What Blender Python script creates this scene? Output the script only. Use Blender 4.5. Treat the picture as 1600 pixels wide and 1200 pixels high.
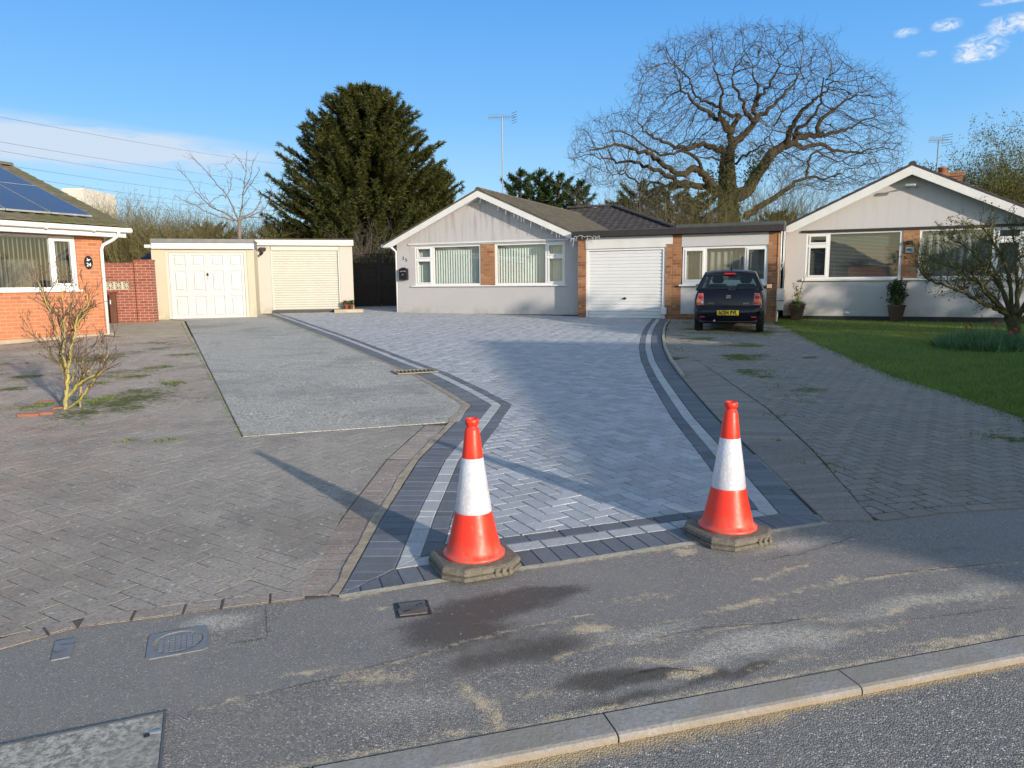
import bpy, math, random
import numpy as np
from mathutils import Vector, noise as mnoise
for _o in list(bpy.data.objects): bpy.data.objects.remove(_o)
SC = bpy.context.scene
COL = SC.collection
R = math.radians
# ------------------------------------------------------------------ camera, sky, sun, exposure
CAM_H, FPX, PITCH, ROLL = 1.4, 1155.0, R(7.8), R(0.5)
F_ = np.array([0, math.cos(PITCH), -math.sin(PITCH)])
R0 = np.array([1.0, 0, 0]); U0 = np.cross(R0, F_)
RV = R0*math.cos(ROLL) - U0*math.sin(ROLL); UV = U0*math.cos(ROLL) + R0*math.sin(ROLL)
CP = np.array([0, 0, CAM_H])
camd = bpy.data.cameras.new('camera'); camo = bpy.data.objects.new('camera', camd); COL.objects.link(camo)
camd.sensor_width = 36; camd.lens = 36*FPX/1600; camd.clip_end = 4000; camd.clip_start = 0.05
from mathutils import Matrix
camo.matrix_world = Matrix(((RV[0], UV[0], -F_[0], 0), (RV[1], UV[1], -F_[1], 0), (RV[2], UV[2], -F_[2], CAM_H), (0, 0, 0, 1)))
SC.camera = camo
SUN_AZ, SUN_EL = 141.0, 13.0          # compass degrees clockwise from +Y; height above the horizon
saz, sel = R(SUN_AZ), R(SUN_EL)
SUN_DIR = Vector((math.sin(saz)*math.cos(sel), math.cos(saz)*math.cos(sel), math.sin(sel)))
sund = bpy.data.lights.new('sun', 'SUN'); sund.energy = 2.8; sund.angle = R(1.0); sund.color = (1.0, 0.87, 0.71)
suno = bpy.data.objects.new('sun', sund); COL.objects.link(suno)
suno.rotation_euler = SUN_DIR.to_track_quat('Z', 'Y').to_euler(); suno.location = (20, -30, 15)
W = bpy.data.worlds.new('World'); SC.world = W; W.use_nodes = True
SC.view_settings.view_transform = 'Standard'; SC.view_settings.look = 'None'
SC.view_settings.gamma = 1.0; SC.view_settings.exposure = 1.02
SC.render.engine = 'CYCLES'
SC.cycles.max_bounces = 6; SC.cycles.diffuse_bounces = 2; SC.cycles.glossy_bounces = 3
SC.cycles.transparent_max_bounces = 12; SC.cycles.transmission_bounces = 4
SC.cycles.caustics_reflective = False; SC.cycles.caustics_refractive = False
SC.cycles.use_denoising = True

class NT:
    """small node helper"""
    def __init__(s, nt): s.nt = nt; s.n = nt.nodes; s.l = nt.links
    def new(s, t, **kw):
        x = s.n.new(t)
        for k, v in kw.items(): setattr(x, k, v)
        return x
    def set(s, sock, v):
        if isinstance(v, bpy.types.NodeSocket): s.l.new(v, sock)
        elif v is not None:
            if hasattr(sock.default_value, '__len__') and not hasattr(v, '__len__'):
                v = (v,)*len(sock.default_value)
            elif hasattr(sock.default_value, '__len__') and len(sock.default_value) == 4 and len(v) == 3:
                v = (*v, 1)
            sock.default_value = v
    def math(s, op, a, b=None, c=None, clamp=False):
        x = s.new('ShaderNodeMath', operation=op, use_clamp=clamp)
        s.set(x.inputs[0], a); s.set(x.inputs[1], b)
        if c is not None: s.set(x.inputs[2], c)
        return x.outputs[0]
    def vmath(s, op, a, b=None):
        x = s.new('ShaderNodeVectorMath', operation=op); s.set(x.inputs[0], a)
        if b is not None: s.set(x.inputs[1], b)
        return x.outputs[0]
    def mix(s, f, a, b, blend='MIX'):
        x = s.new('ShaderNodeMix', data_type='RGBA', blend_type=blend)
        s.set(x.inputs[0], f); s.set(x.inputs[6], a); s.set(x.inputs[7], b); return x.outputs[2]
    def noise(s, scale, detail=3, rough=.55, vec=None, dist=0, out=0):
        x = s.new('ShaderNodeTexNoise'); x.inputs['Scale'].default_value = scale
        x.inputs['Detail'].default_value = detail; x.inputs['Roughness'].default_value = rough
        x.inputs['Distortion'].default_value = dist
        if vec is not None: s.l.new(vec, x.inputs['Vector'])
        return x.outputs[out]
    def voro(s, scale, vec=None, feature='F1', out=0, rnd=1):
        x = s.new('ShaderNodeTexVoronoi', feature=feature); x.inputs['Scale'].default_value = scale
        x.inputs['Randomness'].default_value = rnd
        if vec is not None: s.l.new(vec, x.inputs['Vector'])
        return x.outputs[out]
    def smooth(s, v, lo, hi, a=0., b=1.):
        x = s.new('ShaderNodeMapRange', interpolation_type='SMOOTHSTEP'); s.set(x.inputs[0], v)
        x.inputs[1].default_value = lo; x.inputs[2].default_value = hi
        x.inputs[3].default_value = a; x.inputs[4].default_value = b; return x.outputs[0]
    def lin(s, v, lo, hi, a=0., b=1.):
        x = s.new('ShaderNodeMapRange'); s.set(x.inputs[0], v)
        x.inputs[1].default_value = lo; x.inputs[2].default_value = hi
        x.inputs[3].default_value = a; x.inputs[4].default_value = b; return x.outputs[0]
    def ramp(s, f, stops):
        x = s.new('ShaderNodeValToRGB'); s.set(x.inputs[0], f); e = x.color_ramp.elements
        while len(e) < len(stops): e.new(0.5)
        for i, (p, c) in enumerate(stops): e[i].position = p; e[i].color = (*c, 1) if len(c) == 3 else c
        return x.outputs[0]
    def attr(s, name, out='Fac'):
        x = s.new('ShaderNodeAttribute'); x.attribute_name = name; return x.outputs[out]
    def obj(s): return s.new('ShaderNodeTexCoord').outputs['Object']
    def sep(s, v):
        x = s.new('ShaderNodeSeparateXYZ'); s.l.new(v, x.inputs[0]); return x.outputs
    def comb(s, a, b, c):
        x = s.new('ShaderNodeCombineXYZ'); s.set(x.inputs[0], a); s.set(x.inputs[1], b); s.set(x.inputs[2], c); return x.outputs[0]
    def bump(s, h, strength=.5, dist=.01, normal=None):
        x = s.new('ShaderNodeBump'); x.inputs['Strength'].default_value = strength
        x.inputs['Distance'].default_value = dist; s.l.new(h, x.inputs['Height'])
        if normal is not None: s.l.new(normal, x.inputs['Normal'])
        return x.outputs[0]

# sky: Nishita with a few thin clouds placed by compass direction
w = NT(W.node_tree); w.n.clear()
sky = w.new('ShaderNodeTexSky', sky_type='NISHITA'); sky.sun_disc = False
sky.sun_elevation = sel; sky.sun_rotation = saz; sky.altitude = 50
sky.air_density = 1.0; sky.dust_density = 0.25; sky.ozone_density = 2.2
dv = w.new('ShaderNodeTexCoord').outputs['Generated']
dx, dy, dz = w.sep(dv)
az = w.math('MULTIPLY', w.math('ARCTAN2', dx, dy), 57.2958)
el = w.math('MULTIPLY', w.math('ARCSINE', dz), 57.2958)
def cloud(azc, elc, ra, re, dens, tilt=0.):
    a = w.math('SUBTRACT', az, azc); e = w.math('SUBTRACT', w.math('SUBTRACT', el, elc), w.math('MULTIPLY', a, tilt))
    a = w.math('DIVIDE', a, ra); e = w.math('DIVIDE', e, re)
    r2 = w.math('ADD', w.math('MULTIPLY', a, a), w.math('MULTIPLY', e, e))
    return w.math('MULTIPLY', w.smooth(r2, 0., 1., 1., 0.), dens)
cv = w.comb(w.math('MULTIPLY', az, .12), w.math('MULTIPLY', el, .55), 0.)
cn = w.noise(1.3, 6, .6, cv, .4)
cv2 = w.comb(w.math('MULTIPLY', az, .55), w.math('MULTIPLY', el, .9), 3.)
cn2 = w.noise(2.2, 8, .68, cv2, 1.1)
band = w.math('ADD', w.math('ADD', cloud(-37, 9.6, 21, 1.6, 1.0, -.02), cloud(-27, 8.8, 13, 1.7, .9, -.0)), cloud(-36, 8.6, 16, .8, .7, -.02))
band = w.math('MULTIPLY', band, w.smooth(cn, .22, .62), clamp=True)
puffs = None
for c in ((31.2, 14.1, 1.9, 1.0, 1.5), (32.8, 15.2, 1.7, .75, 1.5), (29.3, 15.7, 1.2, .5, 1.2), (27.0, 15.6, 1.1, .38, 1.1), (32.6, 16.6, 2.2, .4, 1.2), (28.3, 14.2, .8, .3, .9), (30.4, 13.6, 1.0, .4, .8), (56, 21, 12, 3, 1.2), (-70, 16, 15, 3, 1.1)):
   
    k = cloud(*c); puffs = k if puffs is None else w.math('ADD', puffs, k)
puffs = w.smooth(w.math('MULTIPLY', puffs, w.lin(cn2, .3, .7)), .05, 1.25)
# clear evening air: deeper blue on the side away from the sun
front = w.smooth(w.math('ADD', w.math('MULTIPLY', dx, -SUN_DIR.x), w.math('MULTIPLY', dy, -SUN_DIR.y)), -.25, .35)
clear = w.ramp(w.math('DIVIDE', el, 60.), [(0, (.44, .72, .92)), (.08, (.34, .66, .95)), (.20, (.15, .47, .94)), (.36, (.060, .325, .86)), (.62, (.28, .44, .72)), (1, (.44, .54, .70))])
clear = w.mix(1., clear, (3.35, 3.35, 3.35), 'MULTIPLY')
skyb = w.mix(w.math('MULTIPLY', front, .9), w.mix(1., sky.outputs[0], (1.25, 1.05, .85), 'MULTIPLY'), clear)
skyc = w.mix(w.math('MULTIPLY', band, .95), skyb, (2.1, 2.5, 3.0))
bg = w.new('ShaderNodeBackground'); bg.inputs[1].default_value = 0.15
skyc2 = w.mix(w.math('MULTIPLY', puffs, .8), skyc, (3.1, 3.15, 3.3))
w.l.new(skyc2, bg.inputs[0])
wo = w.new('ShaderNodeOutputWorld'); w.l.new(bg.outputs[0], wo.inputs[0])

# ------------------------------------------------------------------ ground shape and the survey helper
SLOPE = .024
def gz(y):
    return 0. if y < 3.3 else SLOPE*(min(y, 27)-3.3)
def ray(px, py): return F_ + RV*(px-800)/FPX - UV*(py-600)/FPX
def G(px, py):
    d = ray(px, py); t = -CAM_H/d[2]; p = CP + t*d
    if p[1] > 3.3:
        t = (-SLOPE*3.3-CAM_H)/(d[2]-SLOPE*d[1]); p = CP + t*d
    return (float(p[0]), float(p[1]))
def DP(px, py, dist):
    d = ray(px, py); p = CP + d*dist/d[1]; return (float(p[0]), float(p[1]), float(p[2]))

# ------------------------------------------------------------------ objects
def tag(o, label=None, cat=None, group=None, kind=None):
    if label: o['label'] = label
    if cat: o['category'] = cat
    if group: o['group'] = group
    if kind: o['kind'] = kind
    return o
def thing(name, label, cat, loc, rz=0, group=None):
    o = bpy.data.objects.new(name, None); COL.objects.link(o); o.empty_display_size = .2
    o.location = loc; o.rotation_euler = (0, 0, R(rz)); return tag(o, label, cat, group)
def base_of(p):
    z = 0.
    while p is not None: z += p.location.z if p.type == 'EMPTY' else 0.; p = p.parent
    return z
def clone(o, parent=None):
    kids = list(o.children); c = o.copy(); COL.objects.link(c); c.parent = parent
    for k in kids: clone(k, c)
    return c

class MB:
    def __init__(s): s.v = []; s.f = []; s.m = []; s.c = []; s.col = None; s.mi = 0
    def add(s, vs, fs, col=None):
        b = len(s.v); s.v.extend(vs)
        for f in fs:
            s.f.append([b+i for i in f]); s.m.append(s.mi); s.c.append(col if col is not None else s.col)
        return s
    def box(s, x0, x1, y0, y1, z0, z1, col=None):
        vs = [(x, y, z) for z in (z0, z1) for y in (y0, y1) for x in (x0, x1)]
        return s.add(vs, [(0, 2, 3, 1), (4, 5, 7, 6), (0, 1, 5, 4), (2, 6, 7, 3), (0, 4, 6, 2), (1, 3, 7, 5)], col)
    def rbox(s, x0, x1, y0, y1, z0, z1, r=.01):
        """box with chamfered edges"""
        r = min(r, (x1-x0)*.49, (y1-y0)*.49, (z1-z0)*.49)
        def ring(z, k): return [(x0+k+r*a, y0+k, z) for a in ()]
        def oct_(z, k):
            a0, a1, b0, b1 = x0+k, x1-k, y0+k, y1-k; q = r
            return [(a0+q-k, b0, z), (a1-q+k, b0, z), (a1, b0+q-k, z), (a1, b1-q+k, z), (a1-q+k, b1, z), (a0+q-k, b1, z), (a0, b1-q+k, z), (a0, b0+q-k, z)]
        h = r*.999
        rings = [oct_(z0, h), oct_(z0+r, 0), oct_(z1-r, 0), oct_(z1, h)]
        vs = sum(rings, []); fs = [tuple(range(7, -1, -1)), tuple(range(24, 32))]
        for k in range(3):
            for i in range(8): fs.append((k*8+i, k*8+(i+1) % 8, k*8+8+(i+1) % 8, k*8+8+i))
        return s.add(vs, fs)
    def prism(s, poly, y0, y1):
        """polygon in x,z extruded along y"""
        n = len(poly); vs = [(x, y0, z) for x, z in poly] + [(x, y1, z) for x, z in poly]
        fs = [tuple(range(n)), tuple(range(2*n-1, n-1, -1))] + [(i, i+n, (i+1) % n+n, (i+1) % n) for i in range(n)]
        return s.add(vs, fs)
    def prism_z(s, poly, z0, z1, col=None):
        n = len(poly); f0 = z0 if callable(z0) else (lambda x, y: z0); f1 = z1 if callable(z1) else (lambda x, y: z1)
        vs = [(x, y, f0(x, y)) for x, y in poly] + [(x, y, f1(x, y)) for x, y in poly]
        fs = [tuple(range(n-1, -1, -1)), tuple(range(n, 2*n))] + [(i, (i+1) % n, (i+1) % n+n, i+n) for i in range(n)]
        return s.add(vs, fs, col)
    def lathe(s, prof, n=24, c=(0, 0, 0), col=None):
        vs = []; fs = []
        for r, z in prof:
            for k in range(n): a = 2*math.pi*k/n; vs.append((c[0]+r*math.cos(a), c[1]+r*math.sin(a), c[2]+z))
        for j in range(len(prof)-1):
            for k in range(n): fs.append((j*n+k, j*n+(k+1) % n, (j+1)*n+(k+1) % n, (j+1)*n+k))
        fs.append(tuple(range(n-1, -1, -1))); m = (len(prof)-1)*n; fs.append(tuple(range(m, m+n)))
        return s.add(vs, fs, col)
    def tube(s, pts, rad, n=6, cap=True, col=None):
        pts = [Vector(p) for p in pts]; m = len(pts)
        rads = rad if hasattr(rad, '__len__') else [rad]*m
        b = len(s.v); prev = None
        for i, p in enumerate(pts):
            t = (pts[min(i+1, m-1)]-pts[max(i-1, 0)])
            if t.length < 1e-9: t = Vector((0, 0, 1))
            t.normalize()
            if prev is None: a = t.orthogonal().normalized()
            else:
                a = prev - t*prev.dot(t)
                a = a.normalized() if a.length > 1e-6 else t.orthogonal().normalized()
            prev = a; bb = t.cross(a); r = rads[i]
            for k in range(n):
                q = 2*math.pi*k/n; s.v.append(tuple(p + (a*math.cos(q)+bb*math.sin(q))*r))
        for i in range(m-1):
            for k in range(n):
                s.f.append([b+i*n+k, b+i*n+(k+1) % n, b+(i+1)*n+(k+1) % n, b+(i+1)*n+k]); s.m.append(s.mi); s.c.append(col)
        if cap and n > 2:
            for q in (list(range(b+n-1, b-1, -1)), list(range(b+(m-1)*n, b+m*n))): s.f.append(q); s.m.append(s.mi); s.c.append(col)
        return s
    def build(s, name, mat, parent=None, smooth=False, gzoff=True, bevel=0):
        me = bpy.data.meshes.new(name)
        z = base_of(parent) if (parent is not None and gzoff) else 0
        v = np.array(s.v, dtype=float).reshape(-1, 3)
        if z: v[:, 2] -= z
        me.from_pydata(v.tolist(), [], s.f)
        for m_ in (mat if isinstance(mat, (list, tuple)) else [mat]): me.materials.append(m_)
        if any(s.m): me.polygons.foreach_set('material_index', s.m)
        if smooth: me.polygons.foreach_set('use_smooth', [True]*len(s.f))
        if s.c and s.c[0] is not None:
            ca = me.color_attributes.new('Tint', 'FLOAT_COLOR', 'CORNER'); arr = []
            for f, c in zip(s.f, s.c):
                c = c or (.5, .5, .5)
                arr.extend((c[0], c[1], c[2], 1.)*len(f))
            ca.data.foreach_set('color', arr)
        me.update(); o = bpy.data.objects.new(name, me); COL.objects.link(o)
        if parent is not None: o.parent = parent
        if bevel:
            b = o.modifiers.new('bevel', 'BEVEL'); b.width = bevel; b.segments = 2; b.limit_method = 'ANGLE'; b.angle_limit = R(35)
        return o

def panel(mb, u0, u1, z0, z1, holes, y0, y1):
    """solid slab in x,z between y0 (front) and y1 (back) with rectangular holes"""
    xs = sorted({u0, u1, *[h[0] for h in holes], *[h[1] for h in holes]}); zs = sorted({z0, z1, *[h[2] for h in holes], *[h[3] for h in holes]})
    xs = [x for x in xs if u0 <= x <= u1]; zs = [z for z in zs if z0 <= z <= z1]
    nx, nz = len(xs)-1, len(zs)-1
    def solid(i, j):
        if i < 0 or j < 0 or i >= nx or j >= nz: return False
        cx, cz = (xs[i]+xs[i+1])/2, (zs[j]+zs[j+1])/2
        return not any(h[0] < cx < h[1] and h[2] < cz < h[3] for h in holes)
    for i in range(nx):
        for j in range(nz):
            if not solid(i, j): continue
            a, b, c, d = xs[i], xs[i+1], zs[j], zs[j+1]
            mb.add([(a, y0, c), (b, y0, c), (b, y0, d), (a, y0, d)], [(0, 1, 2, 3)])
            mb.add([(a, y1, c), (b, y1, c), (b, y1, d), (a, y1, d)], [(3, 2, 1, 0)])
            if not solid(i-1, j): mb.add([(a, y0, c), (a, y0, d), (a, y1, d), (a, y1, c)], [(0, 1, 2, 3)])
            if not solid(i+1, j): mb.add([(b, y0, c), (b, y1, c), (b, y1, d), (b, y0, d)], [(0, 1, 2, 3)])
            if not solid(i, j-1): mb.add([(a, y0, c), (a, y1, c), (b, y1, c), (b, y0, c)], [(0, 1, 2, 3)])
            if not solid(i, j+1): mb.add([(a, y0, d), (b, y0, d), (b, y1, d), (a, y1, d)], [(0, 1, 2, 3)])
    return mb

def text_mesh(name, txt, size, mat, parent, loc, rot=(90, 0, 0), depth=.004, sx=1., align='CENTER', bold=0.):
    cu = bpy.data.curves.new(name, 'FONT'); cu.body = txt; cu.size = size; cu.extrude = depth; cu.align_x = align; cu.align_y = 'CENTER'; cu.offset = bold
    t = bpy.data.objects.new(name+'_t', cu); COL.objects.link(t)
    bpy.context.view_layer.update()
    me = bpy.data.meshes.new_from_object(t.evaluated_get(bpy.context.evaluated_depsgraph_get()))
    bpy.data.objects.remove(t); bpy.data.curves.remove(cu)
    o = bpy.data.objects.new(name, me); COL.objects.link(o); me.materials.clear(); me.materials.append(mat)
    if parent is not None: o.parent = parent
    o.location = (loc[0], loc[1], loc[2]-(base_of(parent) if parent is not None else 0)); o.rotation_euler = [R(a) for a in rot]; o.scale = (sx, 1, 1)
    return o

# ------------------------------------------------------------------ materials
def mat(name):
    m = bpy.data.materials.new(name); m.use_nodes = True; t = NT(m.node_tree)
    t.b = t.n['Principled BSDF']; t.i = t.b.inputs; return m, t
def simple(name, col, rough=.6, metal=0., var=.12, scale=6., bump=0., bscale=60., spec=.5, coat=0.):
    m, t = mat(name); o = t.obj()
    nz = t.noise(scale, 5, .6, o)
    f = t.lin(nz, .3, .7, 1-var, 1+var)
    c = t.mix(1., col, t.comb(f, f, f), 'MULTIPLY')
    t.set(t.i['Base Color'], c); t.i['Roughness'].default_value = rough; t.i['Metallic'].default_value = metal
    t.i['Specular IOR Level'].default_value = spec; t.i['Coat Weight'].default_value = coat
    if bump: t.set(t.i['Normal'], t.bump(t.noise(bscale, 3, .6, o), bump, .01))
    return m
def rotxz(t):
    o = t.obj(); x, y, z = t.sep(o); return t.comb(t.math('ADD', x, y), z, 0.)

def brick_mat(name, c1, c2, c3, mortar, w_=.225, h=.075, dirt=.25):
    m, t = mat(name); v = rotxz(t)
    b = t.new('ShaderNodeTexBrick'); t.l.new(v, b.inputs['Vector'])
    b.inputs['Scale'].default_value = 1; b.inputs['Brick Width'].default_value = w_; b.inputs['Row Height'].default_value = h
    b.inputs['Mortar Size'].default_value = .006; b.inputs['Mortar Smooth'].default_value = .2; b.inputs['Bias'].default_value = 0
    b.inputs['Color1'].default_value = (0, 0, 0, 1); b.inputs['Color2'].default_value = (1, 1, 1, 1); b.inputs['Mortar'].default_value = (.5, .5, .5, 1)
    cr = t.ramp(b.outputs[0], [(0, c1), (.35, c2), (.75, c2), (1, c3)])
    n1 = t.noise(2.1, 5, .6, t.obj()); n2 = t.noise(38, 4, .6, t.obj())
    cr = t.mix(t.lin(n2, .35, .7, 0, .35), cr, tuple(x*.62 for x in c2))
    c = t.mix(b.outputs[1], cr, mortar)
    c = t.mix(t.lin(n1, .42, .75, 0, dirt), c, tuple(x*.55 for x in c2))
    t.set(t.i['Base Color'], c); t.i['Roughness'].default_value = .9; t.i['Specular IOR Level'].default_value = .25
    hh = t.math('ADD', t.math('MULTIPLY', b.outputs[1], -1.), t.math('MULTIPLY', n2, .35))
    t.set(t.i['Normal'], t.bump(hh, .6, .006)); return m
def render_mat(name, col, stain, streak=.5, bump=.35):
    m, t = mat(name); o = t.obj(); x, y, z = t.sep(o)
    sv = t.comb(t.math('MULTIPLY', x, 7.), t.math('MULTIPLY', y, 7.), t.math('MULTIPLY', z, .8))
    st = t.noise(1., 5, .6, sv); big = t.noise(.9, 4, .6, o)
    up = t.smooth(z, .9, 3.6, 0., 1.)
    f = t.math('MULTIPLY', t.smooth(st, .45, .72), t.math('MULTIPLY', up, streak))
    c = t.mix(f, col, stain)
    c = t.mix(t.lin(big, .35, .7, 0, .22), c, tuple(a*.8 for a in col))
    grime = t.math('MULTIPLY', t.smooth(z, .0, .45, 1., 0.), t.smooth(t.noise(3., 5, .65, o), .35, .7))
    c = t.mix(t.math('MULTIPLY', grime, .6), c, (.27, .26, .20))
    n = t.noise(140, 3, .7, o)
    c = t.mix(t.lin(n, .4, .62, 0, .18), c, tuple(a*.6 for a in col))
    t.set(t.i['Base Color'], c); t.i['Roughness'].default_value = .92; t.i['Specular IOR Level'].default_value = .2
    t.set(t.i['Normal'], t.bump(n, bump, .012)); return m
def glass_mat(name, tint=(.9, .95, .95), refl=1.0):
    m, t = mat(name); t.n.remove(t.b)
    tr = t.new('ShaderNodeBsdfTransparent'); tr.inputs[0].default_value = (*tint, 1)
    gl = t.new('ShaderNodeBsdfGlossy'); gl.inputs['Roughness'].default_value = .015
    ge = t.new('ShaderNodeNewGeometry'); dt = t.new('ShaderNodeVectorMath', operation='DOT_PRODUCT'); t.l.new(ge.outputs['Normal'], dt.inputs[0]); t.l.new(ge.outputs['Incoming'], dt.inputs[1])
    fr = t.math('ADD', .045, t.math('MULTIPLY', .955, t.math('POWER', t.math('SUBTRACT', 1., t.math('ABSOLUTE', dt.outputs['Value'])), 5.)))
    nb = t.bump(t.noise(1.3, 2, .5, t.obj()), .04, .05); t.l.new(nb, gl.inputs['Normal'])
    mx = t.new('ShaderNodeMixShader'); t.l.new(t.math('MULTIPLY', fr, 2.0*refl, clamp=True), mx.inputs[0])
    t.l.new(tr.outputs[0], mx.inputs[1]); t.l.new(gl.outputs[0], mx.inputs[2])
    t.l.new(mx.outputs[0], t.n['Material Output'].inputs[0]); return m
def paver_mat(name, weather=0., lichen=0., moss=0., smooth=False, blotch=(.3, .29, .27)):
    m, t = mat(name); o = t.obj(); tint = t.attr('Tint', 'Color')
    n1 = t.noise(55, 4, .7, o); n2 = t.noise(1.1, 6, .62, o); n3 = t.noise(9, 5, .65, o)
    f = t.lin(n1, .3, .7, .82, 1.16); c = t.mix(1., tint, t.comb(f, f, f), 'MULTIPLY')
    f = t.lin(n3, .3, .7, .9, 1.1); c = t.mix(1., c, t.comb(f, f, f), 'MULTIPLY')
    c = t.mix(t.math('MULTIPLY', t.smooth(n2, .35, .7), weather), c, blotch)
    if weather > .3:
        c = t.mix(t.math('MULTIPLY', t.smooth(n1, .47, .66), .6), c, (.14, .13, .12)); c = t.mix(t.math('MULTIPLY', t.smooth(t.noise(90, 4, .7, o), .54, .68), .5), c, (.50, .49, .46))
    if lichen:
        v = t.voro(16, t.vmath('ADD', o, t.vmath('MULTIPLY', t.noise(22, 3, .6, o, out=1), (.035, .035, .035))))
        lm = t.math('MULTIPLY', t.smooth(v, .10, .19, 1, 0), t.smooth(t.noise(1.6, 4, .65, o), .36, .58))
        v2 = t.voro(46, o); lm2 = t.math('MULTIPLY', t.smooth(v2, .12, .22, 1, 0), t.smooth(t.noise(6, 2, .5, o), .48, .6))
        c = t.mix(t.smooth(t.noise(.8, 6, .7, t.vmath('ADD', o, (7, 3, 0))), .45, .65, 0, .55*lichen), c, t.mix(n3, (.17, .155, .14), (.27, .24, .215)))
        c = t.mix(t.math('MULTIPLY', lm2, lichen*.8), c, (.60, .59, .56))
        c = t.mix(t.math('MULTIPLY', lm, lichen), c, (.72, .72, .69))
    if moss:
        ms = t.attr('Moss'); mk = t.smooth(t.math('ADD', t.math('MULTIPLY', ms, .95), t.math('ADD', t.math('MULTIPLY', t.math('SUBTRACT', t.noise(21, 6, .75, o), .5), 1.3), t.math('SUBTRACT', t.noise(3.1, 4, .65, o), 1.12))), 0., .3)
        c = t.mix(t.math('MULTIPLY', mk, moss), c, t.mix(n1, (.045, .07, .012), (.15, .17, .03)))
    t.set(t.i['Base Color'], c); t.i['Roughness'].default_value = .85; t.i['Specular IOR Level'].default_value = .3
    h = t.math('ADD', t.noise(170, 3, .7, o), t.math('MULTIPLY', n1, .8 if smooth else 1.6))
    t.set(t.i['Normal'], t.bump(h, .3 if smooth else 1., .004 if smooth else .012)); return m

M = {}
M['render'] = render_mat('grey_render', (.50, .49, .50), (.28, .26, .26), .95)
M['render_right'] = render_mat('pale_render', (.55, .54, .545), (.44, .42, .41), .5)
M['render_cream'] = render_mat('cream_render', (.52, .47, .36), (.55, .48, .36), .3, .2)
M['render_garage'] = render_mat('stone_render', (.50, .46, .42), (.42, .38, .34), .4, .25)
M['plinth'] = simple('black_plinth', (.018, .018, .02), .6)
M['upvc'] = simple('white_upvc', (.74, .74, .74), .28, var=.03, spec=.5)
M['fascia'] = simple('white_fascia', (.66, .66, .65), .4, var=.06, scale=3)
M['cream_paint'] = simple('cream_fascia', (.62, .59, .52), .45, var=.06)
M['door_white'] = simple('garage_door_white', (.56, .56, .555), .35, var=.03, scale=2)
M['door_bright'] = simple('garage_door_bright_white', (.70, .70, .70), .35, var=.03, scale=2)  # same door white, lifted for the door standing partly in shade
M['antenna'] = simple('weathered_aluminium', (.20, .20, .21), .5, .4)
M['door_cream'] = simple('garage_door_ivory', (.50, .49, .44), .4, var=.03, scale=2)
M['brown'] = simple('brown_fascia', (.030, .024, .024), .55, var=.2)
M['black'] = simple('black_plastic', (.012, .012, .014), .35, var=.1)
M['blackrubber'] = simple('tyre_rubber', (.012, .012, .013), .8, var=.2)
M['felt'] = simple('roof_felt', (.075, .085, .08), .95, var=.25, scale=4, bump=.4, bscale=90)
M['lead'] = simple('lead_grey', (.16, .17, .18), .6, var=.15)
M['galv'] = simple('galvanised_metal', (.42, .43, .44), .45, .7, var=.2)
M['blind'] = simple('blind_fabric', (.62, .66, .62), .85, var=.06)
M['blind_grey'] = simple('slatted_blind', (.16, .16, .15), .6, var=.08)
M['curtain'] = simple('curtain', (.45, .48, .38), .9, var=.1)
M['room'] = simple('dark_interior', (.035, .035, .035), .9)
M['room_mid'] = simple('interior_wall', (.13, .12, .11), .9)
M['glass'] = glass_mat('window_glass')
M['brick_orange'] = brick_mat('orange_brick', (.48, .175, .085), (.53, .20, .10), (.34, .125, .075), (.48, .31, .20), dirt=.35)
M['brick_brown'] = brick_mat('brown_brick', (.20, .085, .045), (.36, .17, .085), (.44, .26, .13), (.34, .24, .16))
M['brick_red'] = brick_mat('red_garden_brick', (.24, .07, .05), (.33, .105, .07), (.22, .08, .06), (.50, .40, .34))
M['wood_brown'] = simple('brown_gate_post', (.13, .05, .03), .6, var=.25, scale=9)
M['fence'] = simple('dark_fence_wood', (.028, .022, .018), .85, var=.35, scale=8, bump=.4)
M['terracotta'] = simple('terracotta', (.30, .115, .07), .85, var=.2)
M['pot'] = simple('brown_planter', (.045, .028, .02), .55, var=.15)
M['soil'] = simple('soil', (.04, .028, .018), .95, var=.3, bump=.6)
M['blue'] = simple('blue_sheet', (.04, .07, .16), .45, var=.4, scale=10)
M['stone_white'] = simple('white_masonry', (.58, .55, .50), .8, var=.1)
M['cable'] = simple('power_cable', (.10, .10, .12), .7)
M['brass'] = simple('brass_handle', (.10, .09, .07), .4, .6)

def tile_mat(name, c, c2, moss=0.):
    m, t = mat(name); o = t.obj(); n1 = t.noise(3.5, 6, .65, o); n2 = t.noise(30, 4, .6, o); n3 = t.noise(1.4, 4, .6, o)
    cc = t.mix(t.smooth(n1, .3, .7), c, c2)
    cc = t.mix(t.math('MULTIPLY', t.smooth(n2, .55, .75), .5), cc, (.22, .22, .19))
    if moss: cc = t.mix(t.math('MULTIPLY', t.smooth(t.math('ADD', t.math('MULTIPLY', n2, .45), t.math('MULTIPLY', n3, .6)), .45, .62), moss), cc, (.10, .11, .035))
    t.set(t.i['Base Color'], cc); t.i['Roughness'].default_value = .92; t.i['Specular IOR Level'].default_value = .2
    t.set(t.i['Normal'], t.bump(n2, .5, .008)); return m
M['tile_old'] = tile_mat('weathered_tiles', (.075, .064, .054), (.12, .102, .085), .15)
M['tile_dark'] = tile_mat('dark_tiles', (.045, .042, .045), (.075, .065, .065), 0)
M['tile_moss'] = tile_mat('mossy_tiles', (.12, .10, .085), (.17, .15, .12), .85)
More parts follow.
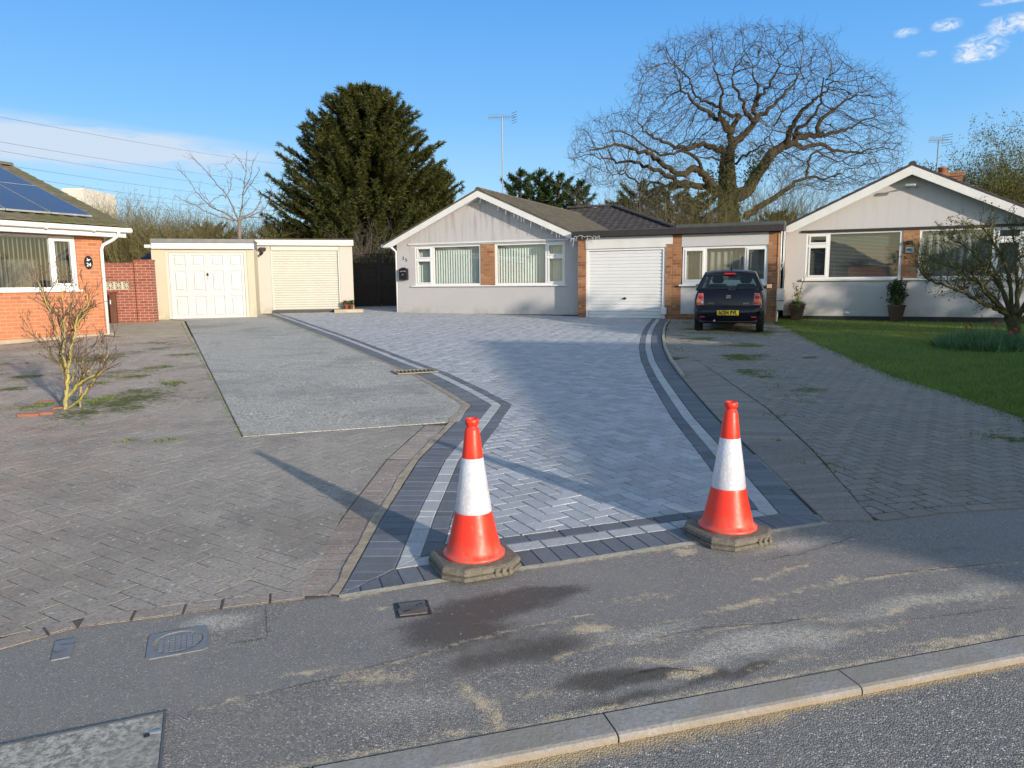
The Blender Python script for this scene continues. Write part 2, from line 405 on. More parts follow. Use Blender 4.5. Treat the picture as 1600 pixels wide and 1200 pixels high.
# ------------------------------------------------------------------ ground surfaces
def clip(poly, win):
    """Sutherland-Hodgman: poly (any) clipped by convex CCW win"""
    out = poly
    n = len(win)
    for i in range(n):
        ax, ay = win[i]; bx, by = win[(i+1) % n]; ex, ey = bx-ax, by-ay
        inp = out; out = []
        if not inp: return []
        px, py = inp[-1]; pd = ex*(py-ay)-ey*(px-ax)
        for (x, y) in inp:
            d = ex*(y-ay)-ey*(x-ax)
            if d >= 0:
                if pd < 0: k = pd/(pd-d); out.append((px+(x-px)*k, py+(y-py)*k))
                out.append((x, y))
            elif pd >= 0: k = pd/(pd-d); out.append((px+(x-px)*k, py+(y-py)*k))
            px, py, pd = x, y, d
    return out
def area(p): return .5*sum(p[i][0]*p[(i+1) % len(p)][1]-p[(i+1) % len(p)][0]*p[i][1] for i in range(len(p)))
def inside(p, x, y):
    c = False; n = len(p); j = n-1
    for i in range(n):
        if (p[i][1] > y) != (p[j][1] > y) and x < (p[j][0]-p[i][0])*(y-p[i][1])/(p[j][1]-p[i][1])+p[i][0]: c = not c
        j = i
    return c
def offset(poly, d):
    """inward miter offset of CCW polygon; d per edge"""
    n = len(poly); out = []
    for i in range(n):
        p0, p1, p2 = poly[i-1], poly[i], poly[(i+1) % n]; d0, d1 = d[(i-1) % n], d[i]
        def nl(a, b): l = math.hypot(b[0]-a[0], b[1]-a[1]); return (-(b[1]-a[1])/l, (b[0]-a[0])/l)
        n0, n1 = nl(p0, p1), nl(p1, p2); det = n0[0]*n1[1]-n0[1]*n1[0]
        if abs(det) < 1e-3: out.append((p1[0]+n1[0]*d1, p1[1]+n1[1]*d1)); continue
        c0 = n0[0]*p1[0]+n0[1]*p1[1]+d0; c1 = n1[0]*p1[0]+n1[1]*p1[1]+d1
        out.append(((c0*n1[1]-c1*n0[1])/det, (n0[0]*c1-n1[0]*c0)/det))
    return out
rg = random.Random(5)
def block(mb, poly, z, col, ch=.0035, sink=.012, joint=.0038):
    """one paver: chamfered top and sides on the sloping ground"""
    if len(poly) < 3: return
    a = area(poly)
    if abs(a) < 2e-4: return
    cx = sum(p[0] for p in poly)/len(poly); cy = sum(p[1] for p in poly)/len(poly)
    def shrink(d):
        out = []
        for x, y in poly:
            l = math.hypot(x-cx, y-cy); k = max(0, 1-d*1.35/max(l, 1e-4)); out.append((cx+(x-cx)*k, cy+(y-cy)*k))
        return out
    o_, i_ = shrink(joint), shrink(joint+ch); n = len(poly)
    dz = rg.uniform(-.0012, .0012); tx, ty = rg.uniform(-.003, .003), rg.uniform(-.003, .003)
    zz = lambda x, y, h: gz(y)+z+h+dz+tx*(x-cx)+ty*(y-cy)
    vs = [(x, y, zz(x, y, -sink)) for x, y in o_]+[(x, y, zz(x, y, -ch*.7)) for x, y in o_]+[(x, y, zz(x, y, 0)) for x, y in i_]
    fs = [tuple(range(2*n, 3*n))]
    for r_ in (0, 1):
        for k in range(n): fs.append((r_*n+k, r_*n+(k+1) % n, (r_+1)*n+(k+1) % n, (r_+1)*n+k))
    mb.add(vs, fs, col)
def in_view(x, y, m=1.6): return abs(x) < .72*y+m and y > 1.2
def herring(mb, poly, ang, org, z, colf, W_=.1, **kw):
    ca, sa = math.cos(R(ang)), math.sin(R(ang))
    loc = [((x-org[0])*ca+(y-org[1])*sa, -(x-org[0])*sa+(y-org[1])*ca) for x, y in poly]
    x0, x1 = min(p[0] for p in loc)/W_-2, max(p[0] for p in loc)/W_+2; y0, y1 = min(p[1] for p in loc)/W_-2, max(p[1] for p in loc)/W_+2
    for j in range(int(y0), int(y1)):
        for i in range(int(x0), int(x1)):
            k = (i-j) % 4
            if k == 0: r_ = (i, j, i+2, j+1)
            elif k == 3: r_ = (i, j, i+1, j+2)
            else: continue
            emit(mb, poly, [((a*W_)*ca-(b*W_)*sa+org[0], (a*W_)*sa+(b*W_)*ca+org[1]) for a, b in ((r_[0], r_[1]), (r_[2], r_[1]), (r_[2], r_[3]), (r_[0], r_[3]))], z, colf, **kw)
def emit(mb, poly, q, z, colf, **kw):
    cx, cy = (q[0][0]+q[2][0])/2, (q[0][1]+q[2][1])/2
    if not in_view(cx, cy): return
    ins = [inside(poly, *p) for p in q]
    mids = [inside(poly, (q[a][0]+q[(a+1) % 4][0])/2, (q[a][1]+q[(a+1) % 4][1])/2) for a in range(4)]
    if all(ins) and all(mids): pp = q
    elif not any(ins) and not any(mids) and not inside(poly, cx, cy): return
    else:
        pp = clip(poly, q)
        if len(pp) < 3: return
    block(mb, pp, z, colf(cx, cy), **kw)
def strip(mb, o_, i_, z, along, colf, runs=None, **kw):
    """courses of blocks between matching offset lines o_ and i_"""
    n = len(o_)
    for e in (runs if runs is not None else range(n)):
        a, b = o_[e], o_[(e+1) % n]; c, d = i_[(e+1) % n], i_[e]
        L = math.hypot(b[0]-a[0], b[1]-a[1])
        if L < .01: continue
        ux, uy = (b[0]-a[0])/L, (b[1]-a[1])/L; nx, ny = -uy, ux; quad = [a, b, c, d]
        ts = [(p[0]-a[0])*ux+(p[1]-a[1])*uy for p in quad]; wd = max((p[0]-a[0])*nx+(p[1]-a[1])*ny for p in quad)+.01
        t0 = math.floor(min(ts)/along)-1; t1 = math.ceil(max(ts)/along)+1
        for k in range(t0, t1):
            q = [(a[0]+ux*t+nx*s_, a[1]+uy*t+ny*s_) for t, s_ in ((k*along, -.01), ((k+1)*along, -.01), ((k+1)*along, wd), (k*along, wd))]
            if not in_view(*q[0]): continue
            pp = clip(quad, q)
            if len(pp) >= 3: block(mb, pp, z, colf(*q[0]), **kw)
def sheet(name, poly, mat_, z, parent=None):
    """thin sheet following the ground, broken where the slope changes"""
    mb = MB(); W2 = 500
    for lo, hi in ((-W2, 3.3), (3.3, 27), (27, 3000)):
        pp = clip(poly, [(-3000, lo), (3000, lo), (3000, hi), (-3000, hi)])
        if len(pp) >= 3: mb.add([(x, y, gz(y)+z) for x, y in pp], [tuple(range(len(pp)))])
    return mb.build(name, mat_, parent)

# --- base earth reaching the horizon
m, t = mat('bare_earth'); o = t.obj(); n1 = t.noise(.35, 6, .65, o)
t.set(t.i['Base Color'], t.mix(t.smooth(n1, .35, .65), (.05, .06, .022), (.09, .075, .045))); t.i['Roughness'].default_value = .95
M['earth'] = m
tag(sheet('ground', [(-2500, -2500), (2500, -2500), (2500, 2800), (-2500, 2800)], M['earth'], -.06), kind='structure')

# --- kerb line frame: s along the kerb, q across it (towards the houses)
KO = (.31, 2.12); KA = math.atan2(2.585-1.98, 1.90+.16); kc, ks = math.cos(KA), math.sin(KA)
def K(s, q): return (KO[0]+s*kc-q*ks, KO[1]+s*ks+q*kc)
def Kinv(x, y): return ((x-KO[0])*kc+(y-KO[1])*ks, -(x-KO[0])*ks+(y-KO[1])*kc)
KW = .125

def tarmac(name, road=False):
    m, t = mat(name); o = t.obj()
    wv = t.vmath('ADD', o, t.vmath('MULTIPLY', t.noise(60, 2, .5, o, out=1), (.006, .006, .006)))
    v1c = t.voro(185 if not road else 150, wv, out=1); v1 = t.voro(185 if not road else 150, wv)
    v2c = t.voro(300, o, out=1); v2 = t.voro(300, o)
    rnd, rnd2 = t.sep(v1c)[0], t.sep(v2c)[0]
    smoothm = t.attr('Smooth') if not road else 0.
    n1 = t.noise(1.7, 6, .65, o); n3 = t.noise(14, 5, .7, o)
    stone = t.ramp(rnd, [(0, (0.145, 0.142, 0.144)), (.35, (0.247, 0.237, 0.233)), (.7, (0.376, 0.351, 0.318)), (.93, (0.546, 0.506, 0.450)), (.985, (1.001, 0.947, 0.838))])
    fine = t.ramp(rnd2, [(0, (0.145, 0.141, 0.142)), (.6, (0.213, 0.204, 0.199)), (.96, (0.290, 0.272, 0.245)), (1, (0.768, 0.701, 0.621))])
    gap = t.smooth(v1, .25, .55, 0., .55)
    stone = t.mix(gap, stone, (0.094, 0.090, 0.093))
    c = t.mix(smoothm, stone, fine)
    c = t.mix(t.lin(n1, .3, .7, 0, .55), c, (0.281, 0.265, 0.245))
    if not road:
        sd = t.attr('Sand'); dk = t.attr('Damp'); pl = t.attr('Pale')
        c = t.mix(t.math('MULTIPLY', pl, .75), c, t.ramp(rnd, [(0, (0.274, 0.256, 0.233)), (.5, (0.495, 0.465, 0.411)), (1, (0.854, 0.783, 0.684))]))
        sm = t.math('MULTIPLY', t.smooth(t.math('ADD', t.math('ADD', sd, t.math('MULTIPLY', t.math('SUBTRACT', rnd2, .5), .35)), t.math('MULTIPLY', t.math('SUBTRACT', t.noise(26, 7, .78, o), .55), 2.1)), .18, .68), 1.)
        c = t.mix(t.math('MULTIPLY', t.smooth(t.math('ADD', dk, t.math('ADD', t.math('MULTIPLY', t.math('SUBTRACT', n3, .5), .8), t.math('MULTIPLY', t.math('SUBTRACT', rnd, .5), .3))), .1, .85), .85), c, (0.077, 0.065, 0.053))
        c = t.mix(t.math('MULTIPLY', sm, t.lin(rnd, .2, .9, .95, .4)), c, t.mix(n3, (0.512, 0.407, 0.264), (0.854, 0.685, 0.450)))
        t.set(t.i['Roughness'], t.math('SUBTRACT', .88, t.math('MULTIPLY', dk, .3)))
    else:
        sd = t.attr('Sand')
        sm = t.smooth(t.math('ADD', sd, t.math('MULTIPLY', t.math('SUBTRACT', t.noise(30, 6, .75, o), .55), 1.4)), .12, .75)
        c = t.mix(t.math('MULTIPLY', sm, .85), c, t.mix(n3, (0.290, 0.212, 0.116), (0.717, 0.555, 0.342)))
        t.i['Roughness'].default_value = .88
    t.set(t.i['Base Color'], c); t.i['Specular IOR Level'].default_value = .35
    h = t.math('SUBTRACT', t.math('MULTIPLY', t.math('SUBTRACT', 1., v1), t.math('SUBTRACT', 1.2, smoothm)), t.math('MULTIPLY', v2, .45))
    t.set(t.i['Normal'], t.bump(h, .8, .008)); return m
M['footpath'] = tarmac('footpath_tarmac'); M['road'] = tarmac('road_tarmac', True)

def fgrid(name, s_list, q_list, zf, fields, mat_):
    vs = []; at = {k: [] for k in fields}
    for q in q_list:
        for s in s_list:
            x, y = K(s, q); vs.append((x, y, zf(x, y, s, q)))
            for k, fn in fields.items(): at[k].append(fn(x, y))
    ns = len(s_list); fs = [(j*ns+i, j*ns+i+1, (j+1)*ns+i+1, (j+1)*ns+i) for j in range(len(q_list)-1) for i in range(ns-1)]
    me = bpy.data.meshes.new(name); me.from_pydata(vs, [], fs); me.materials.append(mat_)
    for k in fields:
        a = me.attributes.new(k, 'FLOAT', 'POINT'); a.data.foreach_set('value', at[k])
    ob = bpy.data.objects.new(name, me); COL.objects.link(ob); return tag(ob, kind='structure')
def seg_d(x, y, pts):
    best = 9
    for (ax, ay), (bx, by) in zip(pts[:-1], pts[1:]):
        ex, ey = bx-ax, by-ay; t_ = max(0, min(1, ((x-ax)*ex+(y-ay)*ey)/(ex*ex+ey*ey+1e-9)))
        best = min(best, math.hypot(x-ax-ex*t_, y-ay-ey*t_))
    return best
def line(*px): return [G(*p) for p in px]
def blob(x, y, c, rs, rq, ang=KA):
    dx_, dy_ = x-c[0], y-c[1]; a = dx_*math.cos(ang)+dy_*math.sin(ang); b = -dx_*math.sin(ang)+dy_*math.cos(ang)
    return max(0., 1-math.sqrt((a/rs)**2+(b/rq)**2))
def fz(x, y, f, s=0.): return mnoise.noise(Vector((x*f, y*f, s)))
# seams where old trenches were filled, sand washed along them
seamA = line((300, 1112), (500, 1065), (600, 1042), (700, 1012), (800, 988), (925, 962))
seamB = line((960, 985), (1100, 962), (1200, 932), (1330, 908), (1450, 893), (1600, 880))
seamC = line((740, 1060), (760, 1100), (782, 1142))
seamD = line((860, 1030), (1000, 1002), (1180, 985), (1350, 962), (1600, 930))
seamE = line((1190, 905), (1290, 872), (1340, 842))
edgeF = line((530, 940), (690, 906), (810, 892), (940, 874), (1060, 856), (1200, 836), (1290, 818))
patchL = (G(330, 975), )
def warp(x, y): return (x+.10*fz(x, y, 2.3, 11)+.04*fz(x, y, 7, 12)+.015*fz(x, y, 20, 13), y+.07*fz(x, y, 2.6, 14)+.03*fz(x, y, 8, 15)+.012*fz(x, y, 22, 16))
def f_sand(x, y):
    x0_, y0_ = x, y; x, y = warp(x, y)
    n = .5+.5*fz(x, y, 2.2); n2 = .5+.5*fz(x, y, 6, 3)
    v = 0
    xw, yw = .3*x+.7*x0_, .25*y+.75*y0_; v = max(v, (1-seg_d(xw, yw, seamA)/.020)*(.35+.75*n2)); v = max(v, (1-seg_d(xw, yw, seamB)/.03)*(.2+.8*n))
    v = max(v, (1-seg_d(x, y, seamC)/.05)*.75); v = max(v, (1-seg_d(x, y, seamD)/.04)*(.2+.8*n2)); v = max(v, (1-seg_d(x0_, y0_, edgeF)/.035)*.8)
    v = max(v, (1-seg_d(x, y, seamE)/.02)*(.3+.6*n))
    for c, a, b, k in (((935, 985), .16, .07, .8), ((1075, 1052), .14, .055, 1.25), ((1015, 1030), .2, .05, .5), ((590, 1062), .3, .08, .45), ((480, 1060), .2, .04, .45), ((360, 1100), .12, .03, .4),
                       ((1170, 945), .28, .05, .65), ((1300, 905), .3, .06, .4), ((1060, 868), .12, .06, .65), ((640, 965), .1, .06, .5), ((1000, 935), .4, .06, .3), ((735, 1140), .2, .07, .4), ((1500, 1000), .5, .05, .55), ((1240, 1035), .5, .04, .4), ((600, 945), .1, .03, .5),
                       ((230, 1010), .05, .05, .5), ((1350, 985), .5, .06, .4), ((1450, 940), .6, .05, .3), ((90, 1010), .3, .03, .3), ((1210, 860), .25, .08, .35), ((830, 1090), .25, .05, .35)):
        v = max(v, blob(x, y, G(*c), a, b)*k*1.6)
    s_, q_ = Kinv(x0_, y0_)
    v = max(v, (1-abs(q_-KW-.01)/.045)*(.45+.5*n)); v = max(v, .10*n+.16*max(0., fz(x, y, 1.1, 31)+.1)+.10*(x > .5)*n2)
    return max(0, min(1, v))
def f_damp_shade(x, y):
    x, y = warp(x, y)
    v = 0; n = fz(x, y, 3.1, 7)*.25+fz(x, y, 9, 2)*.12
    for c, a, b, k in (((790, 945), .40, .15, 1.0), ((690, 985), .36, .13, .9), ((900, 925), .22, .08, .5), ((960, 1062), .30, .075, 1.), ((1110, 1058), .16, .06, .9), ((850, 1015), .35, .10, .5), ((740, 1000), .35, .12, .5), ((760, 1040), .3, .1, .35), ((1180, 1045), .12, .04, .9), ((980, 1092), .3, .04, .6), ((1280, 985), .3, .03, .35), ((1500, 860), .5, .1, .25)):  # wet patches; the faint far right one paints shade into the tarmac
        v += blob(x, y, G(*c), a, b)**.7*1.3*k
    return max(0, min(1, v+n*min(1, v*3)))
def side(x, y, pts):
    """signed distance-like: >0 on the house side of a roughly left-to-right polyline"""
    for (ax, ay), (bx, by) in zip(pts[:-1], pts[1:]):
        if x <= bx or (bx, by) == pts[-1]: return (y-ay)*(bx-ax)-(x-ax)*(by-ay) > 0
def f_smooth(x, y):
    s_, q_ = Kinv(x, y)
    if x < seamA[-1][0]: base = 1. if side(x, y, [(-9, seamA[0][1]-2.55)]+seamA) else 0.
    else: base = 1. if (side(x, y, seamB) and not side(x, y, line((1000, 880), (1200, 900), (1400, 878), (1600, 858)))) else .35
    if -1.24 < x < -.98 and y > 2.72: base = .1
    if x > 2.4 and y > 3.4: base = .9
    return base
def f_pale(x, y):
    x, y = warp(x, y)
    v = 0
    px = G(1180, 1010); v = max(v, blob(x, y, px, .5, .09)*1.5); v = max(v, blob(x, y, G(1010, 990), .3, .07)*.8); v = max(v, blob(x, y, G(1450, 940), .7, .09)*1.0)
    v = max(v, blob(x, y, G(1230, 855), .35, .10)*.9); v = max(v, blob(x, y, G(340, 975), .16, .09)*1.4); v = max(v, blob(x, y, G(650, 1100), .35, .12)*.5)
    return min(.8, v)
s_l = list(np.arange(-2.6, 3.6, .022)); s_l = [-40, -20, -8, -4]+s_l+[4.5, 6, 9, 20, 40]
q_l = [KW+.002]+list(np.arange(.15, 1.95, .022))+[2.3, 2.9]
fgrid('footpath', [float(a) for a in s_l], [float(a) for a in q_l], lambda x, y, s, q: gz(y)+.0015*fz(x, y, 1.5)+.006, {'Sand': f_sand, 'Damp': f_damp_shade, 'Smooth': f_smooth, 'Pale': f_pale}, M['footpath'])
def r_sand(x, y):
    s_, q_ = Kinv(x, y); n = .5+.5*fz(x, y, 2.5)
    w_ = .05+.035*fz(x, y, 1.3, 4)+(.05 if -.6 < s_ < .6 else 0.)
    return max(0, min(1, (1+q_/w_)*(.75+.4*n)+.04))
q_r = [-9, -5, -3, -1.5, -.8]+[float(a) for a in np.arange(-.6, .001, .02)]
fgrid('road', [float(a) for a in s_l], q_r, lambda x, y, s, q: -.019, {'Sand': r_sand}, M['road'])

# hairline cracks and saw cuts in the old tarmac
M['crack'] = simple('dark_crack', (.03, .028, .025), .95, var=.3, scale=30)
def crack(px, w_=.0028, jit=.012, seed=1):
    P_ = line(*px); rc = random.Random(seed); mb = MB(); pts_ = []
    for a, b in zip(P_[:-1], P_[1:]):
        n = max(2, int(math.dist(a, b)/.018))
        for k in range(n): t_ = k/n; x, y = a[0]+(b[0]-a[0])*t_, a[1]+(b[1]-a[1])*t_; pts_.append((x+jit*fz(x, y, 18, seed), y+jit*fz(x, y, 17, seed+5)))
    vs = []
    for i, (x, y) in enumerate(pts_): h = w_*rc.uniform(.3, 1.1)*min(1, 4*i/len(pts_), 4*(len(pts_)-i)/len(pts_))+.0003; vs += [(x-h*.3, y-h, gz(y)+.0095), (x+h*.3, y+h, gz(y)+.0095)]
    mb.add(vs, [(2*i, 2*i+2, 2*i+3, 2*i+1) for i in range(len(pts_)-1)]); return tag(mb.build('crack', M['crack']), kind='structure')
crack([(1330, 826), (1342, 838), (1310, 850), (1250, 868), (1180, 880)], .003, .015, 1); crack([(1000, 1006), (1100, 985), (1200, 978), (1320, 962)], .0022, .01, 2)
crack([(1340, 906), (1480, 890), (1600, 878)], .0025, .012, 3); crack([(960, 1064), (1030, 1050), (1100, 1052)], .004, .02, 4); crack([(415, 948), (418, 1000), (330, 1014)], .0018, .006, 5); crack([(300, 1113), (500, 1067), (700, 1014), (900, 968)], .0016, .006, 6); crack([(1400, 975), (1500, 962), (1600, 950)], .002, .012, 7)
# --- kerb stones
m, t = mat('kerb_concrete'); o = t.obj(); n1 = t.noise(70, 4, .7, o); n2 = t.noise(3, 5, .6, o); z_ = t.sep(o)[2]
c = t.mix(t.lin(n1, .3, .7), (.21, .20, .195), (.36, .345, .33)); c = t.mix(t.smooth(n2, .4, .6, 0, .7), c, (.24, .215, .18))
c = t.mix(t.math('MULTIPLY', t.smooth(z_, -.02, .004, 1, 0), t.smooth(t.noise(20, 5, .7, o), .35, .6, .25, .8)), c, (.27, .21, .135))
t.set(t.i['Base Color'], c); t.i['Roughness'].default_value = .9; t.set(t.i['Normal'], t.bump(n1, .5, .006)); M['kerb'] = m
s0 = Kinv(.32, 2.14)[0]
mb = MB()
for k in range(-14, 15):
    a = s0+k*.915; b = a+.909
    prof = [(-.004, -.12), (0, -.028), (.0, -.006), (.006, .003), (.018, .007), (KW-.006, .009), (KW, .004), (KW, -.12)]
    for (q0, z0), (q1, z1) in zip(prof[:-1], prof[1:]):
        p = [(*K(a, q0), z0), (*K(b, q0), z0), (*K(b, q1), z1), (*K(a, q1), z1)]; mb.add(p, [(0, 1, 2, 3)])
    for e in (a, b): mb.add([(*K(e, q), z) for q, z in prof], [tuple(range(len(prof)))])
tag(mb.build('kerb', M['kerb']), kind='structure')

# --- the new driveway
D_LEFT = [(-.79, 3.175), (-.775, 3.55), (-.775, 4.23), (-.72, 5.54), (-.56, 6.7), (-.43, 7.72), (-.76, 8.66), (-1.25, 9.91), (-1.83, 11.11), (-2.71, 13.02), (-3.77, 15.29), (-5.15, 18.11), (-6.84, 21.6), (-7.85, 23.55)]
D_FRONT = [(-.35, 3.345), (.02, 3.475), (.45, 3.62), (.88, 3.77), (1.42, 3.955)]
D_RIGHT = [(1.77, 4.08), (1.85, 5.27), (1.95, 6.97), (2.06, 8.18), (2.2, 9.59), (2.39, 11.2), (2.65, 12.91), (2.96, 14.57), (3.30, 16.2), (3.70, 17.9), (4.06, 19.3), (4.3, 20.3)]
LEFT = [D_LEFT[0], D_LEFT[2], D_LEFT[3], D_LEFT[4], D_LEFT[5]]+D_LEFT[6:]
outer = [LEFT[0]]+[D_RIGHT[0]]+D_RIGHT[1:]+[(3.2, 31), (-7.0, 31), (-7.9, 24.1)]+LEFT[:0:-1]
n_ = len(outer); iR = len(D_RIGHT)          # edges: 0 front, 1..iR right side, then back, then left side
bord = [i for i in range(n_) if i < iR or i >= iR+3]
def dist_list(d): return [d if i in bord else 0. for i in range(n_)]
o0 = outer; o1 = offset(outer, dist_list(.205)); o2 = offset(outer, dist_list(.31)); o3 = offset(outer, dist_list(.415))
def g_char(x, y): k = rg.uniform(.85, 1.2); return (.125*k, .137*k, .16*k)
def g_light(x, y): k = rg.uniform(.92, 1.08); return (.40*k, .41*k, .42*k)
def g_drive(x, y):
    k = rg.choice([.35, .37, .39, .41, .44])*rg.uniform(.95, 1.05); return (k*.97, k, k*1.06)
M['paver_new'] = paver_mat('new_pavers', weather=.12, blotch=(.30, .30, .31), smooth=True)
M['joint'] = simple('jointing_sand', (.07, .07, .07), .95, var=.3, scale=30)
bed = sheet('driveway', outer, M['joint'], .0005); tag(bed, kind='structure')
mb = MB(); herring(mb, o3, 29, (.86, 4.5), .012, g_drive); mb.build('herringbone_pavers', M['paver_new'], bed)
mb = MB(); strip(mb, o0, o1, .012, .1, g_char, bord); strip(mb, o2, o3, .012, .2, g_char, bord); mb.build('charcoal_border', M['paver_new'], bed)
mb = MB(); strip(mb, o1, o2, .012, .2, g_light, bord); mb.build('pale_border', M['paver_new'], bed)
# mortar haunch along the road edge and the left side
M['mortar'] = simple('pale_mortar', (.34, .31, .26), .95, var=.25, scale=14, bump=.6)
M['mortar_brown'] = simple('brown_mortar', (.30, .25, .19), .95, var=.3, scale=14, bump=.6)
mb = MB(); fr = [outer[0]]+D_FRONT+[D_RIGHT[0]]
for a, b in zip(fr[:-1], fr[1:]):
    wd = .035; nx, ny = (b[1]-a[1]), -(b[0]-a[0]); l = math.hypot(nx, ny); nx, ny = nx/l*wd, ny/l*wd
    mb.add([(a[0], a[1], gz(a[1])+.0125), (b[0], b[1], gz(b[1])+.0125), (b[0]+nx, b[1]+ny, gz(b[1])+.0075), (a[0]+nx, a[1]+ny, gz(a[1])+.0075)], [(3, 2, 1, 0)])
tag(mb.build('mortar_haunch', M['mortar']), kind='structure')
mb = MB(); ll = LEFT[1:]+[]
ll = [LEFT[0]]+LEFT[1:]
for i, (a, b) in enumerate(zip(ll[:-1], ll[1:])):
    nseg = max(2, int(math.dist(a, b)/.15))
    for k in range(nseg):
        def pt(t_):
            x, y = a[0]+(b[0]-a[0])*t_, a[1]+(b[1]-a[1])*t_; nx, ny = -(b[1]-a[1]), (b[0]-a[0]); l = math.hypot(nx, ny)
            wd = .055+.03*fz(x, y, 3, 9)+(.03 if 7 < y < 10.2 else 0); return (x, y), (x+nx/l*wd, y+ny/l*wd)
        p, q = pt(k/nseg), pt((k+1)/nseg)
        mb.add([(p[0][0], p[0][1], gz(p[0][1])+.012), (q[0][0], q[0][1], gz(q[0][1])+.012), (q[1][0], q[1][1], gz(q[1][1])+.017), (p[1][0], p[1][1], gz(p[1][1])+.017)], [(0, 1, 2, 3)])
tag(mb.build('mortar_fillet', M['mortar_brown']), kind='structure')
# white upstand edging on the far right curve
mb = MB(); rr = [(2.21, 9.6), (2.40, 11.2), (2.66, 12.91), (2.97, 14.57), (3.31, 16.2), (3.71, 17.9), (4.02, 19.0)]
for a, b in zip(rr[:-1], rr[1:]):
    nx, ny = (b[1]-a[1]), -(b[0]-a[0]); l = math.hypot(nx, ny); nx, ny = nx/l*.05, ny/l*.05
    mb.prism_z([(a[0], a[1]), (a[0]+nx, a[1]+ny), (b[0]+nx, b[1]+ny), (b[0], b[1])], lambda x, y: gz(y)-.03, lambda x, y: gz(y)+.045)
tag(mb.build('edging_strip', M['mortar']), kind='structure')

# --- neighbour's concrete drive and path
m, t = mat('exposed_concrete'); o = t.obj(); n1 = t.noise(95, 4, .75, o); n2 = t.noise(1.3, 6, .65, o); n3 = t.noise(9, 5, .65, o); x_, y_, z_ = t.sep(o)
n1 = t.noise(42, 6, .8, o); c = t.mix(t.smooth(n1, .40, .60), (0.182, 0.175, 0.159), (0.635, 0.611, 0.563)); c = t.mix(t.smooth(n2, .35, .7, 0, .6), c, (0.374, 0.361, 0.329))
c = t.mix(t.smooth(n3, .45, .75, 0, .6), c, (0.227, 0.217, 0.197)); c = t.mix(t.smooth(t.voro(30, o), .05, .14, .5, 0), c, (0.680, 0.644, 0.573))
c = t.mix(t.smooth(t.noise(.7, 6, .7, o, .6), .48, .62, 0, .45), c, (0.192, 0.183, 0.170)); t.set(t.i['Base Color'], c); t.i['Roughness'].default_value = .92; t.set(t.i['Normal'], t.bump(n1, 1., .014)); M['concrete'] = m
slabs = tag(thing('concrete_driveway', None, None, (-4, 12, 0)), kind='structure')
A_, B_, C_, D_ = (-9.05, 20.6), (-2.36, 6.36), (-.50, 6.93), (-7.95, 23.7)
SL = [A_, B_, C_, (-.46, 7.74), (-.79, 8.66), (-1.28, 9.91), (-1.86, 11.11), (-2.74, 13.02), (-3.8, 15.29), (-5.18, 18.11), (-6.87, 21.6), D_, (-10.1, 21.6)]
SL = SL[::-1]; SL = SL if area(SL) > 0 else SL[::-1]
cuts = [2.0, 10.9, 14.6, 18.3, 30]
for y0, y1 in zip(cuts[:-1], cuts[1:]):
    pp = clip(SL, [(-20, y0+.012+(.22*20)), (5, y0+.012-(.22*5)), (5, y1-.012-(.22*5)), (-20, y1-.012+.22*20)])
    if len(pp) > 2:
        mb = MB(); cx = sum(p[0] for p in pp)/len(pp); cy = sum(p[1] for p in pp)/len(pp)
        mb.prism_z(pp, lambda x, y: gz(y)-.05, lambda x, y: gz(y)+.0135); ob = mb.build('concrete_bay', M['concrete'], None); ob.parent = slabs; ob.location = (4, -12, 0)
M['concrete_pale'] = simple('pale_concrete', (.40, .34, .25), .92, var=.2, scale=3, bump=.4)
tag(sheet('concrete_path', [(-9.2, 16.45), (-8.3, 15.95), (-6.82, 15.77), (-9.07, 20.55), (-10.15, 21.5), (-12, 21.5), (-12, 17)][::-1] if area([(-9.2, 16.45), (-8.3, 15.95), (-6.82, 15.77), (-9.07, 20.55), (-10.15, 21.5), (-12, 21.5), (-12, 17)]) < 0 else [(-9.2, 16.45), (-8.3, 15.95), (-6.82, 15.77), (-9.07, 20.55), (-10.15, 21.5), (-12, 21.5), (-12, 17)], M['concrete_pale'], .008), kind='structure')

# --- old paving in front of the left house
P_L = [(-.80, 3.17), (-.97, 3.13), (-1.27, 3.04), (-1.58, 2.95), (-1.80, 2.88), (-2.0, 2.70), (-3.2, 2.25), (-9, .3), (-14.5, 4.5), (-10.35, 14.2), (-9.15, 16.2), (-8.3, 15.9), (-6.785, 15.75), (-2.35, 6.34), (-.60, 6.86), (-.76, 5.54), (-.81, 4.23)]
P_L = P_L[::-1] if area(P_L) < 0 else P_L
def tint_old(x, y):
    k = rg.uniform(.85, 1.15); b_ = .5+.5*fz(x, y, .5); red = max(0, min(1, (-x-1.6)*.5-(y-3)*.12))*rg.uniform(.3, 1)
    k = .93+(k-1)*.5; return ((.44+.08*red)*k, (.405-.03*red)*k, (.365-.05*red)*k)
def tint_edge(x, y): k = rg.uniform(.85, 1.15); return (.42*k, .34*k, .30*k)
M['paver_old'] = paver_mat('old_pavers', weather=.75, lichen=.8, moss=1., blotch=(.50, .45, .405))
M['joint_old'] = simple('old_joint', (.075, .068, .058), .95, var=.4, scale=20)
bedl = tag(sheet('old_left_paving', P_L, M['joint_old'], .0112), kind='structure')
def moss_attr(ob, fn):
    me = ob.data; a = me.attributes.new('Moss', 'FLOAT', 'POINT'); a.data.foreach_set('value', [fn(v.co.x, v.co.y) for v in me.vertices])
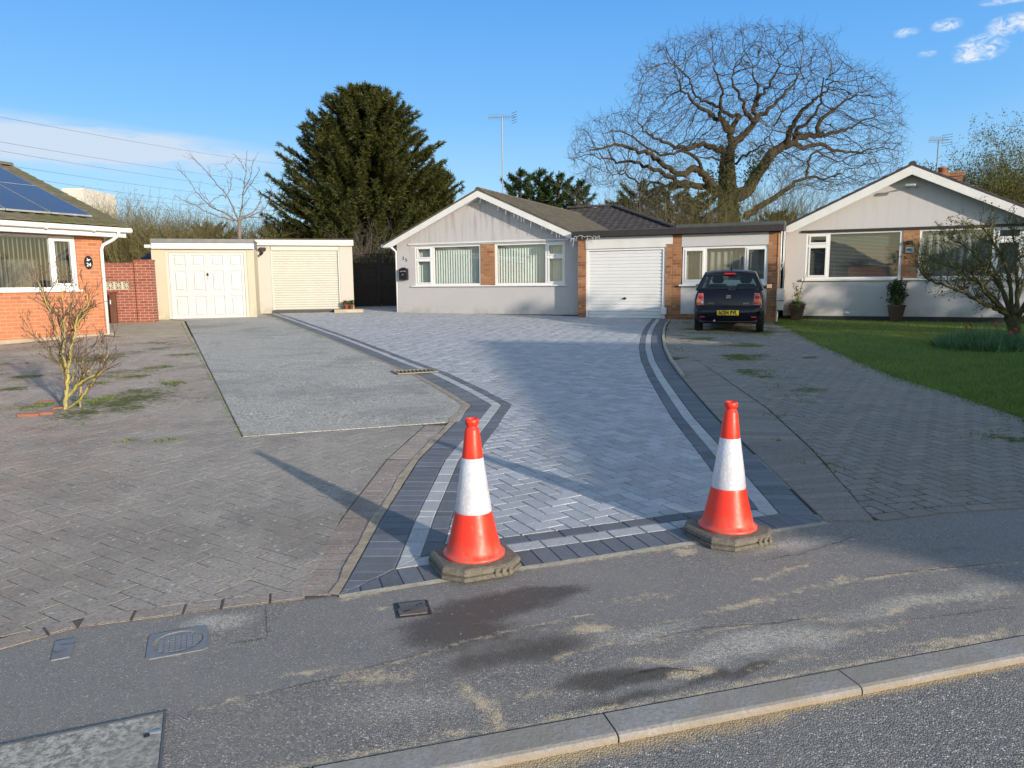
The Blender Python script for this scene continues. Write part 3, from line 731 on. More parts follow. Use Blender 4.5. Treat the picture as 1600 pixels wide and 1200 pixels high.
def mossL(x, y):
    v = 0
    for c, r_ in (((210, 688), .22), ((262, 690), .18), ((150, 600), .5), ((60, 635), .6), ((250, 575), .7), ((210, 590), .6), ((290, 555), .8), ((230, 620), .35), ((40, 590), .7), ((270, 600), .5), ((130, 625), .35), ((90, 655), .3), ((20, 610), .5), ((250, 545), .6)):
        g_ = G(*c); v = max(v, 1-math.dist((x, y), g_)/r_)
    v = max(v, .72*(y > 7.0)*(.7+.6*fz(x, y, .8)))
    return max(0, min(1, v*1.1))
# soldier edging: along the road and up beside the new border
edgeL = [(-2.62, 2.47), (-2.02, 2.68), (-1.80, 2.885), (-1.27, 3.045), (-.93, 3.145)]
mb = MB()
def edge_course(mb, pts, wd, along, colf, z=.013):
    for a, b in zip(pts[:-1], pts[1:]):
        l = math.dist(a, b); ux, uy = (b[0]-a[0])/l, (b[1]-a[1])/l; nx, ny = -uy, ux; k = 0.
        while k < l-.02:
            e = min(k+along, l)
            q = [(a[0]+ux*t_+nx*s_, a[1]+uy*t_+ny*s_) for t_, s_ in ((k, 0), (e, 0), (e, wd), (k, wd))]
            block(mb, q, z, colf(*q[0])); k = e
edge_course(mb, edgeL, .1, .2, tint_edge)
edge_course(mb, [(-.82, 3.17), (-.81, 4.23), (-.765, 5.54), (-.61, 6.75)], .2, .1, tint_edge)
hole = [(-.96, 3.24), (-1.27, 3.15), (-1.79, 2.99), (-2.05, 2.80), (-3.2, 2.36), (-9, .4), (-14.5, 4.5), (-10.35, 14.2), (-9.15, 16.2), (-8.3, 15.9), (-6.795, 15.75), (-2.36, 6.325), (-.815, 6.77), (-.969, 5.54), (-1.013, 4.23)]
hole = hole[::-1] if area(hole) < 0 else hole
herring(mb, hole, 58, (-2, 5), .013, tint_old, sink=.004, ch=.0015, joint=.003)
ob = mb.build('weathered_blocks', M['paver_old'], bedl); moss_attr(ob, mossL)

# --- old paving on the right drive
P_R = [(1.78, 4.09), (2.06, 4.10), (2.53, 4.22), (3.08, 4.31), (4.6, 4.75), (5.6, 5.3), (4.6, 6.2), (4.85, 6.9), (4.95, 8.04), (4.98, 9.43), (5.2, 11.01), (5.65, 13.74), (6.26, 16.42), (6.5, 18.1), (7.0, 19.2), (4.2, 20.1)]+D_RIGHT[::-1][1:]
P_R = P_R if area(P_R) > 0 else P_R[::-1]
def tint_r(x, y): k = rg.uniform(.8, 1.2); k = 1+(k-1)*.6; return (.35*k, .315*k, .275*k)
def tint_re(x, y): k = rg.uniform(.78, 1.15); return (.34*k, .30*k, .27*k)
M['paver_right'] = paver_mat('right_pavers', weather=.45, lichen=.25, moss=1., blotch=(.33, .32, .30))
M['joint_right'] = simple('mossy_joint', (.035, .035, .02), .95, var=.4, scale=20)
bedr = tag(sheet('old_right_paving', P_R, M['joint_right'], .006), kind='structure')
def mossR(x, y):
    v = 0
    for c, r_ in (((1165, 560), .9), ((1200, 585), .6), ((1240, 610), .5), ((1150, 540), .8), ((1070, 530), 1.0), ((1060, 560), .7), ((1110, 515), 1.), ((1190, 520), .9), ((1265, 560), .3), ((1220, 655), .25), ((1250, 625), .35), ((1270, 725), .35), ((1215, 695), .12), ((1290, 745), .2), ((1060, 590), .5), ((1590, 690), .5), ((1300, 560), .3)):
        g_ = G(*c); v = max(v, 1-math.dist((x, y), g_)/(r_*1.15))
    return max(0, min(1, v*(.95+.9*fz(x, y, 2.4))+.25*(y > 8)*(.5+fz(x, y, 1.1, 4))))
mb = MB()
redge = [(2.08, 4.09), (2.38, 5.75), (2.60, 7.41), (2.74, 9.56), (2.84, 11.56)]
inn = [(1.785, 4.10), (1.862, 5.27), (1.962, 6.97), (2.072, 8.18), (2.212, 9.59), (2.41, 11.2)]
# raked soldier course widening towards the road
for i in range(60):
    t0, t1 = i/60, (i+1)/60
    def lerp(pts, t_):
        k = t_*(len(pts)-1); a = min(int(k), len(pts)-2); f = k-a; return (pts[a][0]+(pts[a+1][0]-pts[a][0])*f, pts[a][1]+(pts[a+1][1]-pts[a][1])*f)
    a, b, c, d = lerp(inn, t0), lerp(redge, t0), lerp(redge, t1), lerp(inn, t1)
    mid = lambda p, q, f: (p[0]+(q[0]-p[0])*f, p[1]+(q[1]-p[1])*f)
    block(mb, [a, b, c, d], .012, tint_re(*a), joint=.007)
fld = [(2.09, 4.2), (2.53, 4.32), (3.08, 4.41), (4.6, 4.85), (5.4, 5.3), (4.6, 6.2), (4.85, 6.9), (4.95, 8.04), (4.98, 9.43), (5.2, 11.01), (5.65, 13.74), (6.26, 16.42), (6.5, 18.1), (6.6, 18.9), (4.2, 20.0), (3.78, 17.9), (3.37, 16.2), (3.03, 14.57), (2.70, 12.91), (2.45, 11.32), (2.83, 11.50), (2.743, 9.56), (2.603, 7.41), (2.383, 5.75)]
fld = fld if area(fld) > 0 else fld[::-1]
herring(mb, fld, 14, (3, 6), .012, tint_r, sink=.009, joint=.0065, ch=.003)
edge_course(mb, [(2.11, 4.09), (2.53, 4.21), (3.08, 4.30), (4.6, 4.74), (5.4, 5.1)], .1, .2, tint_r)
ob = mb.build('grey_blocks', M['paver_right'], bedr); moss_attr(ob, mossR)

# --- lawn
m, t = mat('lawn_turf'); o = t.obj(); n1 = t.noise(1.2, 6, .65, o); n2 = t.noise(60, 4, .7, o)
c = t.mix(t.smooth(n1, .3, .7), (.085, .145, .02), (.15, .21, .032)); c = t.mix(t.lin(n2, .3, .7, 0, .6), c, (.03, .065, .014))
c = t.mix(t.smooth(t.noise(2.6, 6, .7, o), .5, .72, 0, .6), c, (.20, .19, .05)); t.set(t.i['Base Color'], c); t.i['Roughness'].default_value = .9; t.set(t.i['Normal'], t.bump(n2, .9, .02)); M['turf'] = m
LAWN = [(4.5, 6.15), (6, 5.6), (15, 9), (26, 12), (24, 20), (6.9, 20.6), (6.45, 18.1), (6.22, 16.42), (5.61, 13.74), (5.16, 11.01), (4.93, 9.43), (4.90, 8.04), (4.80, 6.85)]
LAWN = LAWN if area(LAWN) > 0 else LAWN[::-1]
lawn = tag(sheet('lawn', LAWN, M['turf'], .018), kind='structure')
def blade_mat(name, c1, c2, tr=.25):
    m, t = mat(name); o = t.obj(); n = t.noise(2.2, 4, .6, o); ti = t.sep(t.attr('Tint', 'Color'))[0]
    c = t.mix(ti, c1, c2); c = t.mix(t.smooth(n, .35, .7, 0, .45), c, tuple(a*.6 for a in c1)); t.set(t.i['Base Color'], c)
    t.i['Roughness'].default_value = .6; t.i['Specular IOR Level'].default_value = .3
    td = t.new('ShaderNodeBsdfTranslucent'); t.set(td.inputs[0], c); mx = t.new('ShaderNodeMixShader'); mx.inputs[0].default_value = tr
    t.l.new(t.b.outputs[0], mx.inputs[1]); t.l.new(td.outputs[0], mx.inputs[2]); t.l.new(mx.outputs[0], t.n['Material Output'].inputs[0]); return m
M['grass'] = blade_mat('grass_blades', (.095, .18, .022), (.27, .33, .05))
def tri_cloud(name, P, Dv, Wv, tint, mat_, parent=None, kind=None):
    """many small triangles: base P, tip P+Dv, half-width Wv; all (n,3) arrays"""
    n = len(P); V = np.empty((n, 3, 3)); V[:, 0] = P-Wv; V[:, 1] = P+Wv; V[:, 2] = P+Dv
    me = bpy.data.meshes.new(name); me.vertices.add(3*n); me.vertices.foreach_set('co', V.reshape(-1).astype(np.float32))
    me.loops.add(3*n); me.loops.foreach_set('vertex_index', np.arange(3*n, dtype=np.int32))
    me.polygons.add(n); me.polygons.foreach_set('loop_start', (np.arange(n)*3).astype(np.int32)); me.polygons.foreach_set('loop_total', np.full(n, 3, dtype=np.int32))
    me.materials.append(mat_); me.update(calc_edges=True)
    ca = me.color_attributes.new('Tint', 'FLOAT_COLOR', 'CORNER'); cc = np.ones((n, 3, 4)); cc[:, :, :3] = np.asarray(tint).reshape(n, 1, 1); ca.data.foreach_set('color', cc.reshape(-1))
    me.validate(); ob = bpy.data.objects.new(name, me); COL.objects.link(ob)
    if parent is not None: ob.parent = parent
    if kind: ob['kind'] = kind
    return ob
rn = np.random.default_rng(3)
def blades(name, pts, hmin, hmax, w_, mat_, kind='stuff', lean=.5, parent=None):
    pts = np.array(pts); n = len(pts)
    P = np.column_stack([pts[:, 0], pts[:, 1], [gz(y)+.012 for y in pts[:, 1]]])
    h = rn.uniform(hmin, hmax, n); a = rn.uniform(0, 6.283, n); l = rn.uniform(.1, lean, n)*h
    Dv = np.column_stack([l*np.cos(a), l*np.sin(a), h]); b = rn.uniform(0, 6.283, n)
    Wv = np.column_stack([np.cos(b), np.sin(b), np.zeros(n)])*w_
    return tri_cloud(name, P, Dv, Wv, rn.uniform(0, 1, n), mat_, parent, kind)
pts = []
while len(pts) < 90000:
    y = rg.uniform(5.7, 20.4); x = rg.uniform(4.5, .75*y+2)
    if rg.random() > (8/y)**1.2+.22: continue
    if inside(LAWN, x+.06*fz(x, y, 5), y+.1*fz(x, y, 6, 2)): pts.append((x, y))
blades('grass', pts, .018, .07, .0036, M['grass'], parent=None)
# ragged tufts along the lawn edge, in paving joints and by the walls
pts = []
for (c, r_, n) in [((1165, 560), .55, 260), ((1200, 588), .4, 200), ((1240, 610), .35, 200), ((1150, 540), .6, 240), ((1070, 520), .7, 900), ((1060, 545), .5, 300), ((1110, 512), .8, 700), ((1190, 515), .8, 700), ((1250, 628), .3, 120), ((1215, 694), .06, 160), ((1265, 722), .2, 90), ((1220, 654), .15, 90), ((1060, 505), .5, 600), ((1215, 505), .5, 700), ((1590, 690), .4, 300), ((1160, 525), .9, 700),
                   ((210, 688), .13, 200), ((262, 690), .12, 90), ((250, 575), .5, 160), ((210, 590), .4, 160), ((285, 560), .5, 160), ((60, 637), .35, 350), ((140, 628), .25, 350), ((40, 592), .5, 200), ((160, 600), .4, 120), ((270, 600), .3, 120), ((90, 545), .8, 130), ((20, 548), .5, 100), ((280, 545), .6, 150), ((188, 532), .4, 120), ((225, 652), .2, 40), ((100, 668), .3, 40)]:
    g_ = G(*c)
    for _ in range(n):
        x, y = g_[0]+rg.gauss(0, r_*.55), g_[1]+rg.gauss(0, r_*.6)
        if fz(x, y, 4) > 0. and not (inside(outer, x, y)): pts.append((x, y))
for a, b in zip([(6.45, 18.1), (6.22, 16.42), (5.61, 13.74), (5.16, 11.01), (4.93, 9.43), (4.90, 8.04)], [(6.22, 16.42), (5.61, 13.74), (5.16, 11.01), (4.93, 9.43), (4.90, 8.04), (4.80, 6.5)]):
    for _ in range(500): t_ = rg.random(); x = a[0]+(b[0]-a[0])*t_; y = a[1]+(b[1]-a[1])*t_; pts.append((x-abs(rg.gauss(0, .09))+.04, y))
# weeds along the left edge of the concrete
for a, b in (((-9.0, 20.2), (-2.38, 6.38)),):
    for _ in range(420): t_ = rg.random(); pts.append((a[0]+(b[0]-a[0])*t_-.01+rg.gauss(0, .012), a[1]+(b[1]-a[1])*t_))
for a, b in (((-3.9, 15.4), (-7.8, 23.4)),):
    for _ in range(200): t_ = rg.random()**1.5; pts.append((a[0]+(b[0]-a[0])*t_-.07+rg.gauss(0, .015), a[1]+(b[1]-a[1])*t_))
blades('weeds', pts, .012, .04, .004, M['grass'], lean=1.2)
# gravel crumbs and sand grains
M['crumb'] = simple('stone_crumbs', (.36, .33, .28), .9, var=.4, scale=50)
mb = MB()
for _ in range(900):
    s_, q_ = rg.uniform(-2.2, 3), rg.uniform(-.5, 1.25)
    if -.005 < q_ < KW+.004: continue
    x, y = K(s_, q_)
    den = (r_sand(x, y)+.12) if q_ < 0 else f_sand(x, y)+.12
    if rg.random() > den*1.1 or inside(outer, x, y) or inside(P_L, x, y): continue
    r_ = rg.uniform(.0012, .0042); z0 = (-.019 if q_ < 0 else gz(y)+.006)
    vs = [(x+r_*rg.uniform(.7, 1.2), y, z0+r_*.3), (x, y+r_*rg.uniform(.7, 1.2), z0+r_*.3), (x-r_, y, z0+r_*.3), (x, y-r_, z0+r_*.3), (x, y, z0+r_*1.1)]
    mb.add(vs, [(0, 1, 4), (1, 2, 4), (2, 3, 4), (3, 0, 4)])
tag(mb.build('grit', M['crumb']), kind='stuff')
# ------------------------------------------------------------------ building helpers (local frame: x along the front, y to the back, z = height above the road)
def window(parent, u0, u1, z0, z1, panes, y=0., blind='vertical', fr=.05, name='window', depth=.07, opener=(), drop=.12):
    """upvc window: frame with one hole per pane, glass, blinds and a dark room box behind"""
    mb = MB(); panel(mb, u0, u1, z0, z1, panes, y+.03, y+.03+depth); f = mb.build(name, M['upvc'], parent, bevel=.006)
    for k in opener:
        a, b, c, d = panes[k]; s_ = MB(); e = .028
        panel(s_, a-e, b+e, c-e, d+e, [(a+.012, b-.012, c+.012, d-.012)], y+.016, y+.03); s_.build('opening_sash', M['upvc'], f, bevel=.005)
    for a, b, c, d in panes:
        g = MB(); g.add([(a, y+.055, c), (b, y+.055, c), (b, y+.055, d), (a, y+.055, d)], [(0, 1, 2, 3)]); g.build('glass_pane', M['glass'], f)
    if blind == 'vertical':
        b_ = MB(); x = u0+.06; rr_ = random.Random(int(abs(u0)*100)+3)
        while x < u1-.06:
            a = R(drop*100) + rr_.uniform(-.08, .08); h = .040; dx_, dy_ = math.cos(a)*h, math.sin(a)*h; yy = y+.22
            b_.add([(x-dx_, yy-dy_, z0+.03), (x+dx_, yy+dy_, z0+.03), (x+dx_, yy+dy_, z1-.03), (x-dx_, yy-dy_, z1-.03)], [(0, 1, 2, 3)]); x += .087
        b_.box(u0+.03, u1-.03, y+.19, y+.25, z1-.055, z1-.02); b_.build('vertical_blind', M['blind'], f)
    elif blind == 'slats':
        b_ = MB(); z = z0+.05
        while z < z1-.04:
            b_.add([(u0+.05, y+.14, z-.009), (u1-.05, y+.14, z-.009), (u1-.05, y+.165, z+.012), (u0+.05, y+.165, z+.012)], [(0, 1, 2, 3)]); z += .034
        b_.build('slatted_blind', M['blind_light'], f)
    elif blind == 'net':
        b_ = MB(); n = 60
        xs = [u0+.05+(u1-u0-.1)*k/n for k in range(n+1)]
        vs = [(x, y+.2+.02*math.sin(x*38), z) for z in (z0+.03, z1-.03) for x in xs]
        b_.add(vs, [(k, k+1, n+2+k, n+1+k) for k in range(n)]); b_.build('net_curtain', M['net'], f)
    return f
M['blind_light'] = simple('grey_slats', (.17, .175, .17), .5, var=.05)
M['net'] = simple('net_curtain', (.20, .20, .19), .9, var=.1)
def room(parent, u0, u1, z0, z1, y=0., d=1.6):
    mb = MB(); mb.box(u0-.1, u1+.1, y+.32, y+d, z0-.2, z1+.15)
    mb2 = MB()
    a, b, c, e = u0-.15, u1+.15, z0-.25, z1+.2
    for q in ([(a, y+d, c), (b, y+d, c), (b, y+d, e), (a, y+d, e)], [(a, y+.27, c), (a, y+d, c), (a, y+d, e), (a, y+.27, e)], [(b, y+.27, c), (b, y+d, c), (b, y+d, e), (b, y+.27, e)], [(a, y+.27, c), (b, y+.27, c), (b, y+d, c), (a, y+d, c)], [(a, y+.27, e), (b, y+.27, e), (b, y+d, e), (a, y+d, e)]):
        mb2.add(q, [(0, 1, 2, 3)])
    return mb2.build('room_interior', M['room_mid'], parent)
def tiles(mb, org, ax, up, nr, length, slope_len, gauge=.32, roll=.3, amp=.016, step=.018, clip_fn=None, per=6):
    ax, up, nr, org = Vector(ax), Vector(up), Vector(nr), Vector(org); k = 0; w0 = 0.
    rt = random.Random(11)
    while w0 < slope_len-.02:
        w1 = min(w0+gauge+.03, slope_len); a, b = (0, length) if clip_fn is None else clip_fn(w0)
        if b-a > .1:
            n = max(2, int((b-a)/roll*per)); xs = [a+(b-a)*i/n for i in range(n+1)]
            prof = [amp*max(0., math.sin(2*math.pi*x/roll))**.7+rt.uniform(-.0015, .0015) for x in xs]
            rows = []
            for w_, off in ((w0, -.004), (w0, step), (w1, .002)):
                rows.append([tuple(org+ax*x+up*w_+nr*(off+p*(1 if off > 0 else .3))) for x, p in zip(xs, prof)])
            mb.add(sum(rows, []), [(r_*(n+1)+i, r_*(n+1)+i+1, (r_+1)*(n+1)+i+1, (r_+1)*(n+1)+i) for r_ in (0, 1) for i in range(n)])
        w0 += gauge; k += 1
    return mb
def ridge(mb, a, b, r_=.11, seg=.42):
    a, b = Vector(a), Vector(b); L = (b-a).length; d = (b-a).normalized(); side_ = d.cross(Vector((0, 0, 1))).normalized(); n = int(L/seg)+1
    for k in range(n):
        p, q = a+d*(L*k/n), a+d*(L*(k+1)/n-.004); vs = []
        for pt_, rr_ in ((p, r_), (q, r_*.93)):
            for j in range(9): t_ = math.pi*j/8; vs.append(tuple(pt_+side_*(rr_*math.cos(t_))+Vector((0, 0, rr_*.8*math.sin(t_)-.02))))
        mb.add(vs, [(j, j+1, 10+j, 9+j) for j in range(8)]+[tuple(range(9)), tuple(range(17, 8, -1))])
def gable_house(parent, Wd, depth, eave, pitch, wallm, tilem, holes, over=.3, zb=.2, front_over=.30, fas_h=.17, fascm=None, x_over=.32):
    """front wall with openings, gable above, side and back walls, tiled roof with barge boards"""
    pk = Wd/2; pz = eave+pitch*pk; th = .26
    mb = MB(); panel(mb, 0, Wd, zb, eave, holes, 0, th)
    mb.prism([(0, eave), (Wd, eave), (pk, pz)], 0, th)
    mb.box(0, th, th, depth, zb, eave); mb.box(Wd-th, Wd, th, depth, zb, eave); mb.box(th, Wd-th, depth-th, depth, zb, eave); mb.prism([(0, eave), (Wd, eave), (pk, pz)], depth-th, depth)
    wl = mb.build('wall', wallm, parent)
    # roof
    c_ = 1/math.hypot(1, pitch); s_ = pitch*c_; rl = (pk+x_over)/c_
    top = pz+.13
    rb = MB(); y0 = -front_over
    z_e = top-pitch*(pk+x_over)
    tiles(rb, (-x_over, y0, z_e), (0, 1, 0), (c_, 0, s_), (-s_, 0, c_), depth+2*front_over, rl)
    tiles(rb, (Wd+x_over, y0, z_e), (0, 1, 0), (-c_, 0, s_), (s_, 0, c_), depth+2*front_over, rl)
    ridge(rb, (pk, y0, top+.01), (pk, depth+front_over, top+.01), r_=.085)
    # slab under the tiles
    rb.prism([(-x_over, z_e-.015), (pk, top-.015), (Wd+x_over, z_e-.015), (Wd+x_over-.02, z_e-.05), (pk, top-.05), (-x_over+.02, z_e-.05)], y0+.03, depth+front_over)
    # verge: dark edge tiles seen from the front
    rb.prism([(-x_over, z_e-.035), (pk, top-.035), (Wd+x_over, z_e-.035), (Wd+x_over, z_e+.012), (pk, top+.015), (-x_over, z_e+.012)], y0-.012, y0+.03)
    rf = rb.build('roof', tilem, parent)
    f = MB(); fm = fascm or M['fascia']
    for sgn in (0, 1):
        e_x = -x_over if sgn == 0 else Wd+x_over
        q = [(e_x, z_e-.04), (pk, top-.04), (pk, top-.04-fas_h/c_), (e_x + (.30 if sgn == 0 else -.30), z_e-.04-fas_h/c_+pitch*.30), (e_x, z_e-.04-fas_h/c_+pitch*.30)]
        f.prism(q if sgn == 0 else q[::-1], y0, y0+.03)
    f.build('barge_board', fm, parent, bevel=.004)
    s2 = MB()
    for sgn in (0, 1):
        e_x = -x_over if sgn == 0 else Wd+x_over
        q = [(e_x+(.05 if sgn == 0 else -.05), z_e-.11), (pk, top-.04-fas_h/c_+.02), (pk, top-.04-fas_h/c_+.035), (e_x+(.05 if sgn == 0 else -.05), z_e-.085)]
        s2.prism(q if sgn == 0 else q[::-1], y0+.03, .002)
    s2.build('soffit', fm, parent)
    gt = MB()
    for xx in (-x_over-.06, Wd+x_over+.06): gt.tube([(xx, y0+.05, z_e-.04), (xx, depth, z_e-.04)], .055, 8)
    gt.build('gutter', M['upvc'], parent, smooth=True)
    return wl
def yagi(parent, x, y, z0, z1, L, direction, n=12, name='yagi_antenna', ang=0.):
    mb = MB(); mb.tube([(x, y, z0), (x, y, z1)], .018, 8)
    a = R(ang); dx_, dy_ = math.cos(a), math.sin(a)
    p0 = (x-dx_*L*.5, y-dy_*L*.5); p1 = (x+dx_*L*.5, y+dy_*L*.5)
    mb.tube([(p0[0], p0[1], z1-.02), (p1[0], p1[1], z1+.02)], .011, 6)
    for k in range(n):
        f = (k+.5)/n*.78+.0; px_, py_ = p0[0]+(p1[0]-p0[0])*f, p0[1]+(p1[1]-p0[1])*f; h = .09+.02*f
        mb.tube([(px_-dy_*h*.4, py_+dx_*h*.4, z1-h), (px_+dy_*h*.4, py_-dx_*h*.4, z1+h)], .006, 4)
    for k in range(5):
        zz = z1-.16+k*.08; q = .94
        px_, py_ = p0[0]+(p1[0]-p0[0])*q, p0[1]+(p1[1]-p0[1])*q
        mb.tube([(px_-dy_*.15-.07, py_+dx_*.15, zz), (px_+dy_*.15+.07, py_-dx_*.15, zz)], .007, 4)
    return mb

# ================================================================== the middle bungalow
H = thing('bungalow', 'grey rendered bungalow with white barge boards and vertical blinds, behind the new driveway', 'house', (-3.592, 23.661, .40), -24)
W1 = (.66, 2.93, 1.33, 2.55); W2_ = (3.40, 5.62, 1.33, 2.55)
gable_house(H, 6.03, 11.5, 2.63, .452, M['render'], M['tile_old'], [(W1[0], W2_[1], 1.33, 2.55)], zb=.2)
mb = MB(); mb.box(2.93, 3.40, .012, .2, 1.33, 2.55); mb.build('brick_panel', M['brick_brown'], H)
window(H, *W1, [(.74, 1.20, 2.20, 2.47), (.74, 1.20, 1.42, 2.09), (1.32, 2.88, 1.39, 2.50)], opener=(0, 1), drop=.35)
window(H, *W2_, [(3.46, 5.01, 1.39, 2.50), (5.12, 5.55, 2.20, 2.47), (5.12, 5.55, 1.42, 2.09)], opener=(1, 2), drop=.35)
room(H, .66, 5.6, 1.3, 2.55)
mb = MB(); mb.rbox(.52, 5.70, -.055, .03, 1.295, 1.332, .008); mb.build('window_sill', M['upvc'], H)
mb = MB(); mb.rbox(.43, 5.74, -.03, .0, 2.585, 2.635, .006); mb.build('drip_rail', M['fascia'], H)
mb = MB(); mb.box(-.004, 6.03, -.006, .0, .2, .475); mb.build('plinth', M['plinth'], H)
mb = MB(); mb.tube([(-.30, -.22, 2.66), (-.12, -.1, 2.52), (-.045, .02, 2.40), (-.045, .02, .42)], .032, 8); mb.build('downpipe', M['upvc'], H, smooth=True)
text_mesh('house_number', '2', .13, M['black'], H, (.235, -.012, 2.19)); text_mesh('house_number', '5', .13, M['black'], H, (.345, -.012, 2.13))
tag(pb := thing('letter_box', 'small black letter box on the grey wall under the number 25', 'letter box', (-3.592+.265*math.cos(R(24)), 23.661-.265*math.sin(R(24)), 1.52), -24))
mb = MB(); mb.prism([(-.145, 1.52), (.145, 1.52), (.145, 1.86), (0, 1.91), (-.145, 1.86)], -.12, -.004); mb.build('box', M['black'], pb, bevel=.01)
mb = MB(); mb.rbox(-.10, .10, -.132, -.12, 1.77, 1.80, .003); mb.box(-.02, .02, -.13, -.12, 1.66, 1.70); mb.build('slot_flap', M['galv'], pb)
# string of icicle lights along the right hand barge board and the garage fascia
def icicles(name, label, path, drops, parent_rot, loc):
    t_ = thing(name, label, 'string lights', loc, parent_rot); mb = MB(); pts_ = []
    ri = random.Random(8)
    n = drops
    for k in range(n+1):
        f = k/n*(len(path)-1); i = min(int(f), len(path)-2); g_ = f-i
        p = Vector(path[i]).lerp(Vector(path[i+1]), g_); sag = .05*math.sin(g_*math.pi*3)**2; pts_.append((p.x, p.y, p.z-sag))
        if k % 2 == 0:
            h = ri.choice([.06, .10, .16, .22]); mb.tube([(p.x, p.y, p.z-sag), (p.x+ri.uniform(-.03, .03), p.y-.005, p.z-sag-h)], .0042, 4)
    mb.tube(pts_, .005, 5); mb.build('cable', M['upvc'], t_); return t_
pk, top = 3.015, 2.63+.452*3.015+.13
icicles('string_lights', 'white icicle string lights hanging under the right barge board of the bungalow', [(3.0, -.29, 4.02), (3.5, -.29, 3.78), (4.1, -.29, 3.50), (4.6, -.29, 3.28), (5.1, -.29, 3.02), (5.6, -.29, 2.78), (5.95, -.30, 2.56)], 56, -24, (-3.592, 23.661, .40))
# television aerial on its mast
a_ = thing('television_antenna', 'tall thin aerial mast with a yagi aerial above the middle bungalow roof', 'antenna', (-.25, 25.2, 4.3), 0)
mb = yagi(a_, 0, 0, 4.3, 6.78, .92, 0, 12, ang=6); mb.build('mast', M['antenna'], a_)
# dark tiled rear extension
E_ = thing('rear_extension', 'dark tiled hipped roof extension rising behind the flat garage roof', 'house extension', (3.0, 27.5, .5), -24)
mb = MB(); mb.box(-1.5, 3.2, .4, 6, .4, 2.95); mb.build('wall', M['render'], E_)
mb = MB(); pz_, ez = 4.42, 2.95; hw = 3.4
sl = math.hypot(hw, pz_-ez); up_ = ((0, hw/sl, (pz_-ez)/sl)); nr_ = (0, -(pz_-ez)/sl, hw/sl)
tiles(mb, (-2.4, 0, ez), (1, 0, 0), up_, nr_, 6.1, sl, clip_fn=lambda w_: (w_/sl*.3, 6.1-w_/sl*3.9))
ridge(mb, (-2.2, hw, pz_+.05), (-.2, hw, pz_+.05)); ridge(mb, (-.2, hw, pz_+.05), (3.7, 0, ez+.06))
mb.add([(-.2, hw, pz_), (3.7, 0, ez), (3.7, 2*hw, ez)], [(0, 1, 2)]); mb.add([(-.2, hw, pz_), (3.7, 2*hw, ez), (-2.4, 2*hw, ez), (-2.2, hw, pz_)], [(0, 1, 2, 3)])
mb.build('roof', M['tile_dark'], E_)

# ================================================================== attached garage and extension
A = thing('attached_garage', 'flat roofed brick garage with white ribbed up-and-over door and dark brown fascia', 'garage', (1.857, 20.757, .40), -24)
mb = MB(); panel(mb, .0, 2.62, .2, 2.60, [(.23, 2.43, .2, 2.60)], 0, .22); mb.box(0, .22, .22, 5.5, .2, 2.60)
mb.build('wall', M['brick_brown'], A)
mb = MB(); mb.prism([(.23, 2.30), (2.43, 2.30), (2.43, 2.37), (2.615, 2.37), (2.615, 2.60), (.23, 2.60)], -.02, .06); mb.build('lintel_board', M['fascia'], A)
mb = MB(); panel(mb, .235, 2.425, .38, 2.30, [(.30, 2.36, .38, 2.24)], .02, .1); df = mb.build('door_frame', M['upvc'], A)
M['gap'] = simple('shadow_gap_rubber', (.03, .03, .03), .8)
mb = MB(); n = 20; z = .41; hh = (2.235-.41)/n
prof = []
for k in range(n): prof += [(.06, z+.004), (.045, z+.012), (.045, z+hh*.80), (.058, z+hh*.86), (.064, z+hh*.95)]; z += hh
vs = []
for yy, zz in prof: vs += [(.305, yy, zz), (2.355, yy, zz)]
mb.add(vs, [(2*i, 2*i+1, 2*i+3, 2*i+2) for i in range(len(prof)-1)]); mb.box(.305, 2.355, .075, .09, .40, 2.235)
dr = mb.build('garage_door', M['door_bright'], A)
mb = MB(); mb.lathe([(.035, 0), (.035, .012), (.018, .02), (.014, .05)], 16); hd = mb.build('handle', M['black'], dr, gzoff=False); hd.location = (1.33, .045, .95-.40); hd.rotation_euler = (R(90), 0, 0)
mb = MB(); mb.rbox(1.27, 1.39, -.004, .012, .942, .958, .004); mb.build('handle', M['black'], dr)
mb = MB(); mb.box(.23, 2.43, -.03, .2, .36, .395); mb.build('threshold', M['plinth'], A)
mb = MB(); mb.box(-.14, 2.68, -.16, -.13, 2.61, 2.77); mb.box(-.14, -.11, -.13, 5.6, 2.61, 2.77); mb.build('fascia_board', M['brown'], A, bevel=.004)
mb = MB(); mb.box(-.11, 2.68, -.13, 5.6, 2.63, 2.74); mb.box(-.15, 2.68, -.17, -.11, 2.765, 2.785); mb.build('flat_roof', M['felt'], A)
icicles('string_lights', 'short run of white string lights hooked along the brown garage fascia', [(-.14, -.17, 2.60), (.05, -.17, 2.68), (.45, -.17, 2.64), (.66, -.17, 2.64)], 14, -24, (1.857, 20.757, .40))
X = thing('flat_roofed_extension', 'flat roofed brick and pale panel extension with a white three light window behind the car', 'house extension', (1.857, 20.757, .40), -24)
X.location = (1.857+2.625*math.cos(R(24)), 20.757-2.625*math.sin(R(24)), .40)
du = -2.625
mb = MB(); panel(mb, 0, 2.60, .2, 2.60, [(2.85+du, 5.0+du, .55, 2.60)], 0, .22); mb.box(2.38, 2.60, .22, 5.5, .2, 2.60)
mb.build('wall', M['brick_brown'], X)
mb = MB(); mb.box(2.85+du, 5.0+du, -.008, .1, 2.29, 2.60); mb.build('upper_panel', M['render_right'], X)
mb = MB(); mb.box(2.85+du, 5.0+du, .01, .1, .55, 1.27); mb.build('lower_panel', M['render_right'], X)
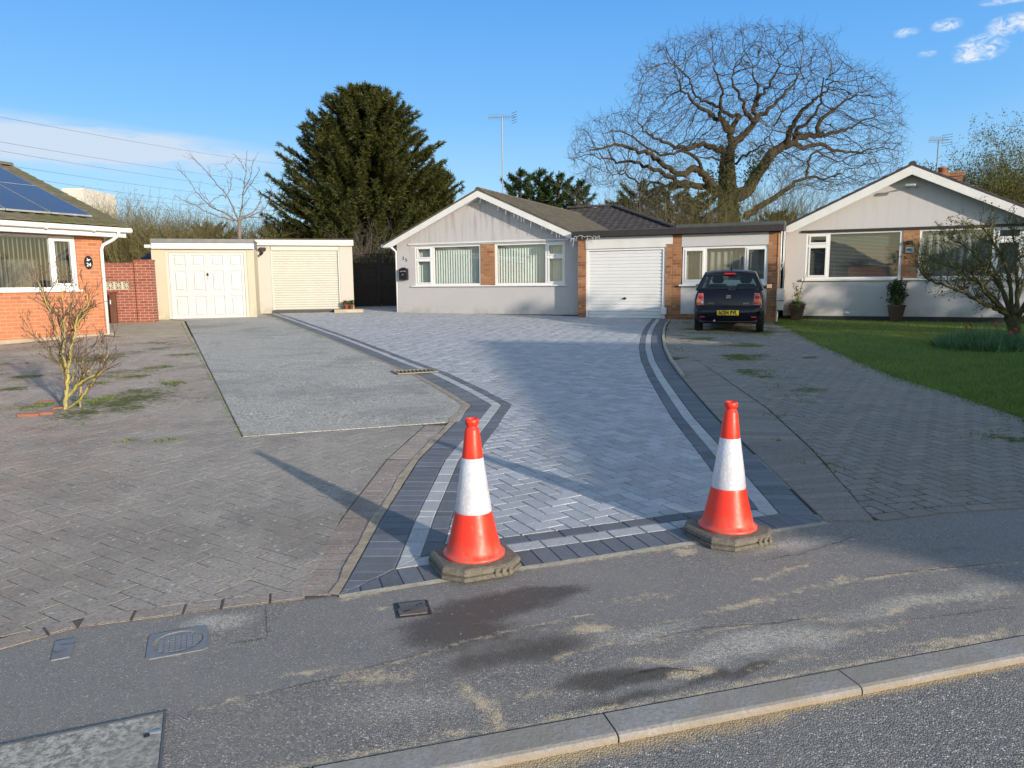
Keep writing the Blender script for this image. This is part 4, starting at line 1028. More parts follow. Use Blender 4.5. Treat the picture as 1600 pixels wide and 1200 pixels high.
window(X, 2.88+du, 5.0+du, 1.31, 2.285, [(2.97+du, 3.40+du, 1.43, 2.19), (3.49+du, 4.44+du, 1.42, 2.23), (4.52+du, 4.93+du, 1.43, 2.19)], blind='net', opener=(0, 2))
room(X, 2.9+du, 4.95+du, 1.3, 2.3)
mb = MB(); mb.rbox(2.80+du, 5.07+du, -.07, .03, 1.27, 1.312, .008); mb.build('window_sill', M['upvc'], X)
mb = MB(); mb.box(2.685+du, 5.36+du, -.16, -.13, 2.61, 2.77); mb.box(5.33+du, 5.36+du, -.13, 5.6, 2.61, 2.77); mb.build('fascia_board', M['brown'], X, bevel=.004)
mb = MB(); mb.box(2.685+du, 5.33+du, -.13, 5.6, 2.63, 2.74); mb.box(2.70+du, 5.36+du, -.02, 5.6, 2.74, 2.86); mb.build('flat_roof', M['felt'], X)
mb = MB(); mb.lathe([(.10, 0), (.10, .10), (.17, .12), (.15, .17), (.05, .24)], 16, (2.05, 2.6, 2.85)); mb.build('roof_vent', M['black'], X, smooth=True)
mb = MB(); mb.tube([(5.30+du, -.03, 2.60), (5.30+du, -.03, 1.2)], .02, 8); mb.tube([(5.36+du, -.02, 2.60), (5.36+du, -.02, 1.75), (5.33+du, -.03, 1.7), (5.30+du, -.04, 1.6)], .014, 6); mb.tube([(5.27+du, -.03, .66), (5.26+du, -.04, .30)], .022, 8)
mb.tube([(5.385+du, -.02, 2.60), (5.38+du, -.02, 1.2)], .012, 6); mb.tube([(5.24+du, -.02, 1.85), (5.32+du, -.05, 1.80), (5.38+du, -.02, 1.86)], .012, 6)
mb.build('service_pipe', M['fascia'], X, smooth=True)
mb = MB(); mb.rbox(5.24+du, 5.43+du, -.13, -.01, .90, 1.20, .02); mb.rbox(5.25+du, 5.41+du, -.10, -.01, .66, .89, .015); mb.build('meter_box', M['cream_paint'], X)
mb = MB(); mb.rbox(2.36, 2.50, -.12, -.022, .52, .72, .02); mb.tube([(2.44, -.06, .52), (2.46, -.07, .42)], .01, 6); sk = mb.build('socket_box', M['upvc'], A)

# ================================================================== right bungalow
B = thing('bungalow', 'pale rendered bungalow with grey slatted blinds, number 26, behind the lawn', 'house', (7.113, 19.432, .42), -24)
gable_house(B, 5.55, 10, 2.66, .478, M['render_right'], M['tile_dark'], [(.50, 5.28, 1.43, 2.585)], zb=.2, x_over=.16, fas_h=.19)
mb = MB(); mb.box(2.69, 3.05, .012, .2, 1.43, 2.585); mb.build('brick_panel', M['brick_brown'], B)
window(B, .50, 2.69, 1.43, 2.585, [(.59, .97, 2.34, 2.51), (.59, .97, 1.51, 2.22), (1.06, 2.63, 1.47, 2.55)], blind='slats', opener=(0, 1))
window(B, 3.05, 5.28, 1.43, 2.585, [(3.10, 4.57, 1.47, 2.55), (4.68, 5.10, 2.36, 2.53), (4.68, 5.10, 1.51, 2.24)], blind='net', opener=(1, 2))
room(B, .5, 5.2, 1.4, 2.6)
mb = MB(); mb.rbox(.42, 5.33, -.06, .03, 1.375, 1.428, .008); mb.build('window_sill', M['upvc'], B)
mb = MB(); mb.rbox(.37, 5.4, -.035, 0, 2.60, 2.655, .006); mb.build('drip_rail', M['brown'], B)
mb = MB(); mb.box(-.004, 5.554, -.008, 0, .2, .49); mb.build('plinth', M['plinth'], B)
mb = MB(); mb.rbox(2.75, 2.94, -.008, .011, 2.04, 2.18, .006); pl_ = mb.build('number_plate', simple('pale_blue_plate', (.25, .36, .42), .5), B)
text_mesh('house_number', '26', .10, M['black'], B, (2.845, -.010, 2.11), depth=.002)
mb = MB(); mb.rbox(2.765, 2.915, -.09, .011, 2.25, 2.33, .02); mb.build('wall_lamp', M['black'], B)
mb = MB(); mb.tube([(2.72, .0, 3.60), (2.72, -.28, 3.62)], .012, 6); mb.rbox(2.64, 2.86, -.34, -.27, 3.585, 3.65, .015); mb.tube([(2.95, 0, 3.58), (2.80, -.2, 3.62)], .008, 5); mb.tube([(2.62, -.3, 3.6), (2.88, -.3, 3.64)], .014, 8); mb.build('floodlight', M['galv'], B)
mb = MB(); mb.lathe([(.035, 0), (.035, .02), (.02, .03)], 12); v_ = mb.build('wall_vent', M['black'], B, gzoff=False); v_.location = (4.12, -.001, 1.20-.42); v_.rotation_euler = (R(90), 0, 0)
mb = MB(); ch = MB(); ch.box(2.2, 2.95, 5.2, 5.85, 3.6, 4.72); ch.box(2.14, 3.01, 5.14, 5.91, 4.72, 4.80)
C_h = thing('chimney', 'brick chimney with one terracotta pot behind the right bungalow roof', 'chimney', (14.0, 24.4, 3.0), -24)
mb = MB(); mb.box(-.42, .42, -.35, .35, 3.2, 4.62); mb.box(-.47, .47, -.40, .40, 4.62, 4.70); mb.box(-.44, .44, -.37, .37, 4.70, 4.75); mb.build('stack', M['brick_brown'], C_h)
mb = MB(); mb.lathe([(.12, 4.75), (.115, 4.90), (.135, 4.91), (.135, 4.95), (.10, 4.95), (.10, 4.85)], 20, (-.12, 0, 0)); mb.build('chimney_pot', M['terracotta'], C_h, smooth=True)
a_ = thing('television_antenna', 'short aerial beside the chimney of the right bungalow', 'antenna', (13.62, 24.3, 4.5), 0)
mb = yagi(a_, 0, 0, 4.3, 5.78, .66, 0, 10, ang=5); mb.build('mast', M['antenna'], a_)

# ================================================================== left house
Lh = thing('bungalow', 'orange brick bungalow with solar panels and white gutter at the left edge', 'house', (-9.019, 16.591, .32), 62)
mb = MB(); panel(mb, -7.5, 0, .1, 2.50, [(-3.9, -.60, 1.33, 2.46)], 0, .26); mb.box(-.26, 0, .26, 7.6, .1, 2.50); mb.prism([(0, 2.5), (0, 2.5), (0, 2.5)], 0, 0.0001)
wl = mb.build('wall', M['brick_orange'], Lh)
mb = MB(); b0 = len(mb.v); mb.add([(-.26, .26, 2.5), (-.26, 7.6, 2.5), (-.26, 3.9, 4.0), (0, .26, 2.5), (0, 7.6, 2.5), (0, 3.9, 4.0)], [(0, 1, 2), (3, 5, 4), (0, 2, 5, 3), (1, 4, 5, 2)]); mb.build('gable_wall', M['brick_orange'], Lh)
window(Lh, -3.9, -.60, 1.335, 2.46, [(-3.8, -2.45, 1.39, 2.41), (-2.35, -1.14, 1.39, 2.41), (-1.05, -.70, 1.46, 2.36)], blind='vertical', opener=(2,), drop=.75)
room(Lh, -3.9, -.6, 1.33, 2.46)
mb = MB(); mb.rbox(-3.95, -.55, -.05, .03, 1.29, 1.335, .008); mb.build('window_sill', M['upvc'], Lh)
mb = MB(); mb.box(-7.6, .06, -.05, 0.0, .1, .36); mb.build('plinth', M['concrete_pale'], Lh)
mb = MB(); mb.rbox(-7.6, .40, -.28, -.255, 2.47, 2.62, .006); mb.box(-7.6, .40, -.255, .02, 2.475, 2.49); mb.build('fascia_board', M['fascia'], Lh)
mb = MB(); mb.tube([(-7.6, -.34, 2.625), (.48, -.34, 2.625)], .056, 10); [mb.tube([(x, -.34, 2.70), (x, -.34, 2.55)], .02, 6) for x in ()]
for x in (-3.4, -2.4, -1.4, -.4): mb.rbox(x-.02, x+.02, -.405, -.275, 2.56, 2.665, .005)
mb.build('gutter', M['upvc'], Lh, smooth=False)
mb = MB(); mb.tube([(.18, -.34, 2.60), (.18, -.34, 2.52), (.12, -.22, 2.42), (-.02, -.06, 2.30), (-.055, -.045, 2.20), (-.055, -.045, .30)], .036, 10); mb.build('downpipe', M['upvc'], Lh, smooth=True)
P_ = .385; c_ = 1/math.hypot(1, P_); s_ = P_*c_
mb = MB(); tiles(mb, (-7.8, -.36, 2.70), (1, 0, 0), (0, c_, s_), (0, -s_, c_), 8.2, 4.25/c_, amp=.028, step=.022)
tiles(mb, (-7.8, 8.14, 2.70), (1, 0, 0), (0, -c_, s_), (0, s_, c_), 8.2, 4.25/c_, amp=.028)
ridge(mb, (-7.8, 3.89, 2.70+4.25*P_+.04), (.4, 3.89, 2.70+4.25*P_+.04))
mb.add([(-7.8, -.34, 2.68), (.4, -.34, 2.68), (.4, 3.89, 2.68+4.23*P_), (-7.8, 3.89, 2.68+4.23*P_)], [(0, 1, 2, 3)])
# undercloak at the verge
mb.add([(.36, -.34, 2.66), (.36, 3.89, 2.66+4.23*P_), (.36, 3.89, 2.72+4.23*P_), (.36, -.34, 2.72)], [(0, 1, 2, 3)])
mb.build('roof', M['tile_moss'], Lh)
def solar_mat():
    m, t = mat('solar_cells'); o = t.obj(); x, y, z = t.sep(o)
    def grid(v, p, w_): f = t.math('FRACT', t.math('DIVIDE', v, p)); return t.math('LESS_THAN', t.math('ABSOLUTE', t.math('SUBTRACT', f, .5)), w_)
    sl_ = t.math('DIVIDE', y, c_)
    g1 = t.math('MAXIMUM', grid(x, .146, .012), grid(sl_, .162, .012)); g2 = grid(x, .0487, .03)
    c = t.mix(t.noise(1.2, 2, .5, o), (.012, .020, .055), (.020, .034, .085)); c = t.mix(t.math('MULTIPLY', g2, .25), c, (.15, .17, .22)); c = t.mix(t.math('MULTIPLY', g1, .55), c, (.16, .18, .24))
    t.set(t.i['Base Color'], c); t.i['Roughness'].default_value = .12; t.i['Specular IOR Level'].default_value = .5; return m
M['solar'] = solar_mat()
for j in range(2):
    for i in range(4):
        u1 = -.19-i*.885; v0 = -.02+j*1.97; v1 = v0+1.95
        rz_ = lambda v: 2.70+P_*(v+.36)+.10
        mb = MB(); th = .035
        vs = [(u1-.87, v0, rz_(v0)), (u1, v0, rz_(v0)), (u1, v1, rz_(v1)), (u1-.87, v1, rz_(v1))]
        vs += [(x, y, z-th) for x, y, z in vs]; mb.add(vs, [(0, 1, 2, 3), (4, 7, 6, 5), (0, 4, 5, 1), (1, 5, 6, 2), (2, 6, 7, 3), (3, 7, 4, 0)])
        sp = mb.build('solar_panel', M['galv_pale'] if 'galv_pale' in M else M['galv'], Lh)
        mb = MB(); e = .022; vs = [(u1-.87+e, v0+e, rz_(v0+e)+.004), (u1-e, v0+e, rz_(v0+e)+.004), (u1-e, v1-e, rz_(v1-e)+.004), (u1-.87+e, v1-e, rz_(v1-e)+.004)]
        mb.add(vs, [(0, 1, 2, 3)]); mb.build('cells', M['solar'], sp)
# oval house plaque 24
pq = thing('number_plaque', 'black oval house plaque with a white bird and 24 on the orange brick', 'house sign', (-9.019, 16.591, 1.7), 62)
mb = MB(); n = 40; vs = [(-.35+.095*math.cos(2*math.pi*k/n), yy, 1.915+.145*math.sin(2*math.pi*k/n)) for yy in (-.012, -.001) for k in range(n)]
mb.add(vs, [tuple(range(n)), tuple(range(2*n-1, n-1, -1))]+[(k, k+n, (k+1) % n+n, (k+1) % n) for k in range(n)]); mb.build('oval_plate', M['black'], pq)
text_mesh('number', '24', .105, M['upvc'], pq, (-.35, -.014, 1.865), depth=.001, bold=.002)
mb = MB(); mb.add([(-.40, -.0135, 1.955), (-.36, -.0135, 1.945), (-.33, -.0135, 1.962), (-.30, -.0135, 1.985), (-.335, -.0135, 1.985), (-.36, -.0135, 1.975)], [(0, 1, 2, 3, 4, 5)]); mb.add([(-.375, -.0135, 1.97), (-.35, -.0135, 1.975), (-.385, -.0135, 2.02)], [(0, 1, 2)]); mb.build('bird_mark', M['upvc'], pq)
# distant white masonry block over the roof
far = thing('flat_roofed_block', 'pale flat topped block standing far behind the solar panel roof', 'building', (-30.0, 50, .57), 0)
x0 = DP(87, 300, 50)[0]; x1 = DP(131, 300, 50)[0]; xm = DP(97, 300, 50)[0]
mb = MB(); mb.box(xm+30, x1+30, 0, 4, .5, DP(110, 294, 50)[2]); mb.build('tower', M['stone_white'], far)
mb = MB(); mb.box(x0+30-3, xm+30, .3, 6, .5, DP(90, 299, 50)[2]); mb.build('low_wing', M['stone_white'], far)

# ================================================================== two detached garages at the back left
g1 = thing('detached_garage', 'cream rendered flat roofed garage with white panelled door, left of the pair', 'garage', (-10.202, 21.279, .43), 15)
mb = MB(); panel(mb, 0, 2.76, .3, 2.45, [(.36, 2.56, .3, 2.40)], 0, .2); mb.box(0, .2, .2, 5.2, .3, 2.45); mb.box(2.56, 2.76, .2, 5.2, .3, 2.45); mb.box(.2, 2.56, 5.0, 5.2, .3, 2.45); mb.build('wall', M['render_cream'], g1)
mb = MB(); mb.rbox(.03, 2.78, -.10, -.07, 2.44, 2.60, .005); mb.build('fascia_board', M['fascia'], g1)
mb = MB(); mb.box(.02, 2.76, -.07, 5.3, 2.46, 2.66); mb.box(.02, 2.78, -.12, -.07, 2.605, 2.72); mb.box(.02, 2.78, -.07, 5.3, 2.66, 2.72); mb.build('flat_roof', M['lead'], g1)
mb = MB(); panel(mb, .362, 2.558, .40, 2.40, [(.44, 2.47, .40, 2.335)], .02, .12); mb.build('door_frame', M['door_cream'], g1, bevel=.004)
def panelled(u0, u1, z0, z1, y, cols, rows):
    mb = MB(); hs = []
    cw = (u1-u0)/cols; zz = z0
    tot = sum(rows); H_ = z1-z0
    for r_ in rows:
        h = H_*r_/tot
        for c in range(cols): hs.append((u0+c*cw+.075*(1 if c % 2 == 0 else .9), u0+(c+1)*cw-.075*(1 if c % 2 else .9), zz+.055, zz+h-.055))
        zz += h
    panel(mb, u0, u1, z0, z1, hs, y, y+.03)
    for a, b, c, d in hs:   # recessed bevel and raised field
        q = .022; s2 = .06
        o_ = [(a, y, c), (b, y, c), (b, y, d), (a, y, d)]; i1 = [(a+q, y+.026, c+q), (b-q, y+.026, c+q), (b-q, y+.026, d-q), (a+q, y+.026, d-q)]
        i2 = [(a+s2, y+.024, c+s2), (b-s2, y+.024, c+s2), (b-s2, y+.024, d-s2), (a+s2, y+.024, d-s2)]; k = s2+.025
        i3 = [(a+k, y-.001, c+k), (b-k, y-.001, c+k), (b-k, y-.001, d-k), (a+k, y-.001, d-k)]
        mb.add(o_+i1+i2+i3, [(j*4+i, j*4+(i+1) % 4, (j+1)*4+(i+1) % 4, (j+1)*4+i) for j in range(3) for i in range(4)]+[(12, 13, 14, 15)])
    return mb
mb = panelled(.445, 2.465, .43, 2.33, .05, 4, [1.0, 1.0, .62]); dr = mb.build('garage_door', M['door_white'], g1)
mb = MB(); mb.box(1.453, 1.459, .047, .0495, .43, 2.33); mb.build('centre_joint', M['galv'], dr)
mb = MB(); mb.rbox(1.43, 1.48, .03, .052, 1.66, 1.76, .01); mb.tube([(1.42, .02, 1.715), (1.49, .02, 1.715)], .012, 8); mb.tube([(1.455, .05, 1.60), (1.455, .02, 1.60)], .012, 8); mb.build('handle', M['brass'], dr)
g2 = thing('detached_garage', 'grey rendered flat roofed garage with ivory roller shutter door, right of the pair', 'garage', (-8.078, 23.487, .52), 15)
mb = MB(); panel(mb, 0, 3.05, .3, 2.64, [(.52, 2.64, .3, 2.62)], 0, .2); mb.box(0, .2, .2, 5.2, .3, 2.64); mb.box(2.85, 3.05, .2, 5.2, .3, 2.64); mb.box(.2, 2.85, 5.0, 5.2, .3, 2.64); mb.build('wall', M['render_garage'], g2)
mb = MB(); mb.rbox(.02, 3.09, -.10, -.07, 2.625, 2.80, .005); mb.build('fascia_board', M['cream_paint'], g2)
mb = MB(); mb.box(.02, 3.08, -.07, 5.3, 2.66, 2.80); mb.box(.02, 3.09, -.11, 5.3, 2.803, 2.84); mb.build('flat_roof', M['brown'], g2)
mb = MB(); z = .60; n = 25; hh = (2.50-z)/n; prof = []
for k in range(n):
    for a in range(6): t_ = a/5; prof.append((.058-.026*math.sin(math.pi*t_)**.8, z+hh*(k+t_*.96)))
vs = []
for yy, zz in prof: vs += [(.57, yy, zz), (2.59, yy, zz)]
mb.add(vs, [(2*i, 2*i+1, 2*i+3, 2*i+2) for i in range(len(prof)-1)]); dr = mb.build('roller_shutter', M['door_cream'], g2, smooth=False)
mb = MB(); mb.rbox(.525, 2.635, -.0, .12, 2.47, 2.615, .02); mb.build('shutter_box', M['door_cream'], dr)
mb = MB(); mb.box(.525, .57, -.01, .1, .58, 2.47); mb.build('guide_rail', M['door_cream'], dr)
mb = MB(); mb.box(2.59, 2.635, -.01, .1, .58, 2.47); mb.build('guide_rail', M['door_cream'], dr)
mb = MB(); mb.box(.52, 2.64, -.08, .2, .40, .60); mb.build('threshold', M['joint'], g2)
mb = MB(); mb.box(2.4, 3.3, -.55, -.02, .40, .60); mb.build('step', M['concrete_pale'], g2)
mb = MB(); mb.rbox(.20, .40, -.14, -.0, 2.46, 2.56, .015); mb.tube([(.28, -.1, 2.46), (.28, -.12, 2.38)], .04, 10); mb.tube([(.30, -.12, 2.40), (.24, -.2, 2.33)], .035, 10); mb.build('security_light', M['black'], g2)
# little pots on the step
for (dx_, c_p, lab) in ((2.78, 'flower_red', 'small pot of red flowers on the step by the roller door'), (2.95, 'flower_dark', 'small pot of dark leafy bedding at the corner of the roller door garage')):
    x = -8.078+dx_*math.cos(R(15))+.25*math.sin(R(15)); y = 23.487+dx_*math.sin(R(15))-.25*math.cos(R(15))
    t_ = thing('flower_pot', lab, 'potted plant', (x, y, .60), 0, 'little pots on the garage step')
    mb = MB(); mb.lathe([(.055, .60), (.075, .72), (.083, .72), (.083, .745), (.06, .745)], 14); mb.build('pot', M['terracotta'], t_, smooth=True)
    nn = 260; an = rn.uniform(0, 6.28, nn); rr_ = rn.uniform(0, .1, nn); P0 = np.column_stack([rr_*np.cos(an), rr_*np.sin(an), .13+rn.uniform(0, .14, nn)])
    D0 = rn.normal(0, .03, (nn, 3)); W0 = rn.normal(0, .012, (nn, 3)); fm = blade_mat(c_p, (.05, .09, .03), (.35, .06, .05) if 'red' in c_p else (.09, .12, .05)); tri_cloud('foliage', P0, D0, W0, (rn.random(nn) > .6)*1., fm, t_)

# ================================================================== brick garden wall with pierced blocks
gw = thing('garden_wall', 'red brick garden wall with pierced white screen blocks beside the cream garage', 'wall', (-10.0, 20.4, .40), 8)
xs0 = -2.6; mb = MB(); panel(mb, xs0, -.26, .25, 1.98, [(-1.02, -.40, 1.31, 1.53)], 0, .215); mb.rbox(xs0, -.26, -.02, .235, 1.98, 2.03, .01)
mb.build('brickwork', M['brick_red'], gw)
mb = MB(); mb.box(-.235, .19, -.06, .30, .25, 2.05); mb.rbox(-.25, .20, -.08, .32, 2.05, 2.11, .01); mb.build('pier', M['brick_red'], gw)
M['screen'] = simple('screen_block', (.60, .55, .44), .9, var=.12)
for k in range(3):
    a = -1.02+k*.207; b = a+.203; c, d = 1.312, 1.528; mb = MB(); panel(mb, a, b, c, d, [(a+.018, b-.018, c+.018, d-.018)], .03, .12)
    cx, cz = (a+b)/2, (c+d)/2; h = .088
    for q in range(8):
        an = math.pi*q/4+ (math.pi/8*0); ex, ez = math.cos(an), math.sin(an); l_ = h*(1.28 if q % 2 else 1.0)
        px_, pz_ = -ez*.009, ex*.009; px2, pz2 = px_*.35, pz_*.35
        mb.prism([(cx+px_*.3, cz+pz_*.3), (cx-px_*.3, cz-pz_*.3), (cx+ex*l_*.5-px_, cz+ez*l_*.5-pz_), (cx+ex*l_-px_*.4, cz+ez*l_-pz_*.4), (cx+ex*l_+px_*.4, cz+ez*l_+pz_*.4), (cx+ex*l_*.5+px_, cz+ez*l_*.5+pz_)], .04+.0007*q, .11)
    mb.build('screen_block', M['screen'], gw)
gp = thing('gate_post', 'dark brown timber gate post with a white latch against the garden wall', 'gate post', (-10.72, 19.9, .38), 8)
mb = MB(); mb.rbox(-.03, .12, 0, .12, .30, 1.22, .008); mb.rbox(-.08, .16, -.01, .14, 1.22, 1.245, .006); mb.build('post', M['wood_brown'], gp)
mb = MB(); mb.rbox(-.015, .01, -.02, .0, .92, 1.04, .005); mb.build('latch', M['upvc'], gp)
bs = thing('blue_sheeted_shed', 'blue sheet roofed lean-to peeping over the wall beside the cream garage', 'shed', (-11.4, 23.2, .5), 8)
mb = MB(); mb.box(-.3, .75, 0, 1.5, .5, 2.0); mb.build('side_panel', M['blue'], bs)
mb = MB(); mb.prism([(-.35, 2.02), (.8, 2.02), (.8, 2.62), (.35, 2.5)], -.05, 1.6); mb.build('sheet_roof', M['blue'], bs)
mb = MB(); mb.rbox(.10, .6, -.10, -.06, 2.56, 2.66, .01); mb.build('barge_end', M['fascia'], bs)

# ================================================================== dark fence between the garages and the bungalow
fn = thing('fence', 'dark brown timber fence with trellis top between the garage and the bungalow', 'fence', (-6.6, 26.9, .55), 8)
for k in range(3):
    a = k*1.83; mb = MB(); ri = random.Random(k)
    for q in range(18): x = a+.05+q*.097; mb.box(x, x+.10, .0+.012*(q % 2), .018+.012*(q % 2), .6, 2.12+ri.uniform(-.004, .004))
    mb.box(a+.04, a+1.80, -.03, -.001, 2.12, 2.16); mb.box(a+.04, a+1.80, -.03, -.001, 2.44, 2.48); mb.box(a+.04, a+1.80, -.04, -.001, 1.3, 1.37)
    mb.build('fence_panel', M['fence'], fn)
    mb = MB()
    for q in range(13): x = a+.06+q*.142; mb.add([(x-.012, -.012, 2.16), (x+.012, -.012, 2.16), (x+.012, -.012, 2.44), (x-.012, -.012, 2.44)], [(0, 1, 2, 3)]); mb.box(x-.012, x+.012, -.025, -.012, 2.16, 2.44)
    mb.box(a+.04, a+1.80, -.010, .0, 2.28, 2.31); mb.build('trellis', M['fence'], fn)
for k in range(4): mb = MB(); mb.box(k*1.83-.05, k*1.83+.04, -.05, .05, .5, 2.5); mb.build('post', M['fence'], fn)

# ================================================================== overhead cables
wires = [((0, 183, 60), (450, 262, 120), 'topmost of the overhead cables crossing the cloud bank'), ((0, 222, 60), (450, 292, 120), 'second overhead cable from the top, crossing below the cloud bank'), ((0, 236, 60), (450, 306, 120), 'third overhead cable from the top'),
         ((0, 257, 60), (450, 320, 120), 'fourth overhead cable from the top, above the distant block'), ((0, 272, 60), (450, 336, 120), 'fifth overhead cable from the top, passing over the pale block'), ((0, 291, 60), (450, 334, 120), 'second lowest overhead cable, passing the top of the pale block'), ((0, 300, 60), (450, 346, 120), 'lowest overhead cable, skimming the hedge tops')]
for (a, b, lab) in wires:
    p, q = Vector(DP(*a)), Vector(DP(*b)); d = q-p; p2 = p-d*.6; q2 = q+d*.25; mb = MB(); mid = []
    for k in range(33): f = k/32; v = p2.lerp(q2, f); mid.append((v.x, v.y, v.z-1.0*4*(f-.0)*(1-f)+.9))
    mb.tube(mid, .013, 5); o_ = mb.build('overhead_cable', M['cable']); tag(o_, lab, 'overhead cable', 'overhead cables at the left')
# ================================================================== traffic cones
m, t = mat('orange_red_plastic'); o = t.obj(); z = t.sep(o)[2]; n1 = t.noise(26, 6, .7, o); n2 = t.noise(90, 3, .7, t.vmath('MULTIPLY', o, (1, 1, .15)))
c = t.mix(t.smooth(n1, .45, .75, 0, .35), (.84, .038, .016), (.62, .05, .025)); c = t.mix(t.smooth(n2, .60, .72, 0, .35), c, (.85, .22, .14))
c = t.mix(t.math('MULTIPLY', t.smooth(z, .05, .17, 1, 0), t.smooth(n1, .35, .62, .1, .6)), c, (.30, .17, .12)); t.set(t.i['Base Color'], c); t.set(t.i['Roughness'], t.lin(n1, .3, .7, .3, .55)); M['cone_red'] = m
m, t = mat('retroreflective_sleeve'); o = t.obj(); x, y, z = t.sep(o)
an = t.math('MULTIPLY', t.math('ARCTAN2', y, x), 9.); v = t.voro(1., t.comb(an, t.math('MULTIPLY', z, 48.), 0.), out=0)
c = t.mix(t.smooth(v, .2, .6), (.74, .75, .80), (.60, .61, .68)); c = t.mix(t.smooth(t.noise(14, 6, .75, o), .5, .7, 0, .45), c, (.42, .41, .42)); t.set(t.i['Base Color'], c); t.i['Roughness'].default_value = .3; t.i['Metallic'].default_value = .12
t.i['Coat Weight'].default_value = .5; t.i['Coat Roughness'].default_value = .12; t.set(t.i['Normal'], t.bump(v, .15, .003)); M['sleeve'] = m
m, t = mat('recycled_rubber'); o = t.obj(); n1 = t.noise(24, 5, .7, o); n2 = t.noise(120, 3, .7, o)
c = t.mix(t.smooth(n1, .3, .7), (.085, .078, .066), (.17, .155, .125)); c = t.mix(t.lin(n2, .4, .7, 0, .5), c, (.24, .215, .17)); t.set(t.i['Base Color'], c); t.i['Roughness'].default_value = .9
t.set(t.i['Normal'], t.bump(t.math('ADD', n1, t.math('MULTIPLY', n2, .5)), .8, .006)); M['rubber'] = m
def cone(loc, rz, label, scale=1.):
    c = thing('traffic_cone', label, 'traffic cone', loc, rz, 'traffic cones at the driveway mouth')
    # octagonal base in two layers
    b = MB(); hw, cut = .205, .085
    def oc(h, k, z): return [(x, y, z) for x, y in ((-h+k, -h), (h-k, -h), (h, -h+k), (h, h-k), (h-k, h), (-h+k, h), (-h, h-k), (-h, -h+k))]
    lv = [(hw-.004, cut, 0), (hw, cut, .006), (hw, cut, .022), (hw-.012, cut, .025), (hw-.012, cut, .031), (hw-.002, cut, .034), (hw-.004, cut, .052), (hw-.016, cut, .060), (.13, .075, .064)]
    vs = sum([oc(h, k*h/hw, z) for h, k, z in lv], []); n = len(lv)
    fs = [tuple(range(7, -1, -1)), tuple(range((n-1)*8, n*8))]+[(j*8+i, j*8+(i+1) % 8, (j+1)*8+(i+1) % 8, (j+1)*8+i) for j in range(n-1) for i in range(8)]
    b.add(vs, fs)
    for sx in (-1, 1):     # moulded grip lugs on two sides
        for k in (-.035, 0, .035): b.rbox(k-.011+.02*sx*0+.08, k+.011+.08, -hw-.006 if sx < 0 else hw-.02, -hw+.02 if sx < 0 else hw+.006, .008, .046, .004)
    bo = b.build('rubber_base', M['rubber'], c, gzoff=False)
    prof = [(.150, .060), (.156, .064), (.156, .074), (.148, .080), (.140, .084)]
    for k in range(1, 13):
        f = k/12; z = .084+f*.20; r_ = .140-(.140-.092)*f**.86; prof.append((r_, z))
    body = MB(); body.lathe(prof+[(.0905, .288)], 48); body.build('cone_skirt', M['cone_red'], c, smooth=True, gzoff=False)
    s = MB(); s.lathe([(.0915, .284), (.0925, .286), (.0925, .291), (.0545, .552), (.053, .556)], 48); s.build('reflective_sleeve', M['sleeve'], c, smooth=True, gzoff=False)
    tp = MB(); tp.lathe([(.0915, .28), (.0525, .552), (.0525, .558), (.0365, .690), (.033, .702), (.0265, .708), (.0265, .716), (.034, .722), (.0355, .735), (.034, .748), (.029, .751), (.026, .745), (.026, .70), (.02, .69)], 48)
    tp.build('cone_top', M['cone_red'], c, smooth=True, gzoff=False)
    for o_ in c.children:
        if 'cone' in o_.name: pass
    c.scale = (scale,)*3
    return c
cone((-.195, 3.515, .014), 22, 'red and white traffic cone at the left corner of the driveway', .985)
cone((1.165, 3.88, .017), 24, 'red and white traffic cone at the right corner of the driveway', .995)

# ================================================================== iron covers in the pavement
def cast_mat(name, c1, c2, rust=.3):
    m, t = mat(name); o = t.obj(); n1 = t.noise(30, 5, .7, o); n2 = t.noise(6, 4, .6, o)
    c = t.mix(n1, c1, c2); c = t.mix(t.smooth(n2, .5, .7, 0, rust), c, (.12, .075, .045)); t.set(t.i['Base Color'], c); t.i['Roughness'].default_value = .6; t.i['Metallic'].default_value = .3
    t.set(t.i['Normal'], t.bump(n1, .6, .004)); return m
M['cast'] = cast_mat('cast_iron', (.09, .095, .105), (.16, .165, .18))
M['cast_blue'] = cast_mat('blue_grey_iron', (.16, .17, .19), (.27, .28, .295), .25)
def ang_of(a, b): return math.degrees(math.atan2(b[1]-a[1], b[0]-a[0]))
mc = [G(231, 996), G(322, 981), G(326, 1016), G(231, 1034)]
cx, cy = sum(p[0] for p in mc)/4, sum(p[1] for p in mc)/4; rz = (ang_of(mc[0], mc[1])+ang_of(mc[3], mc[2]))/2
wx, wy = math.dist(mc[0], mc[1])/2, math.dist(mc[0], mc[3])/2
mh = thing('manhole_cover', 'square blue-grey frame with a round gridded iron cover set in the pavement', 'manhole cover', (cx, cy, gz(cy)+.006), rz)
mb = MB(); n = 48; z0, z1 = -.02, .004; rr_ = min(wx, wy)*.90; wx, wy = max(wx, wy), min(wx, wy)+.0
sq = []
for k in range(n):
    a = 2*math.pi*(k+.5)/n; ca, sa = math.cos(a), math.sin(a); q = 1/max(abs(ca)/wx, abs(sa)/wy); sq.append((ca*q, sa*q))
ci = [(math.cos(2*math.pi*(k+.5)/n)*wx*.86, math.sin(2*math.pi*(k+.5)/n)*wy*.86) for k in range(n)]
